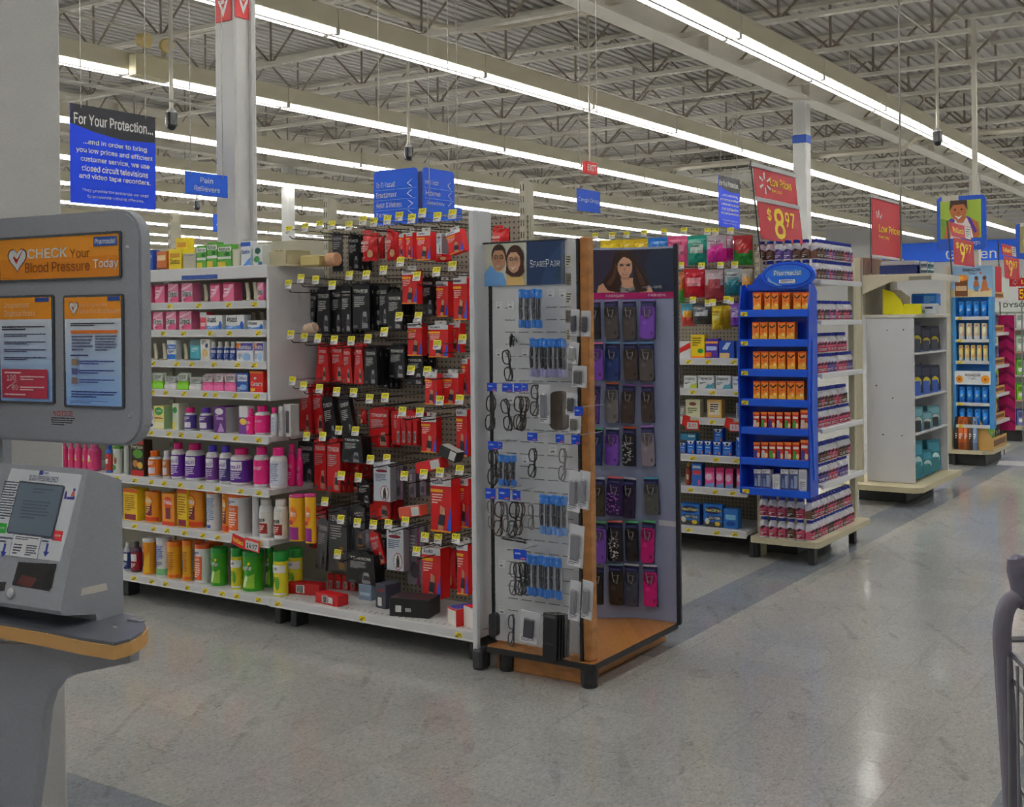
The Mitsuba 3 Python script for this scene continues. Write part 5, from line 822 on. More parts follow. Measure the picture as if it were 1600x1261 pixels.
def bag(low, high, mid=None, seed=0, name='', lettercol=WHITE):
    def make(w, h, _=None):
        r = random.Random(seed); nx, nz = 9, 11; V, K = [], []
        for j in range(nz):
            for i in range(nx):
                u, t = i / (nx - 1), j / (nz - 1); p = math.sin(math.pi * u) ** .6 * math.sin(math.pi * min(1, t * 1.12)) ** .6 if t < .89 else 0
                V.append(((u - .5) * w, -.038 * p + r.uniform(-.004, .004) * p, t * h - h)); k = low if t < .5 else high
                if mid is not None and .32 < t < .66 and .15 < u < .85: k = mid if r.random() < .75 else np.clip(mid * r.uniform(.5, 1.6), 0, 1)
                K.append(np.clip(k * r.uniform(.8, 1.15), 0, 1))
        F = [q for j in range(nz - 1) for i in range(nx - 1) for q in ([j * nx + i, j * nx + i + 1, (j + 1) * nx + i + 1], [j * nx + i, (j + 1) * nx + i + 1, (j + 1) * nx + i])]
        n = len(V); B = [(x, .006 - y * .4, z) for x, y, z in V]
        m = M().add(V, F, np.array(K)).add(B, [f[::-1] for f in F], low)
        if name: m.join(art([('t', name, .18, .74, .82, .84, lettercol, True), ('r', .3, .62, .7, .67, np.clip(high * .5, 0, 1))], w, h), mat((-w / 2, -.036, -h)))
        m.extrude(Polygon([(-w / 2, -.012), (w / 2, -.012), (w / 2, .004), (-w / 2, .004)]).difference(ell(0, -.003, .012, .004, 8)), -.001, .001, high)
        return {'': shape(m, 'plastic')}
    return make
def hang2(crop, x0, y0, x1, y1, make, desc, yy=7.16, group='candy bags hanging on the cough drop bay', name='candy_bag', cat='bag'):
    ox, oy, s = crop; a, b = at_y(ox + x0 / s, oy + (y0 + y1) / 2 / s, yy), at_y(ox + x1 / s, oy + (y0 + y1) / 2 / s, yy)
    zt, zb_ = at_y(ox + (x0 + x1) / 2 / s, oy + y0 / s, yy)[2], at_y(ox + (x0 + x1) / 2 / s, oy + y1 / s, yy)[2]
    inst(name, make(b[0] - a[0], zt - zb_), mat(((a[0] + b[0]) / 2, yy, zt)), desc, cat, group)
    p = (a[0] + b[0]) / 2; h = put('peg_hook', M().tube([(p, Y2P, zt + .01), (p, 6.99, zt + .014)], .0026, C(90, 90, 92), 5), 'metal', parent=g2); put('price_tag', hook_tag, parent=h, to=mat((p - .01, 6.985, zt + .022), rx=-10))
bg = [(D1, 55, 125, 186, 325, bag(C(226, 90, 140), C(235, 100, 150), C(240, 150, 180), 1, 'Ricola', C(120, 20, 70)), 'pink cough drop bag at left end of the top bag row'), (D1, 185, 120, 312, 312, bag(C(20, 140, 120), C(30, 160, 140), C(200, 220, 210), 2, 'Ricola', C(230, 245, 240)), 'teal cough drop bag in the top bag row'),
      (D1, 425, 125, 482, 282, bag(C(190, 30, 130), C(200, 190, 200), None, 4), 'magenta candy bag half behind another in top bag row'), (D1, 313, 120, 442, 292, bag(C(205, 30, 150), C(200, 196, 204), C(225, 60, 170), 3, 'HALLS', C(90, 20, 90)), 'magenta and silver candy bag in the top bag row'), (D1, 490, 120, 612, 312, bag(C(40, 140, 50), C(170, 40, 50), C(200, 60, 60), 5), 'red and green festive candy bag in the top bag row'),
      (D1, 108, 360, 166, 562, bag(C(70, 160, 60), C(190, 110, 70), C(230, 140, 60), 6), 'narrow green and orange bag at left of second bag row'), (D1, 163, 340, 297, 525, bag(C(190, 20, 40), C(196, 30, 50), C(235, 150, 160), 7), 'bright red candy bag in the second bag row'), (D1, 303, 345, 422, 545, bag(C(150, 50, 60), C(196, 180, 186), C(170, 70, 80), 8), 'clear and dark red candy bag in the second bag row'), (D1, 430, 340, 542, 512, bag(C(20, 110, 130), C(190, 205, 210), C(60, 150, 165), 9, 'Fisherman', C(30, 60, 70)), 'teal and silver candy bag in the second bag row'), (D1, 542, 340, 614, 502, bag(C(220, 150, 60), C(205, 200, 190), C(230, 170, 80), 10), 'amber candy bag at right of second bag row'),
      (D1, 148, 570, 234, 712, bag(C(200, 60, 50), C(70, 140, 160), C(230, 170, 50), 11), 'multicoloured candy bag at left of third bag row'), (D1, 220, 565, 342, 702, bag(C(40, 44, 52), C(60, 64, 72), C(190, 196, 205), 12, 'Mentos', C(230, 230, 235)), 'black and silver candy bag in the third bag row'), (D1, 402, 580, 468, 732, bag(C(190, 160, 20), C(210, 180, 30), None, 13), 'dark yellow bag behind the front yellow one'), (D1, 347, 585, 412, 737, bag(C(226, 196, 30), C(230, 205, 40), C(240, 225, 120), 14, 'Ricola', C(140, 50, 20)), 'slim yellow cough drop bag in the third bag row'), (D1, 525, 570, 578, 702, bag(C(80, 40, 120), C(90, 50, 130), None, 15), 'dark purple bag behind the front purple one'), (D1, 468, 562, 537, 717, bag(C(120, 60, 170), C(130, 70, 180), C(190, 170, 215), 16, 'Ricola'), 'slim purple cough drop bag in the third bag row')]
seen_bags = []
for b_ in bg:
    yy = 7.16
    for q in seen_bags:
        if b_[1] < q[2] - 4 and b_[3] > q[0] + 4 and b_[2] < q[3] and b_[4] > q[1]: yy = q[4] - .06
    seen_bags.append((*b_[1:5], yy)); hang2(*b_, yy=yy)
for i, (x0, x1, y0, y1, cl, nm) in enumerate(((938, 966, 376, 400, C(236, 205, 30), 'yellow'), (966, 990, 375, 400, C(230, 196, 30), 'yellow'), (988, 1013, 374, 400, C(226, 190, 30), 'yellow'), (1012, 1043, 372, 400, C(30, 120, 210), 'bright blue'))):
    hang2((0, 0, 1), x0, y0, x1, y1 + 25, bag(cl, cl, np.clip(cl * 1.3, 0, 1), 30 + i), f'{nm} candy bag showing above the portrait header, {ORD[i + 1]} from left')
def onrow2(items, crop, z, row, group, yf=Y2F + .05): on_shelf(items, crop, z, yf, f'on {row}', group, row)
bxf = lambda col, *ops, sd=None: (lambda w, h: carton(w, h, .06, col, list(ops), sd))
onrow2([('cold_remedy_box', 'white box with red stripe', 'box', 118, 812, 206, bxf(C(220, 222, 225), ('p', [(0, .5), (1, .95), (1, .6), (0, .2)], RED)), .0), ('cold_remedy_box', 'tall yellow box', 'box', 206, 770, 306, bxf(C(236, 205, 20), ('l', .1, .5, .8, .9, 4, C(120, 90, 20)), ('e', .7, .3, .2, .1, GRN), ('r', .0, 0, 1, .08, ORG), sd=C(205, 175, 20)), .02), ('cold_remedy_box', 'purple box with orange bands', 'box', 300, 795, 390, bxf(C(70, 40, 150), ('r', 0, .75, 1, .86, C(230, 150, 60)), ('r', .1, .4, .9, .6, C(180, 190, 240)), ('r', 0, .05, .5, .3, C(220, 90, 40))), .01),
        ('cold_remedy_box', 'blue box with a curved pale band', 'box', 390, 810, 500, bxf(C(20, 70, 170), ('p', [(.2, .5), (.5, .9), (.8, .9), (.55, .5)], C(190, 210, 240)), ('r', .05, .02, .7, .3, C(220, 190, 130))), .02), ('cold_remedy_box', 'blue box with pale band beside the tower', 'box', 506, 815, 592, bxf(C(20, 70, 170), ('p', [(.2, .5), (.5, .9), (.8, .9), (.55, .5)], C(190, 210, 240)), ('r', .05, .05, .7, .3, C(30, 110, 200))), .02)], D1, ZS[0], 'first shelf below bags', 'boxes on the shelf below the candy bags')
cep = lambda c2: bxf(C(222, 226, 226), ('t', 'Cepacol', .06, .62, .86, .9, C(20, 40, 60), True), ('p', [(.45, 0), (1, 0), (1, .5), (.8, .3), (.6, .35)], c2), ('l', .08, .3, .5, .52, 2, C(80, 100, 110)), sd=C(190, 196, 196))
onrow2([('lozenge_box', 'green white lozenge box', 'box', 160, 1040, 254, cep(C(190, 205, 60)), .02), ('lozenge_box', 'white lozenge box with teal corner', 'box', 254, 1038, 368, cep(C(70, 150, 165)), .02), ('lozenge_box', 'white lozenge box with teal corner', 'box', 370, 1040, 478, cep(C(80, 160, 180)), .02), ('lozenge_box', 'cream lozenge box with amber corner', 'box', 480, 1046, 582, cep(C(205, 170, 50)), .01)], D1, ZS[1], 'second shelf below bags', 'lozenge boxes on the second shelf below the bags')
onrow2([('cold_remedy_box', 'pale green box with gold band', 'box', 178, 106, 282, bxf(C(214, 216, 180), ('e', .5, .75, .25, .1, C(120, 60, 50)), ('l', .15, .2, .8, .55, 3, C(110, 120, 90)), sd=C(180, 180, 150)), .01), ('cold_remedy_box', 'cream box with orange edge', 'box', 324, 108, 428, bxf(C(220, 180, 100), ('r', .12, .15, .88, .85, C(226, 216, 190)), ('l', .2, .3, .8, .8, 4, C(60, 50, 40)), sd=C(190, 150, 80)), .01), ('cold_remedy_box', 'grey striped box beside the tower', 'box', 520, 130, 606, bxf(C(150, 156, 165), ('l', .1, .1, .9, .9, 5, C(80, 86, 96))), .01), ('cold_remedy_box', 'small grey box at left shelf end', 'box', 128, 150, 176, bxf(C(130, 130, 128), ('l', .1, .2, .9, .8, 4, C(210, 210, 205))), 0)], D2, ZS[2], 'third shelf below bags', None)
hb = bxf(C(24, 96, 200), ('p', [(0, 1), (1, 1), (.7, .74), (.3, .74)], C(226, 230, 236)), ('e', .5, .85, .16, .09, C(30, 40, 80)), ('r', .2, .5, .8, .6, C(150, 196, 240)), ('l', .15, .08, .85, .4, 3, C(110, 170, 230)), ('e', .8, .15, .12, .1, C(230, 120, 90)), sd=C(20, 80, 170))
onrow2([('lozenge_carton', 'blue lozenge carton with white flap', 'box', a, y, b, hb, .02) for a, y, b in ((130, 400, 188), (188, 385, 247), (250, 388, 308), (306, 390, 362), (365, 395, 427), (428, 396, 502), (520, 365, 606))], D2, ZS[3], 'fourth shelf below bags', 'blue cartons on the fourth shelf below the bags')
on_shelf([('lozenge_carton', 'blue lozenge carton stacked on top', 'box', 370, 306, 438, hb, .02), ('lozenge_carton', 'plain teal carton behind the blue ones', 'box', 132, 338, 190, bxf(C(60, 140, 180)), 0), ('lozenge_carton', 'plain teal carton behind the blue ones', 'box', 190, 338, 248, bxf(C(60, 140, 180), ('r', .1, .5, .9, .8, C(190, 220, 230))), 0)], D2, ZS[3] + .085, Y2F + .07, 'stacked above the fourth shelf row', None, 's4')
pkb = bxf(C(226, 90, 160), ('r', 0, .78, 1, 1, C(196, 40, 110)), ('e', .4, .5, .4, .16, C(240, 190, 215)), ('p', [(0, 0), (1, 0), (1, .25), (0, .12)], C(120, 150, 205)), ('l', .15, .55, .7, .7, 2, WHITE), sd=C(110, 70, 50))
onrow2([('cough_syrup', 'small amber bottle with brown label', 'bottle', 180, 535, 217, lambda w, h: bottle(w / 2, h, C(120, 50, 40), C(200, 150, 60), C(150, 50, 40), lab(('r', .4, .3, .6, .7, CREAM)), .45), None), ('cough_syrup_box', 'tall blue syrup box with bottle picture', 'box', 220, 540, 292, bxf(C(50, 110, 205), ('r', .1, .5, .9, .7, C(200, 60, 80)), ('r', .1, .78, .9, .9, C(190, 215, 240)), ('e', .75, .16, .14, .14, C(230, 90, 140)), sd=C(40, 80, 150)), .01)]
       + [('cough_syrup_box', 'pink syrup box with red top', 'box', a, y, b, pkb, .02) for a, y, b in ((310, 570, 383), (385, 570, 446), (448, 578, 508), (525, 575, 590))], D2, ZS[4], 'fifth shelf below bags', 'pink and blue syrup boxes')
neo = bxf(C(30, 110, 200), ('e', .5, .74, .46, .17, C(18, 30, 90)), ('t', 'NeoCitran', .1, .67, .92, .82, C(235, 220, 120), True), ('r', .2, .3, .95, .5, C(50, 70, 100)), ('t', 'DAY TIME', .3, .34, .9, .45, WHITE, True), ('r', 0, 0, 1, .22, C(60, 60, 66)), ('e', .2, .25, .12, .14, C(226, 220, 200)), ('e', .75, .16, .14, .1, C(220, 190, 60)), sd=C(20, 70, 140))
onrow2([('hot_drink_box', 'wide blue hot drink box with dark oval', 'box', 138, 815, 288, neo, .03), ('hot_drink_box', 'wide blue hot drink box with dark oval', 'box', 300, 820, 442, neo, .03), ('hot_drink_box', 'plain bright blue box in shrink wrap', 'box', 434, 850, 552, bxf(C(40, 110, 190), ('r', .15, .45, .85, .7, C(130, 190, 235)), ('e', .5, .25, .3, .12, C(20, 70, 160))), .04)], D2, ZS[5], 'base deck', 'blue boxes on the base deck')
for x0, y0, x1, y1, sd in ((145, 210, 270, 308, 0), (435, 228, 565, 320, 1)):
    a, b = at_y(1030 + x0 / 4.348, 600 + y1 / 4.348, 6.955), at_y(1030 + x1 / 4.348, 600 + y0 / 4.348, 6.955); w, h = b[0] - a[0], b[2] - a[2]
    k = thing('rollback_tag', f'red and white price flag on the third shelf, {"left" if not sd else "right"} one near the blue tower', 'price tag')
    put('red_flap', M().box(0, 0, h * .3, w * .4, .002, h, C(200, 40, 34), .0005).moved(mat((0, 0, 0), ry=12)), 'plastic', parent=k, to=mat(a)); put('white_flap', M().box(w * .3, -.003, 0, w, -.001, h * .62, C(214, 50, 52), .0005).join(art([('r', .1, .12, .9, .8, OFFW), ('t', '3.97', .2, .3, .8, .66, RED, True)], w * .7, h * .62), mat((w * .3, -.003, 0))), 'plastic', parent=k, to=mat(a))
# end cap: shelves facing +x
ec = thing('end_cap', 'end shelving with rows of drink bottles behind the blue tower', 'shelving')
EX, EY0, EY1 = -2.455, 6.93, 7.93
tray = Polygon([(E2X, EY0), (EX + .03, EY0), (EX + .03, EY1 + .05), (E2X, EY1 + .05)]).buffer(-.03).buffer(.03, quad_segs=4)
put('base_tray', slab(tray, .108, .145, C(196, 188, 160)), parent=ec)
for x, y in ((-2.483, 6.967), (-2.866, 7.01), (-2.491, 7.768)): put('foot', M().box(x - .022, y, 0, x + .018, y + .05, .11, C(46, 47, 50), .003), parent=ec)
upright(E2X + .012, EY0 + .16, 1.93, ec, BEIGEP); put('kick_plate', M().box(E2X - .02, EY0 + .3, 0, E2X + .2, EY1 - .05, .107, CHAR, .003), parent=ec); put('rear_post', M().box(EX - .10, EY1 - .0, .14, EX - .06, EY1 + .05, 1.86, BEIGEP, .003), parent=ec)
put('back_panel', M().box(E2X - .02, EY0 + .22, .14, E2X, EY1, 1.9, C(104, 100, 90), .002), parent=ec)
LZ = [1.742, 1.487, 1.155, .815, .472]
for i, z in enumerate(LZ):
    k = put('shelf', M().box(E2X, EY0 + .18, z - .018, EX - .012, EY1, z, OFFW, .002), parent=ec)
    put('price_rail', M().box(EX - .014, EY0 + .18, z - .028, EX, EY1, z + .004, C(222, 224, 228), .003), 'plastic', parent=k)
BW = C(226, 226, 232)
def drink(lc, c2):
    R, h = .0275, .128; pr = [(0, 0), (R * .92, 0), (R, .005), (R, .085), (R * .9, .094), (R * .62, .105), (R * .6, .11)]
    b = M().lathe(pr, BW, 12); c = M().lathe([(R * .72, .108), (R * .74, .111), (R * .74, .125), (R * .66, h), (0, h)], C(30, 44, 150), 12)
    l = art([('r', 0, 0, 1, 1, lc), ('p', [(0, .55), (.5, .9), (1, .6), (1, 1), (0, 1)], C(220, 222, 232)), ('p', [(.3, .62), (.5, .86), (.62, .82), (.45, .58)], C(24, 26, 50)), ('r', .34, .05, .66, .42, c2), ('l', .36, .1, .64, .36, 2, WHITE)], R * 4.4, .074, wrap=(R, 1, 1)).moved(mat((0, 0, .008)))
    return {'': shape(b, 'plastic', True), 'cap': shape(c, 'plastic', True), 'label': shape(l, 'print')}
BROWN, BPINK, BPUR = drink(C(120, 84, 66), C(60, 34, 30)), drink(C(206, 90, 120), C(150, 30, 70)), drink(C(110, 84, 160), C(70, 50, 120))
rowname = ['upper top', 'lower top', 'second shelf', 'upper third shelf', 'lower third shelf', 'upper fourth shelf', 'lower fourth shelf', 'upper fifth shelf', 'lower fifth shelf', 'upper base', 'lower base']
def bottles(z, row, x, ya, n, protos, front=False, gap=.0585, reverse=False):
    for i in range(n):
        pr, nm = protos[(i * 7 // 3 + n) % len(protos)] if len(protos) > 1 else protos[0]
        pos = (x - i * gap, ya, z) if front else (x, ya + i * gap + (.035 * (i // 6) if 'top' not in row and 'base' not in row else 0), z)
        where = f'{ORD[i + 1]} behind the corner, {row} row' if not front else f'{ORD[i + 1]} left of the corner, {row} row'
        inst('drink_bottle', pr, mat(pos, rz=(0 if front else 78) + rng.uniform(-9, 9)), f'blue capped drink bottle with {nm} label, {where}', 'bottle', 'blue capped drink bottles on the end shelving')
br, bp, bu = (BROWN, 'brown'), (BPINK, 'pink'), (BPUR, 'purple')
bxx = EX - .05
for lvl, row in ((.128, 'upper top'), (0, 'lower top')):
    bottles(LZ[0] + lvl, row, bxx, EY0 + .22, 12, [br, bp, br, bu]); bottles(LZ[0] + lvl, row + ' front', bxx - .0585, EY0 + .22, 6, [br, bu, br], True)
bottles(LZ[1], 'second shelf', bxx, EY0 + .22, 11, [bp, bp, bu, br])
for si, (z, p1, p2) in enumerate(((LZ[2], [bp], [bu, bp]), (LZ[3], [br, br, bp], [bp]), (LZ[4], [br, bp], [bp, bu]))):
    bottles(z + .128, f'upper {ORD[si + 3]} shelf', bxx, EY0 + .22, 9 if si != 2 else 10, p1); bottles(z, f'lower {ORD[si + 3]} shelf', bxx, EY0 + .22, 11 - si, p2)
for lvl, row in ((.128, 'upper base'), (0, 'lower base')):
    bottles(.145 + lvl, row, EX - .04, EY0 + .05, 14 if not lvl else 13, [bp, br, bp]); bottles(.145 + lvl, row + ' front', EX - .1, EY0 + .05, 5, [bp, br, bp], True)
put('bottle_wrap', M().box(EX - .1, EY0 + .06, .27, EX - .09, EY0 + .07, .2705, BW), 'plastic', parent=ec) if 0 else None
# blue tower hung on the side of the end cap
tw = thing('blue_tower', 'bright blue plastic display tower of orange boxes with oval header', 'display stand')
TX0, TX1, TY = -2.862, -2.432, 6.80; BT, BT2 = C(26, 92, 226), C(18, 72, 200)
zt, zb2 = at_y(1210, 412, TY)[2], at_y(1225, 775, TY)[2]
zb2 = max(zb2, .43)
put('back', M().box(TX0, TY + .115, zb2, TX1, TY + .125, zt - .12, BT2, .003), 'plastic', parent=tw)
for xx, nm in ((TX0 - .008, 'wing'), (TX1, 'wing')):
    m = M().extrude(Polygon([(0, zb2), (.14, zb2), (.15, zt - .17), (.10, zt - .12), (.04, zt - .13), (.012, zt - .25), (-.012, (zt + zb2) / 2), (.004, zb2 + .15)]), 0, .009, BT2).moved(mat((xx, TY - .01, 0), rz=90))
    put(nm, m.moved(mat((.009, 0, 0))), 'plastic', parent=tw)
put('wing_ridge', M().tube([(TX1 + .012, TY + .06, zb2 + .1), (TX1 + .016, TY + .02, zb2 + .5), (TX1 + .012, TY + .05, zb2 + .95)], .006, C(70, 130, 240), 6), 'plastic', parent=tw)
he = at_y(1030 + 845 / 4.203, 340 + 378 / 4.203, TY + .05); rx_ = (at_y(1030 + 1020 / 4.203, 430, TY + .05)[0] - at_y(1030 + 668 / 4.203, 430, TY + .05)[0]) / 2; rz_ = .082
hd = M().extrude(ell(0, 0, rx_, rz_, 40), 0, .03, BT).extrude(ell(0, 0, rx_ * .9, rz_ * .84, 40), -.004, .001, C(20, 60, 190)).extrude(ell(0, 0, rx_ * .84, rz_ * .76, 40), -.006, -.003, C(40, 110, 235))
hd.join(art([('r', .22, .46, .78, .72, C(60, 130, 225)), ('t', 'Pharmacist', .25, .49, .75, .68, WHITE, True), ('r', .34, .2, .64, .34, C(226, 228, 235)), ('l', .37, .22, .61, .32, 2, C(120, 130, 190)), ('p', [(.12, .3), (.3, .12), (.4, .1), (.2, .3), (.14, .45)], C(130, 180, 245))], rx_ * 2, rz_ * 2), mat((-rx_, -.0065, -rz_)))
put('oval_header', hd, 'plastic', parent=tw, to=mat(he)); put('neck', M().extrude(Polygon([(TX0 + .02, zt - .16), (TX1 - .0, zt - .16), (TX1 - .06, zt - .06), (TX0 + .1, zt - .06)]), TY + .06, TY + .1, BT2), 'plastic', parent=tw)
TS = [(D1, 607, 'o'), (D1, 802, 'o'), (D1, 1000, 'o'), (D1, 1197, 'o'), (D2, 301, 'f'), (D2, 511, 'f'), (D2, 716, 'w')]
TXS = [[(615, 672), (690, 735), (735, 786), (805, 860), (880, 935), (935, 986)], [(610, 660), (660, 715), (718, 771), (778, 834), (835, 893)], [(615, 668), (668, 720), (722, 778), (778, 831), (840, 896), (910, 970)], [(617, 668), (668, 720), (722, 780), (782, 836), (840, 896), (895, 955)], [(637, 686), (690, 737), (740, 791), (795, 844), (850, 898), (903, 952), (958, 1018)], [(640, 690), (692, 744), (745, 796), (797, 848), (850, 902), (905, 957), (960, 1018)], [(642, 696), (697, 758), (768, 824), (825, 882), (885, 946), (948, 1007)]]
TT = [490, 685, 880, 1075, 192, 396, 580]
obox = bxf(C(240, 130, 36), ('r', 0, .92, 1, 1, C(214, 80, 30)), ('p', [(.15, .86), (.4, .7), (.9, .86), (.9, .76), (.45, .62), (.1, .74)], C(50, 24, 16)), ('l', .25, .46, .85, .56, 2, C(190, 40, 30)), ('p', [(0, 0), (1, 0), (1, .3), (.7, .12), (.3, .3), (0, .2)], C(246, 186, 60)), ('e', .7, .28, .2, .1, C(250, 220, 130)), ('r', .05, .0, .95, .05, C(120, 60, 120)), sd=C(210, 110, 40))
fboxes = [bxf(C(196, 50, 40), ('r', 0, .86, 1, 1, C(235, 130, 50)), ('r', .1, .6, .9, .74, C(240, 230, 220)), ('p', [(0, .05), (.6, .05), (.5, .5), (.1, .5)], c), ('e', .75, .2, .22, .16, C(240, 200, 150)), sd=C(160, 60, 40)) for c in (C(60, 160, 60), C(70, 60, 150), C(210, 200, 190))]
wbox = bxf(C(60, 70, 130), ('r', 0, .78, 1, 1, C(222, 224, 230)), ('r', .55, .1, .95, .7, C(150, 165, 200)), ('l', .1, .82, .9, .95, 2, C(110, 120, 150)), ('p', [(.1, .1), (.5, .1), (.4, .5), (.2, .55)], C(120, 140, 190)), sd=C(205, 206, 212))
wbox2 = bxf(C(216, 218, 224), ('r', .1, .55, .9, .9, C(190, 194, 205)), ('l', .12, .1, .8, .45, 4, C(110, 112, 130)))
for i, ((crop, yl, kd), xs, yt) in enumerate(zip(TS, TXS, TT)):
    ox, oy, s = crop; z = at_y(ox + 800 / s, oy + yl / s, TY + .01)[2]
    k = put('tray', M().box(TX0 + .002, TY, z - .012, TX1 - .002, TY + .115, z, BT2, .002), 'plastic', parent=tw); put('tray_front', M().box(TX0 + .0, TY - .006, z - .042, TX1, TY + .002, z + .003, BT, .003), 'plastic', parent=k)
    if i not in (4, 5): put('price_label', PLAB, parent=k, to=mat((TX0 + .03, TY - .007, z - .035), sc=1.15))
    its = []
    for j, (a, b) in enumerate(xs):
        mk, dn = {'o': (obox, 'orange box with dark swoosh'), 'f': (fboxes[(j + i * 2) % 3 if j != 5 else 0], 'red box with orange top'), 'w': (wbox if j not in (2, 5) else wbox2, 'dark blue and white box' if j not in (2, 5) else 'mostly white box')}[kd]
        y0 = yt - (16 if kd == 'f' and j == 6 else 0) + (35 if kd == 'w' and j == 2 else 0); its.append(('vitamin_box', dn, 'box', a, y0, b, mk, .012))
    on_shelf(its, crop, z, TY + .012, f'on the {ORD[i + 1]} tower shelf', 'boxes in the blue tower', f'tower{i}')

# ------------------------------------------------------------------ tall posts of the second run, third and fourth runs
for px_, nm in ((270, 'far left'),):
    q = at_y(px_, 330, 7.44); upright(q[0], 7.44, 2.56, g2, BEIGEP)
F1, F2 = (1320, 280, 5.254), (1320, 500, 4.204)
g3 = thing('white_cabinet', 'plain white panelled cabinet on a beige tray with books in its open side', 'cabinet')
BX0, BX1, BY0, BY1, BZ0, BZ1 = -2.964, -2.578, 9.66, 10.70, .165, 1.50
put('base', M().box(-3.05, 9.70, 0, -2.66, 10.55, .12, C(48, 52, 54), .004), parent=g3, label='dark kick base')
put('tray', slab(Polygon([(-3.1, 9.42), (-2.52, 9.42), (-2.47, 9.5), (-2.47, 10.75), (-3.1, 10.75)]), .12, .163, C(198, 188, 156)), parent=g3)
put('front_panel', M().box(BX0, BY0, BZ0, BX1, BY0 + .018, BZ1, C(208, 209, 214), .003), parent=g3)
for x, z in ((-2.79, 1.40), (-2.66, 1.405), (-2.88, .95), (-2.83, .55), (-2.68, .548), (-2.75, .85)): put('screw_hole', M().lathe([(0, 0), (.006, 0), (.006, .001), (0, .001)], BLACK, 8).moved(mat((x, BY0 - .0002, z), rx=90)), parent=g3)
put('back_panel', M().box(BX0, BY0 + .018, BZ0, BX0 + .016, BY1, BZ1, C(190, 190, 192), .002), parent=g3); put('side_panel', M().box(BX0, BY1 - .018, BZ0, BX1 + .01, BY1, BZ1, C(214, 215, 218), .002), parent=g3)
put('top_panel', M().box(BX0 - .01, BY0 - .01, BZ1, BX1 + .03, BY1 + .02, BZ1 + .028, C(206, 203, 190), .004), parent=g3)
ZB3 = [at_x(1320 + 530 / 4.204, 500 + y / 4.204, -2.585)[2] for y in (208, 490, 725, 1030)]
for z in ZB3[:3]: put('shelf', M().box(BX0 + .016, BY0 + .018, z - .018, BX1 + .004, BY1 - .018, z, C(196, 196, 196), .002), parent=g3)
for i, (z, hs) in enumerate(zip(ZB3, ((.24, .2), (.26, .24), (.2, .14), (.3, .2)))):
    cs = [(C(36, 40, 58), C(190, 170, 40)), (C(26, 34, 60), C(200, 180, 50)), (C(90, 140, 150), C(200, 210, 205)), (C(40, 120, 140), C(190, 220, 220))][i]; zz = max(z, BZ0)
    for j in range(3):
        y = BY0 + .14 + .28 * j; h = hs[j % 2] * (1 - .12 * (j == 2)); w = .2
        m = M().box(-w / 2, 0, 0, w / 2, .05, h, cs[0], .002).join(art([('r', .1, .62, .9, .9, np.clip(cs[0] * 1.6 + .02, 0, 1)), ('e', .6, .4, .28, .18, cs[1]), ('l', .1, .1, .6, .3, 3, cs[1]), ('r', .05, .0, .95, .06, C(60, 110, 190))], w, h), mat((-w / 2, 0, 0)))
        put('boxed_book', m, label=f'{["dark navy", "dark blue", "grey teal", "teal"][i]} boxed book, {ORD[j + 1]} from front on {ORD[i + 1]} opening of the white cabinet', cat='book', group='boxed books in the white cabinet', to=mat((-2.62, y + .1, zz + .001), rz=72, rx=-4))
        m2 = M().box(-.07, 0, 0, .07, .03, h * .45, [C(60, 64, 80), C(50, 90, 180), C(30, 36, 40), C(40, 120, 130)][i], .002)
        put('small_box', m2, label=f'small box leaning before the {ORD[j + 1]} book on the {ORD[i + 1]} opening of the cabinet', cat='box', to=mat((-2.598, y + .02, zz + .001), rz=80))
t3 = thing('shelf_bay', 'beige shelving end above the white cabinet with a bracketed top shelf', 'shelving')
put('post', M().box(-3.04, 9.60, 0.12, -2.985, 9.65, 2.0, BEIGEP, .004), parent=t3)
put('post', M().box(-2.9, 10.0, 1.53, -2.86, 10.03, 2.3, C(150, 146, 132), .003), parent=t3)
put('top_shelf', M().box(-2.97, 9.62, 1.83, -2.42, 10.5, 1.855, C(206, 198, 176), .003).extrude(Polygon([(-2.97, 1.845), (-2.6, 1.845), (-2.6, 1.80), (-2.75, 1.79), (-2.97, 1.70)]), 9.615, 9.625, C(200, 192, 168)), parent=t3)
put('shelf_lip', M().box(-2.425, 9.61, 1.80, -2.41, 10.5, 1.855, C(222, 220, 210), .002), parent=t3)
put('back_panel', M().box(-2.985, 9.66, 1.53, -2.97, 10.6, 2.0, WHITE), 'pegboard', parent=t3)
put('carton_tray', M().box(-2.86, 9.7, 1.856, -2.56, 9.9, 1.93, C(36, 50, 110), .004).box(-2.85, 9.71, 1.93, -2.58, 9.89, 1.965, C(190, 192, 196), .003), label='dark blue tray of pale packs on the top shelf', cat='tray')
for i in range(6): put('small_pack', M().box(0, 0, 0, .06, .09, .05, [C(150, 160, 170), C(90, 140, 150), C(170, 174, 180)][i % 3], .003).join(art([('r', .1, .15, .9, .55, C(60, 80, 100)), ('r', .1, .65, .9, .85, C(220, 222, 225))], .06, .05)), label=f'grey teal small pack, {ORD[i % 3 + 1]} along the {"lower" if i < 3 else "upper"} row beside blue tray', cat='pack', to=mat((-2.54 + .0 * i, 9.72 + .1 * (i % 3), 1.856 + .051 * (i // 3)), rz=20))
ys = M().extrude(Polygon([(0, 0), (.17, 0), (.17, .05), (.14, .12), (.08, .185), (0, .21)]), 0, .02, C(246, 236, 20)).extrude(Polygon([(.16, 0), (.31, 0), (.31, .085), (.17, .085)]), -.002, .018, C(236, 226, 20)).extrude(Polygon([(.1, .0), (.2, .0), (.2, .14), (.13, .2), (.08, .2)]), .05, .07, C(186, 180, 160))
put('yellow_board', ys, label='bright yellow curved card holder on top of the white cabinet', cat='card holder', to=mat((-2.85, 9.75, 1.53)))
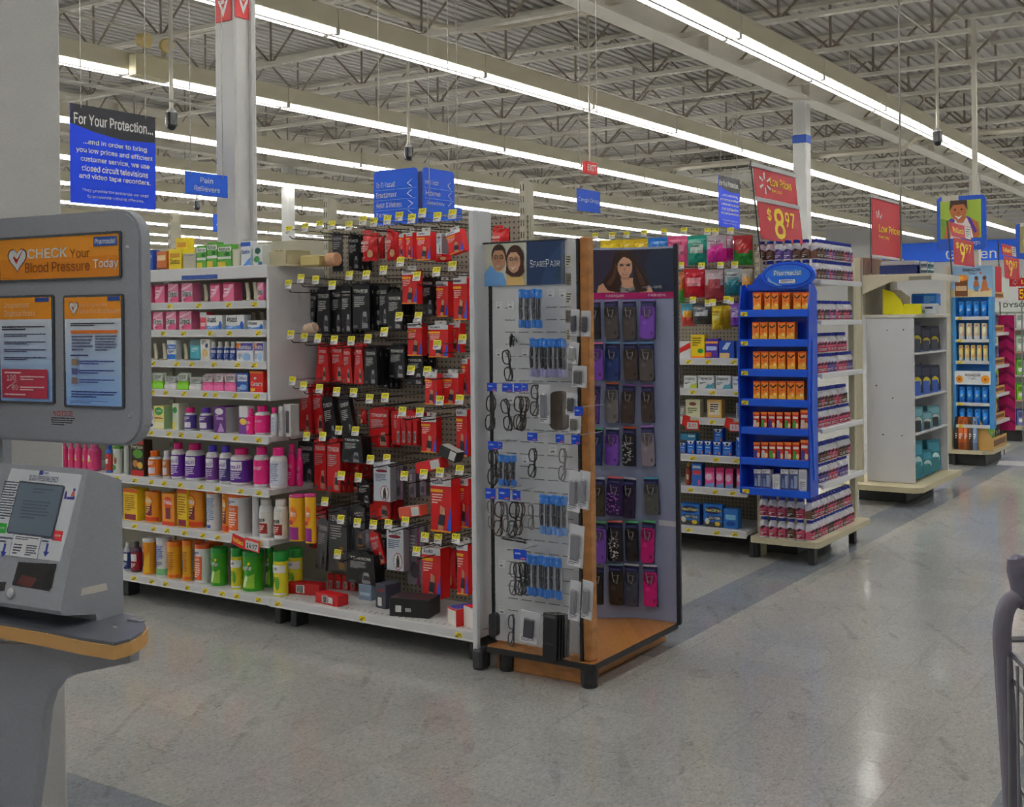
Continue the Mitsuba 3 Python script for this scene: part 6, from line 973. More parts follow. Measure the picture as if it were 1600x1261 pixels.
put('blue_box', M().box(0, 0, 0, .2, .14, .1, C(40, 130, 220), .003).join(art([('r', .1, .2, .5, .8, C(30, 90, 200)), ('l', .5, .2, .95, .8, 4, C(130, 190, 240))], .2, .1)), label='bright blue box behind the yellow holder', cat='box', to=mat((-2.68, 9.98, 1.6)))
put('white_box', M().box(0, 0, 0, .12, .1, .085, C(206, 212, 220), .003).join(art([('r', .3, .5, .8, .7, NAVY), ('r', .1, .1, .3, .4, C(110, 150, 130))], .12, .085)), label='small white box right of the yellow holder', cat='box', to=mat((-2.56, 9.8, 1.53)))
# fourth run: sun care display
g4 = thing('sun_care_stand', 'blue cardboard stand of sun lotion with a beach picture on top', 'display stand')
S = 12.41; sx0, sx1 = -2.93, -2.545
def q4(crop, x, y, yy=S): return at_y(crop[0] + x / crop[2], crop[1] + y / crop[2], yy)
sz1, sz0 = q4(F1, 1000, 712)[2], q4(F2, 830, 715)[2]
put('back', M().box(sx0, S + .12, sz0, sx1, S + .13, sz1 - .02, C(60, 140, 200)), parent=g4)
for x in (sx0, sx1 - .035): put('side_wall', M().box(x, S, sz0, x + .035, S + .13, sz1 - .26, C(70, 150, 215), .003), parent=g4)
hz0 = q4(F1, 1000, 968)[2]; hw, hh = sx1 - sx0, sz1 - hz0
fig = lab(('r', 0, 0, 1, 1, C(150, 196, 230)), ('r', 0, 0, 1, .25, C(214, 196, 150)), ('p', [(.5, .1), (.8, .25), (1, .2), (1, 0), (.5, 0)], C(222, 206, 160)), ('r', .08, .02, .4, .6, C(120, 70, 40)), ('r', .1, .2, .38, .36, C(210, 180, 140)), ('e', .24, .62, .19, .1, C(235, 150, 50)), ('e', .24, .62, .06, .04, C(250, 200, 80)),
    ('e', .62, .6, .05, .07, C(90, 50, 30)), ('p', [(.54, .3), (.56, .52), (.66, .52), (.7, .3)], C(176, 104, 60)), ('p', [(.56, .2), (.56, .34), (.68, .34), (.66, .16)], C(90, 140, 190)), ('e', .82, .6, .05, .07, C(110, 60, 30)), ('p', [(.74, .3), (.77, .52), (.87, .52), (.9, .3)], C(186, 110, 64)), ('p', [(.7, .14), (.76, .32), (.9, .32), (.94, .2), (.8, .2)], C(190, 116, 70)),
    ('t', 'HAWAIIAN', .28, .82, .72, .92, C(50, 30, 30), True), ('t', 'Tropic', .4, .7, .66, .81, C(50, 30, 30)), ('e', .72, .76, .03, .03, C(220, 60, 50)))
put('header_board', M().box(0, 0, 0, hw, .012, hh, C(150, 196, 230), .003).join(art(fig, hw, hh)), parent=g4, to=mat((sx0, S, hz0)))
put('header_side', M().box(sx1 - .002, S + .004, hz0, sx1 + .006, S + .13, sz1 - .01, C(150, 190, 220), .002), parent=g4)
rows = [(F1, 1132, 1005, 'b', 4), (F2, 128, 22, 'w', 4), (F2, 270, 165, 'c', 5), (F2, 545, 440, 'b', 4), (F2, 690, 585, 'b', 4)]
def lotion(w, h, col, capc): m = M().lathe([(0, 0), (w * .42, 0), (w * .46, h * .2), (w * .48, h * .8), (w * .4, h)], col, 12, 1, .55); c = M().lathe([(w * .47, 0), (w * .47, h * .22), (0, h * .22)], capc, 12, 1, .56); return {'': shape(m, 'plastic', True), 'cap': shape(c, 'plastic', True), 'label': shape(art([('e', .5, .55, .4, .2, np.clip(col * 1.5 + .02, 0, 1)), ('l', .2, .3, .8, .5, 3, C(240, 240, 235)), ('e', .5, .85, .3, .06, np.clip(col * .5, 0, 1))], w * .7, h * .95, wrap=(w * .48, 1, .55)).moved(mat((0, -.0, .01))), 'print')}
for i, (crop, yl, yt, kd, n) in enumerate(rows):
    z = q4(crop, 900 if crop is F1 else 830, yl)[2]; h = q4(crop, 830, yt)[2] - z if crop is F2 else q4(F1, 1000, yt)[2] - z
    k = put('tray', M().box(sx0 + .036, S + .0, z - .014, sx1 - .036, S + .12, z, C(60, 140, 200), .002), parent=g4); put('tray_front', M().box(sx0 + .03, S - .008, z - .03, sx1 - .03, S, z + .004, C(205, 208, 210), .002), parent=k)
    put('price_label', PLAB, parent=k, to=mat((sx0 + .075, S - .009, z - .027), sc=1.2))
    wq = (hw - .09) / n; cl, cp = {'b': (C(30, 130, 215), C(20, 100, 190)), 'w': (C(236, 214, 176), C(236, 232, 224)), 'c': (C(238, 200, 120), C(226, 224, 205))}[kd]; sd = lotion(wq * .86, h, cl, cp)
    for j in range(n): inst('lotion_bottle', sd, mat((sx0 + .045 + wq * (j + .5), S + .04, z)), f'{ {"b": "bright blue", "w": "cream and orange", "c": "pale yellow"}[kd]} lotion bottle, {ORD[j + 1]} from left on the {ORD[i + 1]} tray of the sun stand', 'bottle', 'lotion bottles on the sun care stand')
bz0, bz1 = q4(F2, 830, 425)[2], q4(F2, 830, 335)[2]
put('name_board', M().box(0, 0, 0, hw - .04, .008, bz1 - bz0, C(226, 230, 235), .002).join(art([('t', 'HAWAIIAN', .3, .6, .72, .82, C(50, 34, 30), True), ('t', 'Tropic', .36, .34, .62, .55, C(50, 34, 30)), ('e', .14, .4, .1, .28, C(238, 160, 40)), ('e', .14, .4, .04, .1, C(190, 90, 30)), ('e', .86, .4, .12, .3, C(238, 160, 40)), ('e', .86, .4, .04, .1, C(190, 90, 30))], hw - .04, bz1 - bz0)), parent=g4, to=mat((sx0 + .02, S - .006, bz0)))
e4 = thing('end_cap', 'far end shelving with cardboard trays beside the sun care stand', 'shelving')
put('base', M().box(-3.0, 12.5, 0, -2.64, 13.25, .12, C(48, 50, 52), .004), parent=e4); put('tray', slab(Polygon([(-3.02, 12.36), (-2.64, 12.36), (-2.56, 12.46), (-2.56, 13.3), (-3.02, 13.3)]), .125, .163, C(196, 186, 156)), parent=e4)
put('post', M().box(-2.985, 12.38, .16, -2.94, 12.42, 2.02, BEIGEP, .003), parent=e4); put('back_panel', M().box(-3.0, 12.5, .16, -2.98, 13.25, 2.0, C(186, 180, 170)), parent=e4); put('end_card', M().box(-2.66, 13.26, .3, -2.5, 13.28, 1.52, C(200, 30, 110), .002).join(art([('p', [(0, .06 + i * .1), (.5, .1 + i * .1), (1, .05 + i * .1), (1, .08 + i * .1), (.5, .13 + i * .1), (0, .1 + i * .1)], C(150, 16, 80)) for i in range(9)], .16, 1.22), mat((-2.66, 13.26, .3))), parent=e4, label='pink striped card')
put('foot', M().box(-2.95, 12.45, 0, -2.92, 12.5, .125, CHAR, .002), parent=e4)
zz4 = [at_x(1500 + 410 / 6.3, y, -2.55)[2] for y in (380 + 550 / 6.3, 380 + 880 / 6.3, 380 + 1200 / 6.3, 560 + 345 / 6.3, 560 + 610 / 6.3)]
CB = C(205, 160, 90)
for i, z in enumerate(zz4):
    k = put('shelf', M().box(-2.98, 12.6, z - .02, -2.56, 13.25, z, C(206, 204, 204), .003), parent=e4); put('shelf_lip', M().box(-2.562, 12.6, z - .03, -2.55, 13.25, z + .004, C(220, 216, 220), .002), parent=k)
    tr = thing('cardboard_tray', f'cardboard tray of sun products, {ORD[i + 1]} shelf down beside the sun stand', 'tray', 'cardboard trays beside the sun care stand')
    put('tray_front', M().box(-2.595, 12.7, z + .001, -2.59, 13.2, z + .075, CB, .001), parent=tr); put('tray_side', M().box(-2.8, 12.7, z + .001, -2.6, 12.706, z + .12, CB, .001), parent=tr); put('tray_mark', M().box(-2.589, 12.75, z + .02, -2.5885, 13.15, z + .055, C(120, 70, 40)), parent=tr)
    for j in range(6):
        cl = [C(120, 60, 36), C(40, 120, 190), C(225, 190, 140), C(40, 36, 34), C(90, 60, 40), C(30, 130, 200)][(j + i) % 6]
        inst('lotion_bottle', lotion(.07, .19, cl, np.clip(cl * .5, 0, 1)), mat((-2.66, 12.75 + .08 * j, z + .002), rz=80), f'sun product bottle, {ORD[j + 1]} in the {ORD[i + 1]} cardboard tray beside the sun stand', 'bottle', 'bottles in the cardboard trays')
put('red_card', M().box(-2.61, 12.8, zz4[0] + .075, -2.6, 13.15, zz4[0] + .34, C(190, 30, 40), .002), parent=e4)
sh = M().extrude(Polygon([(0, 0), (.25, 0), (.25, .1), (.12, .3), (0, .36)]), 0, .012, CB)
k = put('floor_tray', sh, label='tall cardboard display tray at the corner of the far end shelving', cat='tray', to=mat((-2.8, 12.44, .165)))
put('tray_front', M().box(-2.585, 12.46, .165, -2.575, 13.2, .28, CB, .002), parent=k); put('tray_mark', M().box(-2.574, 12.5, .19, -2.5735, 13.15, .25, C(120, 80, 50)), parent=k)
for j in range(6): inst('lotion_bottle', lotion(.10, .3, C(140, 190, 60) if j < 4 else C(40, 38, 36), C(40, 40, 40)), mat((-2.66, 12.56 + .115 * j, .166), rz=80), f'{"lime green" if j < 4 else "black"} bottle in the floor tray, {ORD[j + 1]} from the corner', 'bottle', 'bottles in the cardboard floor tray')
for j, cl in enumerate((C(40, 34, 30), C(190, 90, 30), C(196, 100, 40), C(90, 60, 40), C(120, 150, 190))): inst('lotion_bottle', lotion(.055 if j != 1 else .07, .33, cl, np.clip(cl * .6, 0, 1)), mat((-2.945 + .045 + .045 * j, 12.42, .166)), f'{["black", "wide orange", "amber", "brown", "pale blue"][j]} bottle standing on the tray under the sun stand', 'bottle')
# fifth run at the right edge
g5 = thing('shelf_bay', 'green and pink packed shelving at the right edge under a red price board', 'shelving')
put('base', M().box(-3.7, 15.2, 0, -2.6, 16.2, .14, C(46, 48, 50), .004), parent=g5); put('tray', M().box(-3.7, 15.1, .14, -2.5, 16.2, .19, C(190, 180, 150), .004), parent=g5); put('back_panel', M().box(-3.6, 15.6, .19, -2.6, 15.62, 2.0, C(206, 212, 206)), parent=g5)
put('sign_board', M().box(-3.0, 15.12, 1.6, -2.45, 15.14, 1.66, C(220, 226, 220), .002).join(art([('t', 'DYSON', .05, .2, .6, .85, C(40, 60, 50), True)], .55, .08), mat((-3.0, 15.12, 1.6))), parent=g5)
for i, z in enumerate((.19, .5, .8, 1.08, 1.36)):
    if i: put('shelf', M().box(-3.3, 15.16, z - .02, -2.55, 15.6, z, C(190, 150, 120) if i % 2 else C(200, 200, 196), .002), parent=g5)
    for j in range(6):
        cl = [C(110, 120, 190), C(130, 200, 40), C(120, 190, 70), C(190, 210, 190), C(206, 214, 206)][i]
        k = put('household_pack', M().box(-.045, 0, 0, .045, .08, .2, cl, .004).join(art([('r', .15, .5, .85, .8, np.clip(cl * .5, 0, 1)), ('e', .5, .3, .3, .12, C(236, 240, 236)), ('r', 0, .9, 1, 1, [C(60, 50, 90), C(60, 140, 40), C(60, 120, 40), C(110, 150, 110), C(130, 140, 130)][i])], .09, .2), mat((-.045, 0, 0))), label=f'{["violet blue", "lime green", "green", "pale green", "white"][i]} pack, {ORD[j + 1]} from left on {["base", "second", "third", "fourth", "top"][i]} shelf at the right edge', cat='pack', group='packs on the fifth run', to=mat((-3.1 + .1 * j, 15.2, z + .001)))
pb = thing('price_board', 'red price board with a yellow five on white at the right edge', 'sign')
put('red_top', M().box(0, 0, 0, .3, .012, .1, C(176, 26, 40), .002).join(art([('t', 'Low', .45, .3, .95, .75, C(240, 210, 60), True)] + [('p', [(.22 + .03 * math.cos(a), .5 + .1 * math.sin(a)), (.22 + .1 * math.cos(a - .2), .5 + .32 * math.sin(a - .2)), (.22 + .1 * math.cos(a + .2), .5 + .32 * math.sin(a + .2))], WHITE) for a in np.arange(6) * math.pi / 3 + .52], .3, .1)), parent=pb, to=mat((-2.86, 14.9, 1.86)))
put('white_bottom', M().box(0, 0, 0, .3, .01, .16, C(216, 218, 218), .002).join(art([('r', .3, .05, 1, .95, C(150, 30, 36)), ('t', '5.00', .34, .15, .98, .85, C(245, 200, 40), True)], .3, .16)), parent=pb, to=mat((-2.85, 14.9, 1.69)))
put('post', M().tube([(-2.73, 14.93, 0), (-2.73, 14.93, 1.98)], .008, GREY, 6), parent=pb)
put('paper_sheet', M().box(-.16, -.2, .001, .16, .2, .003, C(226, 224, 230), .0003), label='white sheet of paper lying on the floor beside the sun stand', cat='paper', to=mat((-2.43, 12.85, 0), rz=8))

# ------------------------------------------------------------------ hanging signs
def sign_x(name, label, x, tl, br, ops, col, xb=None, rods=0, thick=.006, round_=0, parent=None, partlabel=None):
    """A sign in a plane x = const facing the aisle (+x): tl and br are two opposite corners as seen in the photograph."""
    my = (tl[1] + br[1]) / 2; a, b = at_x(tl[0], my, x), at_x(br[0], my, x); w = b[1] - a[1]; mx = (tl[0] + br[0]) / 2; z1, z0 = at_x(mx, tl[1], x)[2], at_x(mx, br[1], x)[2]; h = z1 - z0
    m = M().extrude(rrect(0, 0, w, h, round_), 0, thick, col, np.clip(col * .6, 0, 1)) if round_ else M().box(0, 0, 0, w, thick, h, col, .0015)
    m.join(art(ops, w, h, gap=.0006)); tilt = math.degrees(math.atan2((xb - x), h)) if xb is not None else 0
    to = mat((x if xb is None else xb, a[1], z0), rz=90) @ mat(rx=-tilt)
    k = put(name, m, 'print', parent=parent, label=label if not parent else partlabel, cat=None if parent else 'sign', to=to)
    if rods:
        for f in (.12, .88): put('rod', M().tube([(x, a[1] + w * f, z1 - .02), (x, a[1] + w * f, ZD + .0)], .0028, C(150, 148, 140), 5), 'metal', parent=k)
    return k, a, b, z0, z1
UB, DK = C(16, 66, 235), C(44, 46, 54); WT = C(238, 238, 236)
def protection(fine):
    o = [('r', 0, .66, 1, 1, DK), ('p', [(0, .8), (.3, .735), (.6, .70), (1, .72), (1, .6), (0, .6)], UB), ('t', 'For Your Protection...', .04, .80, .97, .915, WT, True)]
    for i, (s, x0, x1) in enumerate((('...and in order to bring', .14, .89), ('you low prices and efficient', .06, .96), ('customer service, we use', .11, .92), ('closed circuit televisions', .12, .90), ('and video tape recorders.', .09, .93))): o.append(('t', s, x0, .595 - .088 * i, x1, .66 - .088 * i, WT, True))
    return o + [('t', 'They provide the evidence we need', .12, .115, .9, .155, WT), ('t', 'to prosecute criminal offenses.', .18, .055, .85, .095, WT)]
sign_x('protection_sign', 'large blue and black For Your Protection sign hanging at upper left', -6.5, (110, 172), (243, 322), protection(1), UB, rods=1.5)
sp = at_x(180, 150, -6.5); put('support_pipe', M().tube([(-6.5, 3.9, sp[2] + .04), (-6.5, 6.2, sp[2] + .04)], .012, C(170, 168, 160), 6), label='thin grey pipe above the large blue sign', cat='pipe')
for y in (4.2, 6.0): put('rod', M().tube([(-6.5, y, sp[2] + .04), (-6.5, y, ZD)], .004, STEELD, 4), parent='support_pipe')
sign_x('aisle_sign', 'blue Pain Relievers aisle sign beside the first column', -5.42, (290, 271), (356, 306), [('t', 'Pain', .34, .56, .64, .8, WT), ('t', 'Relievers', .2, .18, .8, .42, WT)], C(24, 92, 222), rods=.5)
sign_x('aisle_sign', 'blue aisle sign half hidden behind the first column', -9.3, (333, 337), (392, 364), [('t', 'Allergy', .08, .3, .72, .6, WT)], C(24, 92, 222), rods=.5)
sign_x('aisle_sign', 'blue Cough Drops aisle sign hanging above the glasses stand', -4.4, (902, 297), (938, 331), [('t', 'Cough Drops', .05, .38, .96, .62, WT)], C(24, 92, 222), rods=.6)
sign_x('protection_sign', 'small distant blue and black protection sign left of the red price sign', -6.4, (1123, 277), (1156, 356), protection(0), UB, rods=.5)
# directory: two boards meeting at a corner
cz1, cz0 = 2.56, 2.13; cc = at_y(654, 262, 6.3); cxx, cyy = cc[0], 6.3
l0 = at_y(584, 300, cyy)[0]; r1 = at_x(710, 300, cxx + .02)[1]
dt = thing('directory_sign', 'blue two sided department directory above the pegboard', 'sign')
def board(w, rows, arrows):
    h = cz1 - cz0; m = M().extrude(rrect(0, 0, w, h, .03), 0, .008, C(28, 92, 226), C(110, 150, 230)); o = []
    for i, (s, tw_, ar) in enumerate(zip(rows, (.42, .46, .58, .3, .42), arrows)):
        y = .76 - .165 * i; o += [('t', s, .07, y - .04, .07 + tw_, y + .05, WT), ('r', .04, y - .085, .96, y - .075, C(120, 170, 245))]
        x = .84; d_ = .05 if ar == '<' else -.05; o.append(('p', [(x + d_, y + .06), (x - d_, y), (x + d_, y - .06), (x + d_ * .6, y - .06), (x - d_ * 1.5, y), (x + d_ * .6, y + .06)], WT))
    return m.join(art(o, w, h, gap=.0008))
put('board', board(cxx - l0 - .01, ['Do-It-Yourself', 'Entertainment', 'Health & Wellness', 'Pharmacy', 'Toys & Games'], '<<>><'), parent=dt, to=mat((l0, cyy, cz0)))
put('board', board(r1 - cyy - .02, ['Baby & Toddler', 'Home', 'Jewellery', 'Pet Shop', 'Seasonal'], '<<<<<'), parent=dt, to=mat((cxx + .02, cyy + .02, cz0), rz=90))
put('corner_strip', M().box(cxx - .008, cyy, cz0, cxx + .018, cyy + .02, cz1 - .03, C(16, 40, 120), .003), parent=dt)
for x, y in ((l0 + .05, cyy + .004), (cxx + .01, r1 - .05)): put('rod', M().tube([(x, y, cz1 - .02), (x, y, ZD)], .0028, STEELD, 4), parent=dt)
sign_x('aisle_sign', 'blue aisle sign low behind the upper right peg hooks', -4.7, (664, 322), (722, 344), [('t', 'Bandages', .4, .2, .95, .5, WT)], C(28, 100, 230), rods=1.2)
# red price signs on the ends of the runs
SR, SY = C(190, 40, 52), C(250, 216, 40)
def spark(cx, cy, rx, ry): return [('p', [(cx + rx * q * math.cos(a + s), cy + ry * q * math.sin(a + s)) for q, s in ((.35, -.22), (.95, -.13), (1.0, 0), (.95, .13), (.35, .22))], WT) for a in np.arange(6) * math.pi / 3 + math.pi / 2]
lowp = spark(.22, .55, .14, .34) + [('t', 'Low Prices', .34, .5, .86, .78, SY, True), ('t', 'Every day', .36, .28, .6, .42, SY)]
ps = thing('price_sign', 'leaning red Low Prices sign showing 8 dollars 97 above the drink bottles', 'sign')
sign_x('upper_card', None, -2.76, (1178, 268), (1243, 318), lowp, SR, xb=-2.745, parent=ps); sign_x('lower_card', None, -2.74, (1184, 320), (1249, 378), [('t', '$', .18, .5, .28, .86, SY, True), ('t', '8', .33, .06, .58, .9, SY, True), ('t', '97', .6, .42, .84, .84, SY, True)], SR, xb=-2.715, parent=ps)
ya, yb = at_x(1178, 300, -2.75)[1], at_x(1245, 300, -2.75)[1]; zm = at_x(1215, 318, -2.75)[2]; zt_ = at_x(1210, 266, -2.76)[2]
for z_, x_ in ((zm, -2.738), (zt_, -2.758)): put('frame_bar', M().box(x_ - .004, ya - .01, z_ - .014, x_ + .006, yb + .01, z_ + .012, C(200, 200, 204), .002), parent=ps)
for y in (ya, yb): put('frame_rod', M().tube([(-2.77, y, zt_ + .02), (-2.71, y, 1.87)], .005, C(40, 40, 44), 5), parent=ps)
p2 = thing('price_sign', 'upright red Low Prices sign above the white cabinet', 'sign')
o2 = [('p', [(.16, .66), (.12, .78), (.14, .78), (.18, .67)], WT), ('p', [(.2, .68), (.19, .8), (.22, .8), (.22, .68)], WT), ('p', [(.24, .67), (.3, .76), (.32, .74), (.26, .65)], WT), ('t', 'Low Prices', .2, .42, .96, .56, SY, True), ('t', 'Every day', .2, .3, .55, .37, SY, True)]
_, a, b, z0_, z1_ = sign_x('card', None, -2.82, (1363, 315), (1409, 401), o2, SR, parent=p2)
for z_ in (z0_ - .02, z1_): put('frame_bar', M().box(-2.83, a[1] - .01, z_, -2.81, b[1] + .01, z_ + .02, C(200, 200, 204), .002), parent=p2)
put('frame_rod', M().tube([(-2.83, a[1] - .01, z1_), (-2.83, a[1] - .01, 1.86)], .005, C(40, 40, 44), 5), parent=p2); put('frame_rod', M().tube([(-2.8, b[1] - .1, 4.9), (-2.8, b[1] - .1, 1.86)], .008, C(120, 118, 112), 5), parent=p2)
for nm, tl, br, X_, txt in (('tall red price sign with yellow 9.97 above the sun care stand', (1486, 348), (1517, 415), -2.7, '97'), ('farther red price sign left of the right edge board', (1565, 380), (1588, 436), -2.7, '97')):
    k = thing('price_sign', nm, 'sign'); my = tl[1] + (br[1] - tl[1]) * .36
    sign_x('upper_card', None, X_ - .03, (tl[0], tl[1] + 3), (br[0] - 1, my), [('r', .68, .05, .98, .95, C(220, 222, 222)), ('t', 'Rollback', .06, .3, .62, .7, SY, True), ('l', .72, .15, .94, .85, 4, GREY)], SR, xb=X_ - .02, parent=k)
    sign_x('lower_card', None, X_ - .01, (tl[0] + 4, my + 2), (br[0] + 4, br[1]), [('t', '$', .1, .6, .26, .86, SY, True), ('t', '9', .28, .12, .54, .86, SY, True), ('t', txt, .56, .5, .86, .84, SY, True)], SR, xb=X_ + .0, parent=k)
    yy = at_x(tl[0], tl[1], X_)[1]; put('frame_rod', M().tube([(X_ - .035, yy, at_x(tl[0], tl[1], X_)[2] + .02), (X_ + .005, yy, 1.9 if X_ > -2.69 or tl[0] < 1500 else 0)], .006, C(40, 40, 44), 5), parent=k)
# picture signs
def picture_sign(label, Yp, tl, br, ops):
    a, b = at_y(tl[0], (tl[1] + br[1]) / 2, Yp), at_y(br[0], (tl[1] + br[1]) / 2, Yp); z1, z0 = at_y((tl[0] + br[0]) / 2, tl[1], Yp)[2], at_y((tl[0] + br[0]) / 2, br[1], Yp)[2]; w, h = b[0] - a[0], z1 - z0
    m = M().extrude(rrect(0, 0, w, h, .05), 0, .02, C(30, 82, 190)).join(art(ops, w, h, gap=.0008))
    k = put('picture_sign', m, label=label, cat='sign', to=mat((a[0], Yp, z0)))
    put('post', M().box(a[0] + w * .72, Yp + .02, 0, a[0] + w * .82, Yp + .06, 4.7, C(190, 186, 172), .004), parent=k)
    put('bracket', M().box(a[0] + w * .1, Yp - .002, z1 - h * .1, a[0] + w * .45, Yp + .03, z1 + h * .02, C(190, 184, 168), .004), parent=k)
SKB = C(176, 100, 58)
kid = lab(('r', .07, .22, .9, .92, C(150, 176, 60)), ('p', [(.07, .22), (.4, .22), (.5, .5), (.07, .6)], C(110, 150, 50)), ('p', [(.14, .22), (.2, .5), (.36, .62), (.62, .62), (.84, .5), (.88, .26), (.82, .22)], SKB), ('p', [(.28, .22), (.3, .56), (.38, .6), (.42, .5), (.54, .5), (.6, .6), (.66, .56), (.74, .22)], C(222, 216, 216)), ('p', [(.6, .62), (.68, .6), (.82, .34), (.76, .3)], C(90, 50, 150)), ('p', [(.24, .56), (.3, .6), (.38, .56), (.34, .5)], C(90, 50, 150)),
    ('e', .44, .74, .17, .18, SKB), ('p', [(.26, .74), (.28, .92), (.62, .92), (.63, .74), (.56, .84), (.34, .84)], C(60, 36, 26)), ('e', .38, .75, .02, .018, C(36, 24, 20)), ('e', .51, .75, .02, .018, C(36, 24, 20)), ('e', .45, .69, .025, .02, C(150, 80, 46)), ('p', [(.36, .65), (.45, .61), (.54, .65), (.45, .57)], C(240, 234, 228)), ('t', 'Dogs', .62, .08, .88, .17, WT))
picture_sign('blue framed picture sign of a smiling child in a white vest', 13.3, (1464, 306), (1541, 391), kid)
picture_sign('blue framed picture sign cut off by the right edge', 15.6, (1587, 348), (1655, 403), lab(('r', .1, .15, .9, .92, C(150, 140, 90)), ('e', .45, .45, .3, .25, C(190, 170, 120)), ('e', .6, .6, .15, .15, C(120, 90, 50))))
# garden wall band
gw0, gw1 = at_y(1380, 380, Y1 - .05), at_y(1720, 380, Y1 - .05); gz1, gz0 = at_y(1500, 377, Y1 - .05)[2], at_y(1500, 408, Y1 - .05)[2]
gb = put('fascia_panel', M().box(gw0[0], Y1 - .1, gz0, min(gw1[0], X1 - .05), Y1 - .02, gz1, C(30, 100, 235), .01), parent='wall_back', label='blue fascia band lettered Garden')
gx0, gx1 = at_y(1478, 400, Y1 - .1)[0], at_y(1557, 400, Y1 - .1)[0]
put('lettering', art([('t', 'Garden', 0, 0, 1, 1, WT)], gx1 - gx0, .36), parent=gb, to=mat((gx0, Y1 - .101, gz0 + .06)))
# exit sign, cameras, emergency lamps, ducts and pipes
ex = thing('exit_sign', 'small red EXIT sign hanging under the middle lamp rows', 'sign')
q0, q1 = at_x(913, 262, -7.2), at_x(930, 262, -7.2); ez1, ez0 = at_x(921, 253, -7.2)[2], at_x(921, 272, -7.2)[2]
put('body', M().box(-.03, q0[1], ez0, .03, q1[1], ez1, C(214, 40, 44), .008).join(art([('t', 'EXIT', .1, .25, .9, .75, WT, True)], q1[1] - q0[1], ez1 - ez0).moved(mat((.031, q0[1], ez0), rz=90))), parent=ex, to=mat((-7.2, 0, 0)))
put('stem', M().tube([(-7.2, (q0[1] + q1[1]) / 2, ez1), (-7.2, (q0[1] + q1[1]) / 2, ZD)], .012, C(190, 186, 170), 6), parent=ex)
for px_, py_, Z_, lab_ in ((638.5, 236, 16.2, 'black security camera on a white drop pole at the centre'), (268, 184, 12.5, 'black security camera beside the large blue sign'), (1465, 212, 15.5, 'black security camera at the right under the near lamp row'), (308, 318, 22.9, 'small black camera under the Pain Relievers sign')):
    q = EYE + ray(px_, py_) * Z_; t = thing('security_camera', lab_, 'camera'); s_ = .062
    put('pole', M().tube([(0, 0, .09), (0, 0, ZD - q[2])], .022, C(206, 202, 188), 8), parent=t, to=mat(q)); put('collar', M().lathe([(0, .05), (s_ * .8, .05), (s_ * .8, .07), (s_ * .35, .1), (0, .1)], C(196, 196, 196), 14), parent=t, to=mat(q))
    put('housing', M().lathe([(0, -.08), (s_, -.08), (s_, .05), (0, .05)], C(30, 32, 40), 14), 'plastic', parent=t, to=mat(q))
    d_ = [(s_ * .85 * math.cos(a), -.08 - s_ * .9 * math.sin(a)) for a in np.linspace(0, 1.57, 6)][::-1]; put('dome', M().lathe(d_, C(16, 18, 26), 14), 'plastic', parent=t, smooth=True, to=mat(q))
em_ = thing('emergency_lamp', 'beige emergency lamp box with two round heads on a lamp row', 'lamp'); q = at_x(235, 107, -10.53)
put('box', M().box(-.07, -.24, -.12, .07, .24, .13, C(196, 188, 156), .012), parent=em_, to=mat(q))
for s_, rr in ((-.10, 20), (.16, -25)):
    put('lamp_head', M().lathe([(0, 0), (.07, 0), (.085, .03), (.07, .12), (.03, .15), (0, .15)], C(200, 180, 120), 14).moved(mat((0, 0, 0), ry=-80)), parent=em_, to=mat((q[0] + .1, q[1] + s_, q[2] + .27), rz=rr)); put('arm', M().tube([(q[0], q[1] + s_, q[2] + .12), (q[0] + .03, q[1] + s_, q[2] + .27)], .012, C(170, 160, 120), 6), parent=em_)
pts = [at_z(x, y, 5.0 + dz) for x, y, dz in ((540, -14, .2), (590, 12, .12), (644, 30, .04), (690, 42, 0), (728, 46, 0), (775, 43, 0), (840, 33, 0), (920, 17, .02), (1020, -4, .05))]
put('curved_pipe', M().tube(pts, .045, C(196, 190, 172), 10), label='long beige curved pipe hanging under the roof joists', cat='pipe', smooth=True)
ypipe = 21.9; pl = [at_y(x, y, ypipe) for x, y in ((1000, 268), (1269, 244), (1413, 232), (1433, 214), (1462, 212), (1600, 202))]
put('wall_pipe', M().tube(pl, .055, C(200, 194, 178), 8), label='beige pipe with a jog under the right girder', cat='pipe')
for p_ in pl[1:5:2]: put('pipe_hanger', M().tube([(p_[0], p_[1], p_[2]), (p_[0], p_[1], ZD)], .008, STEELD, 4), parent='wall_pipe')
du = thing('air_unit', 'pale roof air unit with a dark slatted grille behind the red price sign', 'air unit'); u0, u1 = at_y(1030, 262, 25), at_y(1195, 262, 25); uz1, uz0 = at_y(1140, 236, 25)[2], at_y(1140, 272, 25)[2]
put('body', M().box(u0[0], 25, uz0, u1[0], 26.4, min(uz1 + .3, 4.8), C(186, 184, 178), .02), parent=du)
for i in range(5):
    x = u0[0] + (u1[0] - u0[0]) * (.42 + .11 * i); put('grille', M().box(x, 24.985, uz0 + .12, x + (u1[0] - u0[0]) * .1, 25.0, uz0 + .42, C(60, 58, 56), .004), parent=du)
    for j in range(4): put('slat', M().box(x, 24.97, uz0 + .14 + .07 * j, x + (u1[0] - u0[0]) * .1, 24.985, uz0 + .165 + .07 * j, C(120, 118, 112), .002), parent=du)
put('air_duct', M().tube([at_y(960, 268, 27), at_y(1110, 256, 27)], .28, C(200, 198, 190), 16), label='thick pale round air duct left of the roof air unit', cat='duct', smooth=True)

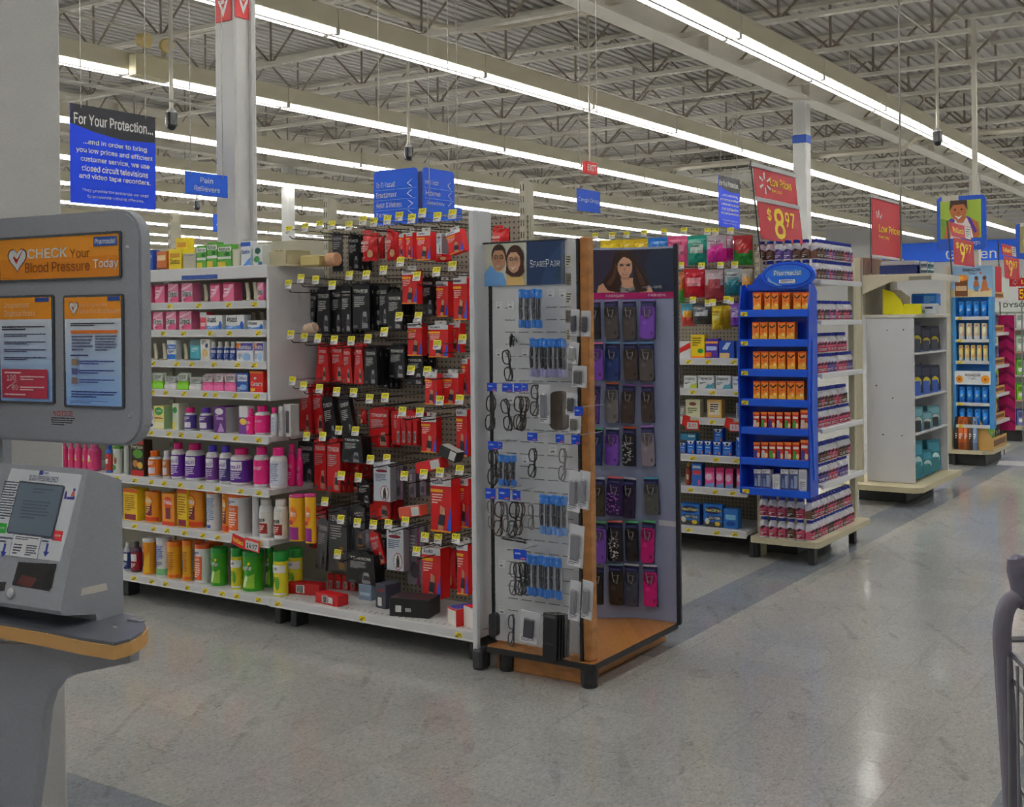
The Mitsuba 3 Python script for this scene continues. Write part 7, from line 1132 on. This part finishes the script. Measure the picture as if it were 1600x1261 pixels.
# ------------------------------------------------------------------ blood pressure kiosk
KA = np.array([-2.457, 1.965]); KR = 6.1; kx = np.array([math.cos(math.radians(KR)), math.sin(math.radians(KR))]); kn = np.array([kx[1], -kx[0]])
KM = mat((*KA, 0), rz=KR)
def kl(px, py, b=0.0): # point on the plane b metres in front of the board, in the kiosk's own x and z
    v = ray(px, py); o = KA + kn * b; t = (o @ kn) / (v[:2] @ kn); p = EYE + v * t; return (p[:2] - KA) @ kx, p[2]
kk = thing('blood_pressure_kiosk', 'grey blood pressure kiosk with poster board, sloped screen console and rounded shelf', 'kiosk')
KG, KD = C(128, 132, 142), C(96, 100, 110)
bx0, bx1 = kl(-40, 500)[0], kl(217, 500)[0]; bz1, bz0 = kl(120, 336)[1], kl(120, 690)[1]
bp = rrect(bx0, bz0, bx1, bz1, .07)
put('poster_board', M().extrude(bp, 0, .04, C(140, 146, 158), C(70, 74, 82)).extrude(bp.buffer(.006).difference(bp.buffer(-.006)), .006, .036, C(70, 74, 82)), 'grit_plastic', parent=kk, to=KM)
ORK, BG1, HRT = C(238, 150, 30), C(150, 60, 30), []
def poster(name, tl, br, ops, col, lab_):
    x0, x1 = kl(tl[0], (tl[1] + br[1]) / 2)[0], kl(br[0], (tl[1] + br[1]) / 2)[0]; mx = (tl[0] + br[0]) / 2; z1, z0 = kl(mx, tl[1])[1], kl(mx, br[1])[1]; w, h = x1 - x0, z1 - z0
    k = put(name, M().box(x0, -.003, z0, x1, .0, z1, col, .0008).join(art(ops, w, h, gap=.0003), mat((x0, -.003, z0))), 'print', parent=kk, label=lab_, to=KM)
    put('frame', M().extrude(rrect(x0 - .006, z0 - .006, x1 + .006, z1 + .006, .008).difference(rrect(x0, z0, x1, z1, .005)), -.006, -.0, C(66, 70, 78)), 'plastic', parent=k, to=KM)
def heart(cx, cy, sx, sy, c1=C(236, 236, 236), c2=C(110, 50, 40)):
    t = np.linspace(0, 2 * math.pi, 30)[:-1]; hx, hy = 16 * np.sin(t) ** 3 / 16, (13 * np.cos(t) - 5 * np.cos(2 * t) - 2 * np.cos(3 * t) - np.cos(4 * t)) / 16
    return [('p', list(zip(cx + sx * 1.14 * hx, cy + sy * 1.1 * hy)), c2), ('p', list(zip(cx + sx * hx, cy + sy * hy)), c1), ('p', [(cx - sx * .5, cy + sy * .1), (cx - sx * .1, cy - sy * .45), (cx + sx * .95, cy + sy * 1.05), (cx + sx * .0, cy - sy * .05), (cx - sx * .35, cy + sy * .22)], C(170, 40, 36))]
poster('banner', (1.5, 370), (188.5, 435), [('r', 0, 0, 1, .5, C(230, 138, 26)), ('r', 0, .5, 1, 1, C(240, 154, 34))] + heart(.155, .52, .075, .3) + [('t', 'CHECK', .245, .5, .58, .74, C(240, 236, 228), True), ('t', 'Your', .605, .47, .765, .69, C(140, 56, 26)), ('t', 'Blood Pressure', .225, .16, .765, .4, C(130, 52, 24)), ('t', 'Today', .795, .16, .995, .42, C(240, 236, 228), True), ('r', .8, .72, .985, .94, C(40, 84, 170)), ('t', 'Pharmacist', .81, .77, .975, .9, WT, True), ('l', .03, .03, .14, .06, 1, C(170, 100, 30))], ORK, 'orange banner reading CHECK Your Blood Pressure Today')
blue_ = [('r', 0, i / 14, 1, (i + 1) / 14 + .002, C(*(np.array([244, 246, 250]) * min(1, i / 12) + np.array([150, 196, 252]) * (1 - min(1, i / 12))))) for i in range(12)]
poster('poster', (2.5, 465), (84, 627), blue_ + [('r', 0, .79, 1, 1, ORK), ('t', 'Important', .1, .89, .58, .955, C(250, 214, 170)), ('t', 'Instructions', .1, .82, .7, .88, C(250, 214, 170)), ('r', .7, .955, .96, .995, C(40, 70, 150)), ('l', .06, .68, .88, .73, 2, C(50, 52, 70))]
       + [('l', .1, .62 - .075 * i, .9, .655 - .075 * i, 2, C(60, 66, 100)) for i in range(4)] + [('r', .06, .03, .93, .31, C(190, 54, 80)), ('t', '120', .16, .2, .33, .255, WT), ('t', '80', .26, .11, .37, .16, WT), ('p', [(.16, .12), (.36, .2), (.36, .205), (.16, .13)], WT), ('l', .42, .2, .88, .25, 2, C(240, 200, 210)), ('l', .42, .1, .88, .15, 2, C(240, 200, 210)), ('l', .12, .26, .7, .29, 1, C(240, 200, 210)), ('l', .12, .05, .85, .08, 1, C(240, 200, 210))], C(215, 222, 236), 'orange and blue poster headed Important Instructions')
poster('poster', (104.5, 464), (192.5, 634), blue_ + [('r', 0, .8, 1, 1, ORK)] + heart(.17, .905, .075, .065) + [('t', 'Useful Tips to Help', .28, .9, .76, .945, C(250, 214, 170)), ('t', 'Reduce Your Blood Pressure', .26, .85, .98, .895, C(250, 214, 170)), ('r', .78, .96, .99, .998, C(40, 70, 150)), ('l', .12, .73, .9, .765, 2, C(60, 62, 80)), ('r', .12, .665, .95, .695, C(226, 120, 40)), ('l', .14, .5, .52, .65, 5, C(90, 100, 130)), ('l', .56, .5, .94, .65, 6, C(90, 100, 130)), ('l', .12, .45, .7, .475, 1, C(50, 60, 110)),
       ('r', .14, .37, .25, .43, C(150, 130, 110)), ('r', .14, .285, .25, .345, C(90, 100, 160)), ('r', .14, .2, .25, .26, C(130, 110, 120)), ('l', .28, .375, .9, .42, 2, C(60, 80, 150)), ('l', .28, .29, .9, .335, 2, C(60, 80, 150)), ('l', .28, .205, .9, .25, 2, C(60, 80, 150)), ('l', .14, .07, .95, .14, 3, C(40, 60, 130)), ('l', .12, .02, .8, .05, 2, C(100, 130, 190))], C(215, 222, 236), 'orange and blue poster headed Useful Tips')
nx0, nx1 = kl(80, 650)[0], kl(118, 650)[0]; nz1, nz0 = kl(100, 641)[1], kl(100, 666)[1]
put('notice_sticker', art([('t', 'NOTICE', .1, .62, .9, .96, C(170, 60, 50), True), ('l', .02, .02, .98, .56, 4, C(50, 50, 52))], nx1 - nx0, nz1 - nz0), parent=kk, label='small sticker reading NOTICE', to=KM @ mat((nx0, 0, nz0)))
for px_, py_ in ((199, 386), (203, 650)): x, z = kl(px_, py_); put('screw', M().lathe([(0, -.0), (.005, 0), (.004, .003), (0, .004)], C(220, 222, 226), 10).moved(mat((x, 0, z), rx=90)), 'metal', parent=kk, to=KM)
put('back_column', M().extrude(Polygon([(bx0 - .05, 0), (kl(4, 700, -.04)[0], 0), (kl(4, 700, -.04)[0], 1.62), (bx0 - .05, 1.62)]), .04, .07, KD), 'grit_plastic', parent=kk, to=KM)
# console: side profile in (b, z), extruded along x
TZ = .772; cxr = kl(190, 860, .05)[0]; cxl = cxr - .44
def at_side(px, py): # on the console's right side plane
    v = ray(px, py); o = KA + kx * cxr; t = (o @ kx) / (v[:2] @ kx); p = EYE + v * t; return (p[:2] - KA) @ kn, p[2]
pr_ = [at_side(138, 733), at_side(94, 955), at_side(98, 962), at_side(150, 960), at_side(153, 979), at_side(193, 969), at_side(190, 750)]
prof = Polygon([(b, z) for b, z in pr_])
con = M().extrude(prof, 0, cxr - cxl, C(150, 150, 156), C(138, 138, 144))
# local (b, thickness, z) -> kiosk (x, -b, z)
CM = KM @ np.array([[0, 1, 0, cxl], [-1, 0, 0, 0], [0, 0, 1, 0], [0, 0, 0, 1.0]])
put('console', con, 'grit_plastic', parent=kk, to=CM)
(b0, z0), (b1, z1) = pr_[1], pr_[0]; sl_ = math.hypot(b1 - b0, z1 - z0); ang = math.degrees(math.atan2(b0 - b1, z1 - z0))
FM = KM @ mat((0, -b0, z0), rx=-ang)
def cf(px, py): # point on the sloped console front: (x, distance up the slope)
    v = ray(px, py); n3 = np.array([kn[0], kn[1], 0]) * math.cos(math.radians(ang)) + np.array([0, 0, 1]) * math.sin(math.radians(ang)); o = np.array([*(KA + kn * b0), z0]); t = ((o - EYE) @ n3) / (v @ n3); p = EYE + v * t - o
    up3 = np.array([kn[0], kn[1], 0]) * -math.sin(math.radians(ang)) + np.array([0, 0, 1]) * math.cos(math.radians(ang)); return p[:2] @ kx, p @ up3
KC = (0, 700, 3.942)
def cq(x, y): return cf(x / 3.942, 700 + y / 3.942)
def panel(name, pts, col, ops=(), th=.002, bs='plastic', lab_=None, parent=None):
    p = Polygon(pts); x0, y0, x1, y1 = p.bounds; m = M().extrude(p, -th, .001, col)
    if ops: m.join(art(ops, x1 - x0, y1 - y0, gap=.0003), mat((x0, -th, y0)))
    return put(name, m, bs, parent=parent or kk, label=lab_, to=FM)
tl_, tr_, br_, bl_ = cq(75, 125), cq(508, 165), cq(370, 700), cq(-110, 640)
fx0, fx1, fy0, fy1 = bl_[0], br_[0], br_[1], tl_[1]
panel('face_plate', [bl_, br_, tr_, tl_], C(214, 218, 226), [], .0015, 'print', 'white printed face plate')
def pr2(x0, y0, x1, y1): a, b = cq(x0, y1), cq(x1, y0); return a, b
def decal(name, x0, y0, x1, y1, ops, lab_=None):
    (ax, ay), (bx, by) = cq((x0 + x1) / 2 - (x1 - x0) / 2, y1), cq((x0 + x1) / 2 + (x1 - x0) / 2, y0); w = cq(x1, (y0 + y1) / 2)[0] - cq(x0, (y0 + y1) / 2)[0]
    put(name, art(ops, w, by - ay, gap=.0003), 'print', parent=kk, label=lab_, to=FM @ mat((cq(x0, (y0 + y1) / 2)[0], -.0016, ay)))
scr = [cq(50, 520), cq(325, 552), cq(402, 238), cq(130, 208)]
sp_ = Polygon(scr).buffer(-.004).buffer(.006); k = put('screen', M().extrude(sp_, -.004, .0, C(60, 66, 84)).extrude(sp_.buffer(-.004), -.0046, -.004, C(96, 112, 128)), 'plastic', parent=kk, label='blue grey screen', to=FM)
sx, sy, sX, sY = sp_.bounds; put('screen_text', art([('l', .38, .78, .8, .9, 2, C(80, 94, 112)), ('l', .22, .3, .8, .66, 6, C(80, 94, 112))], sX - sx, sY - sy), 'print', parent=k, to=FM @ mat((sx, -.0047, sy)))
decal('title', 185, 170, 365, 205, [('t', 'BLOOD PRESSURE CHECK', 0, .1, 1, .8, C(90, 96, 130), True)]); decal('emblem', 245, 145, 330, 165, [('r', 0, 0, .3, 1, C(40, 60, 140)), ('l', .35, .1, 1, .8, 1, C(130, 140, 170))])
decal('side_text', 5, 205, 95, 440, [('l', 0, 0, 1, 1, 15, C(70, 74, 96))]); decal('figure_icon', 402, 250, 468, 315, [('p', [(0, 0), (.25, 0), (.2, .7), (.05, .7)], C(50, 50, 140)), ('p', [(.3, 0), (1, 0), (1, .3), (.3, .2)], C(50, 50, 140)), ('p', [(.6, .3), (.95, .3), (.9, .8), (.7, .7)], C(200, 90, 80)), ('e', .85, .88, .12, .12, C(50, 50, 140))])
for nm, c, r_, t_, col in (('start_button', 'green', (-10, 465, 44, 522), 'START', C(40, 160, 50)), ('stop_button', 'red', (330, 512, 388, 570), 'STOP', C(220, 40, 50))): decal(nm, *r_, [('r', 0, 0, 1, 1, col), ('t', t_, .2, .4, .8, .6, WT, True)], f'{c} square button')
decal('chart', 70, 545, 250, 668, [('p', [(0, 0), (1, 0), (1, 1), (0, 1)], C(120, 124, 140)), ('r', .02, .03, .98, .97, C(226, 228, 234)), ('l', .1, .75, .9, .92, 2, C(70, 74, 96)), ('l', .1, .1, .4, .6, 4, C(70, 74, 96)), ('l', .55, .1, .92, .6, 5, C(70, 74, 96))])
for x0 in (0, 262): decal('arrow_mark', x0 + 5, 590, x0 + 50, 670, [('p', [(.35, 1), (.65, 1), (.65, .4), (.95, .4), (.5, 0), (.05, .4), (.35, .4)], C(40, 50, 140))]); decal('arrow_text', x0, 548, x0 + 80, 585, [('l', 0, 0, 1, 1, 2, C(80, 84, 110))])
op = [cq(75, 845), cq(305, 882), cq(350, 715), cq(115, 702)]; panel('armhole', op, C(24, 22, 26), [('p', [(.1, .1), (.5, .05), (.6, .4), (.2, .45)], C(90, 34, 30)), ('p', [(.75, 0), (1, .1), (1, 1), (.8, .6)], C(12, 12, 14))], .001, 'plastic', 'dark recessed opening with a red glow')
kx_, ky_ = cq(72, 895); put('lock', M().lathe([(0, 0), (.013, 0), (.013, .006), (.008, .009), (0, .009)], C(200, 202, 206), 16).moved(mat((kx_, 0, ky_), rx=90)), 'metal', parent=kk, to=FM); panel('slot', [cq(-40, 880), cq(25, 880), cq(38, 825), cq(-40, 825)], C(30, 34, 36))
# worn tape on the console side
tp = Polygon([at_side(*p) for p in ((126, 931), (128, 919), (166, 911), (168, 922), (150, 926))]); tm = M().extrude(tp, 0, .0006, C(196, 192, 184)); put('tape', tm, parent=kk, label='strip of old pale tape', to=KM @ np.array([[0, 1, 0, cxr], [-1, 0, 0, 0], [0, 0, 1, 0], [0, 0, 0, 1.0]]))
# rounded shelf and pedestal
def kz(px, py, z): p = at_z(px, py, z); d = p[:2] - KA; return d @ kx, -(d @ kn)
tb = [kz(x, y, TZ) for x, y in ((-70, 975), (0, 976), (70, 988), (127, 1000), (178, 1008), (205, 1001), (224, 990), (231, 981), (226, 970), (205, 962), (170, 957), (60, 952), (-70, 945))]
tbp = Polygon(tb).buffer(0).buffer(.015).buffer(-.015)
put('shelf_edge', slab(tbp, TZ - .034, TZ - .003, C(196, 150, 90)), 'print', parent=kk, label='tan wood shelf edge', to=KM); put('shelf_top', slab(tbp.buffer(-.004), TZ - .003, TZ + .004, C(84, 88, 98)), 'plastic', parent=kk, label='worn dark grey shelf top', to=KM)
x, y = kz(213, 972, TZ); put('shelf_clip', M().box(x - .02, y - .012, TZ, x + .02, y + .012, TZ + .008, C(110, 112, 120), .003), 'plastic', parent=kk, to=KM); x, y = kz(179, 982, TZ); put('shelf_rivet', M().lathe([(0, 0), (.006, 0), (.004, .003), (0, .003)], C(150, 152, 158), 10, at=(x, y, TZ + .004)), 'metal', parent=kk, to=KM)
bb = .16; pe = [kl(x, y, bb) for x, y in ((-60, 1005), (203, 1010), (203, 1036), (150, 1047), (112, 1055), (90, 1066), (76, 1084), (68, 1110), (60, 1190), (50, 1261))]
pe = [(x, min(z, TZ - .034)) for x, z in pe]; pe += [(pe[-1][0] - .03, 0.0), (pe[0][0], 0.0)]
put('pedestal', M().extrude(Polygon(pe).buffer(0), -bb, -bb + .03, C(98, 102, 112), C(172, 172, 172)), 'grit_plastic', parent=kk, to=KM)

# ------------------------------------------------------------------ shopping cart at the right edge
ct_ = thing('shopping_cart', 'grey plastic framed shopping cart cut off by the right edge', 'shopping cart')
def cd(px, py, Z): return EYE + ray(px, py) * Z
CG, CW = C(112, 108, 124), C(140, 140, 146); W_ = RIGHT * .5; L_ = -FWD * .78 - RIGHT * .11
def rounded(p, r=.03, n=5):
    p = [np.asarray(q, float) for q in p]; out = [p[0]]
    for a, b, c in zip(p[:-2], p[1:-1], p[2:]):
        u, v = (a - b) / np.linalg.norm(a - b), (c - b) / np.linalg.norm(c - b); rr = min(r, np.linalg.norm(a - b) * .45, np.linalg.norm(c - b) * .45)
        for t in np.linspace(0, 1, n): out.append((1 - t) ** 2 * (b + u * rr) + 2 * t * (1 - t) * b + t * t * (b + v * rr))
    return np.array(out + [p[-1]])
A = cd(1564, 938, 2.0); Bq = cd(1584, 1261, 2.0); dn = (Bq - A) / (Bq[2] - A[2]); foot = A + dn * (.12 - A[2]); tr_ = A + RIGHT * .04
left = rounded([A + RIGHT * .07 + UPW * .012, A + RIGHT * .012 + UPW * .004, A - UPW * .05, foot], .03); 
put('frame_post', M().tube(left, .0155, CG, 10), 'plastic', parent=ct_, smooth=True)
right_ = rounded([A + W_ - RIGHT * .07 + UPW * .012, A + W_ - RIGHT * .012 + UPW * .004, A + W_ - UPW * .05, foot + W_ - RIGHT * .1], .03); put('frame_post', M().tube(right_, .0135, CG, 10), 'plastic', parent=ct_, smooth=True)
H0 = A + RIGHT * .035 + UPW * .02
put('handle', M().tube([H0 + RIGHT * .02, H0 + W_ - RIGHT * .1], .014, C(90, 92, 110), 10), 'plastic', parent=ct_, smooth=True)
kn_ = M().lathe([(0, -.05), (.014, -.045), (.02, -.02), (.02, .02), (.014, .042), (0, .048)], C(104, 100, 118), 12); put('handle_end', kn_, 'plastic', parent=ct_, smooth=True, to=mat(H0 + UPW * .012, rx=8, ry=-10)); put('handle_end', kn_, 'plastic', parent=ct_, smooth=True, to=mat(H0 + W_ - RIGHT * .08 + UPW * .012, rx=8))
put('cross_bar', M().tube([A - UPW * .066 + RIGHT * .01, A - UPW * .066 + W_ - RIGHT * .02], .006, CW, 6), 'metal', parent=ct_)
zs = [.93, .885, .79, .70, .60, .50]; zt0 = A[2]
for i, z in enumerate(zs):
    p = A + dn * (z - zt0); k = 1 if i < 1 else 0; drop = UPW * -.0
    q = [p + RIGHT * .012, p + L_, p + L_ + W_ * .96, p + W_]
    put('basket_wire', M().tube(rounded(q, .05), .0055 if i in (0, 1) else .0035, CW, 6), 'metal', parent=ct_)
for j in range(15):
    a = A + dn * (.93 - zt0) + L_ * (j + .5) / 15; put('basket_wire', M().tube([a, a + UPW * -.45], .0026, CW, 5), 'metal', parent=ct_); put('basket_wire', M().tube([a + W_ * .97, a + W_ * .97 + UPW * -.45], .0026, CW, 5), 'metal', parent=ct_)
for j in range(1, 14):
    a = A + dn * (.91 - zt0) + W_ * j / 14 + FWD * .006; put('gate_wire', M().tube([a, a - UPW * .44], .0026, CW, 5), 'metal', parent=ct_); a = A + dn * (.93 - zt0) + L_ + W_ * j / 14; put('basket_wire', M().tube([a, a - UPW * .43], .0026, CW, 5), 'metal', parent=ct_)
for j in range(8): a = A + dn * (.5 - zt0) + W_ * (j + .5) / 8; put('basket_wire', M().tube([a, a + L_], .003, CW, 5), 'metal', parent=ct_)
for s in (.0, .8): put('lower_rail', M().tube([foot + W_ * s + UPW * .02, foot + W_ * s + L_ * .95 + UPW * .02], .013, CG, 8), 'plastic', parent=ct_)
for s in (.0, .8):
    for t in (.03, .93):
        p = foot + W_ * s + L_ * t; wm = M().lathe([(0, -.012), (.05, -.012), (.055, -.006), (.055, .006), (.05, .012), (0, .012)], C(40, 40, 44), 16).moved(mat((0, 0, 0), ry=90)); k = put('wheel', wm, 'plastic', parent=ct_, to=mat((p[0], p[1], .056), rz=30)); put('fork', M().box(p[0] - .02, p[1] - .006, .05, p[0] - .014, p[1] + .006, .13, GREY, .001), 'metal', parent=k)
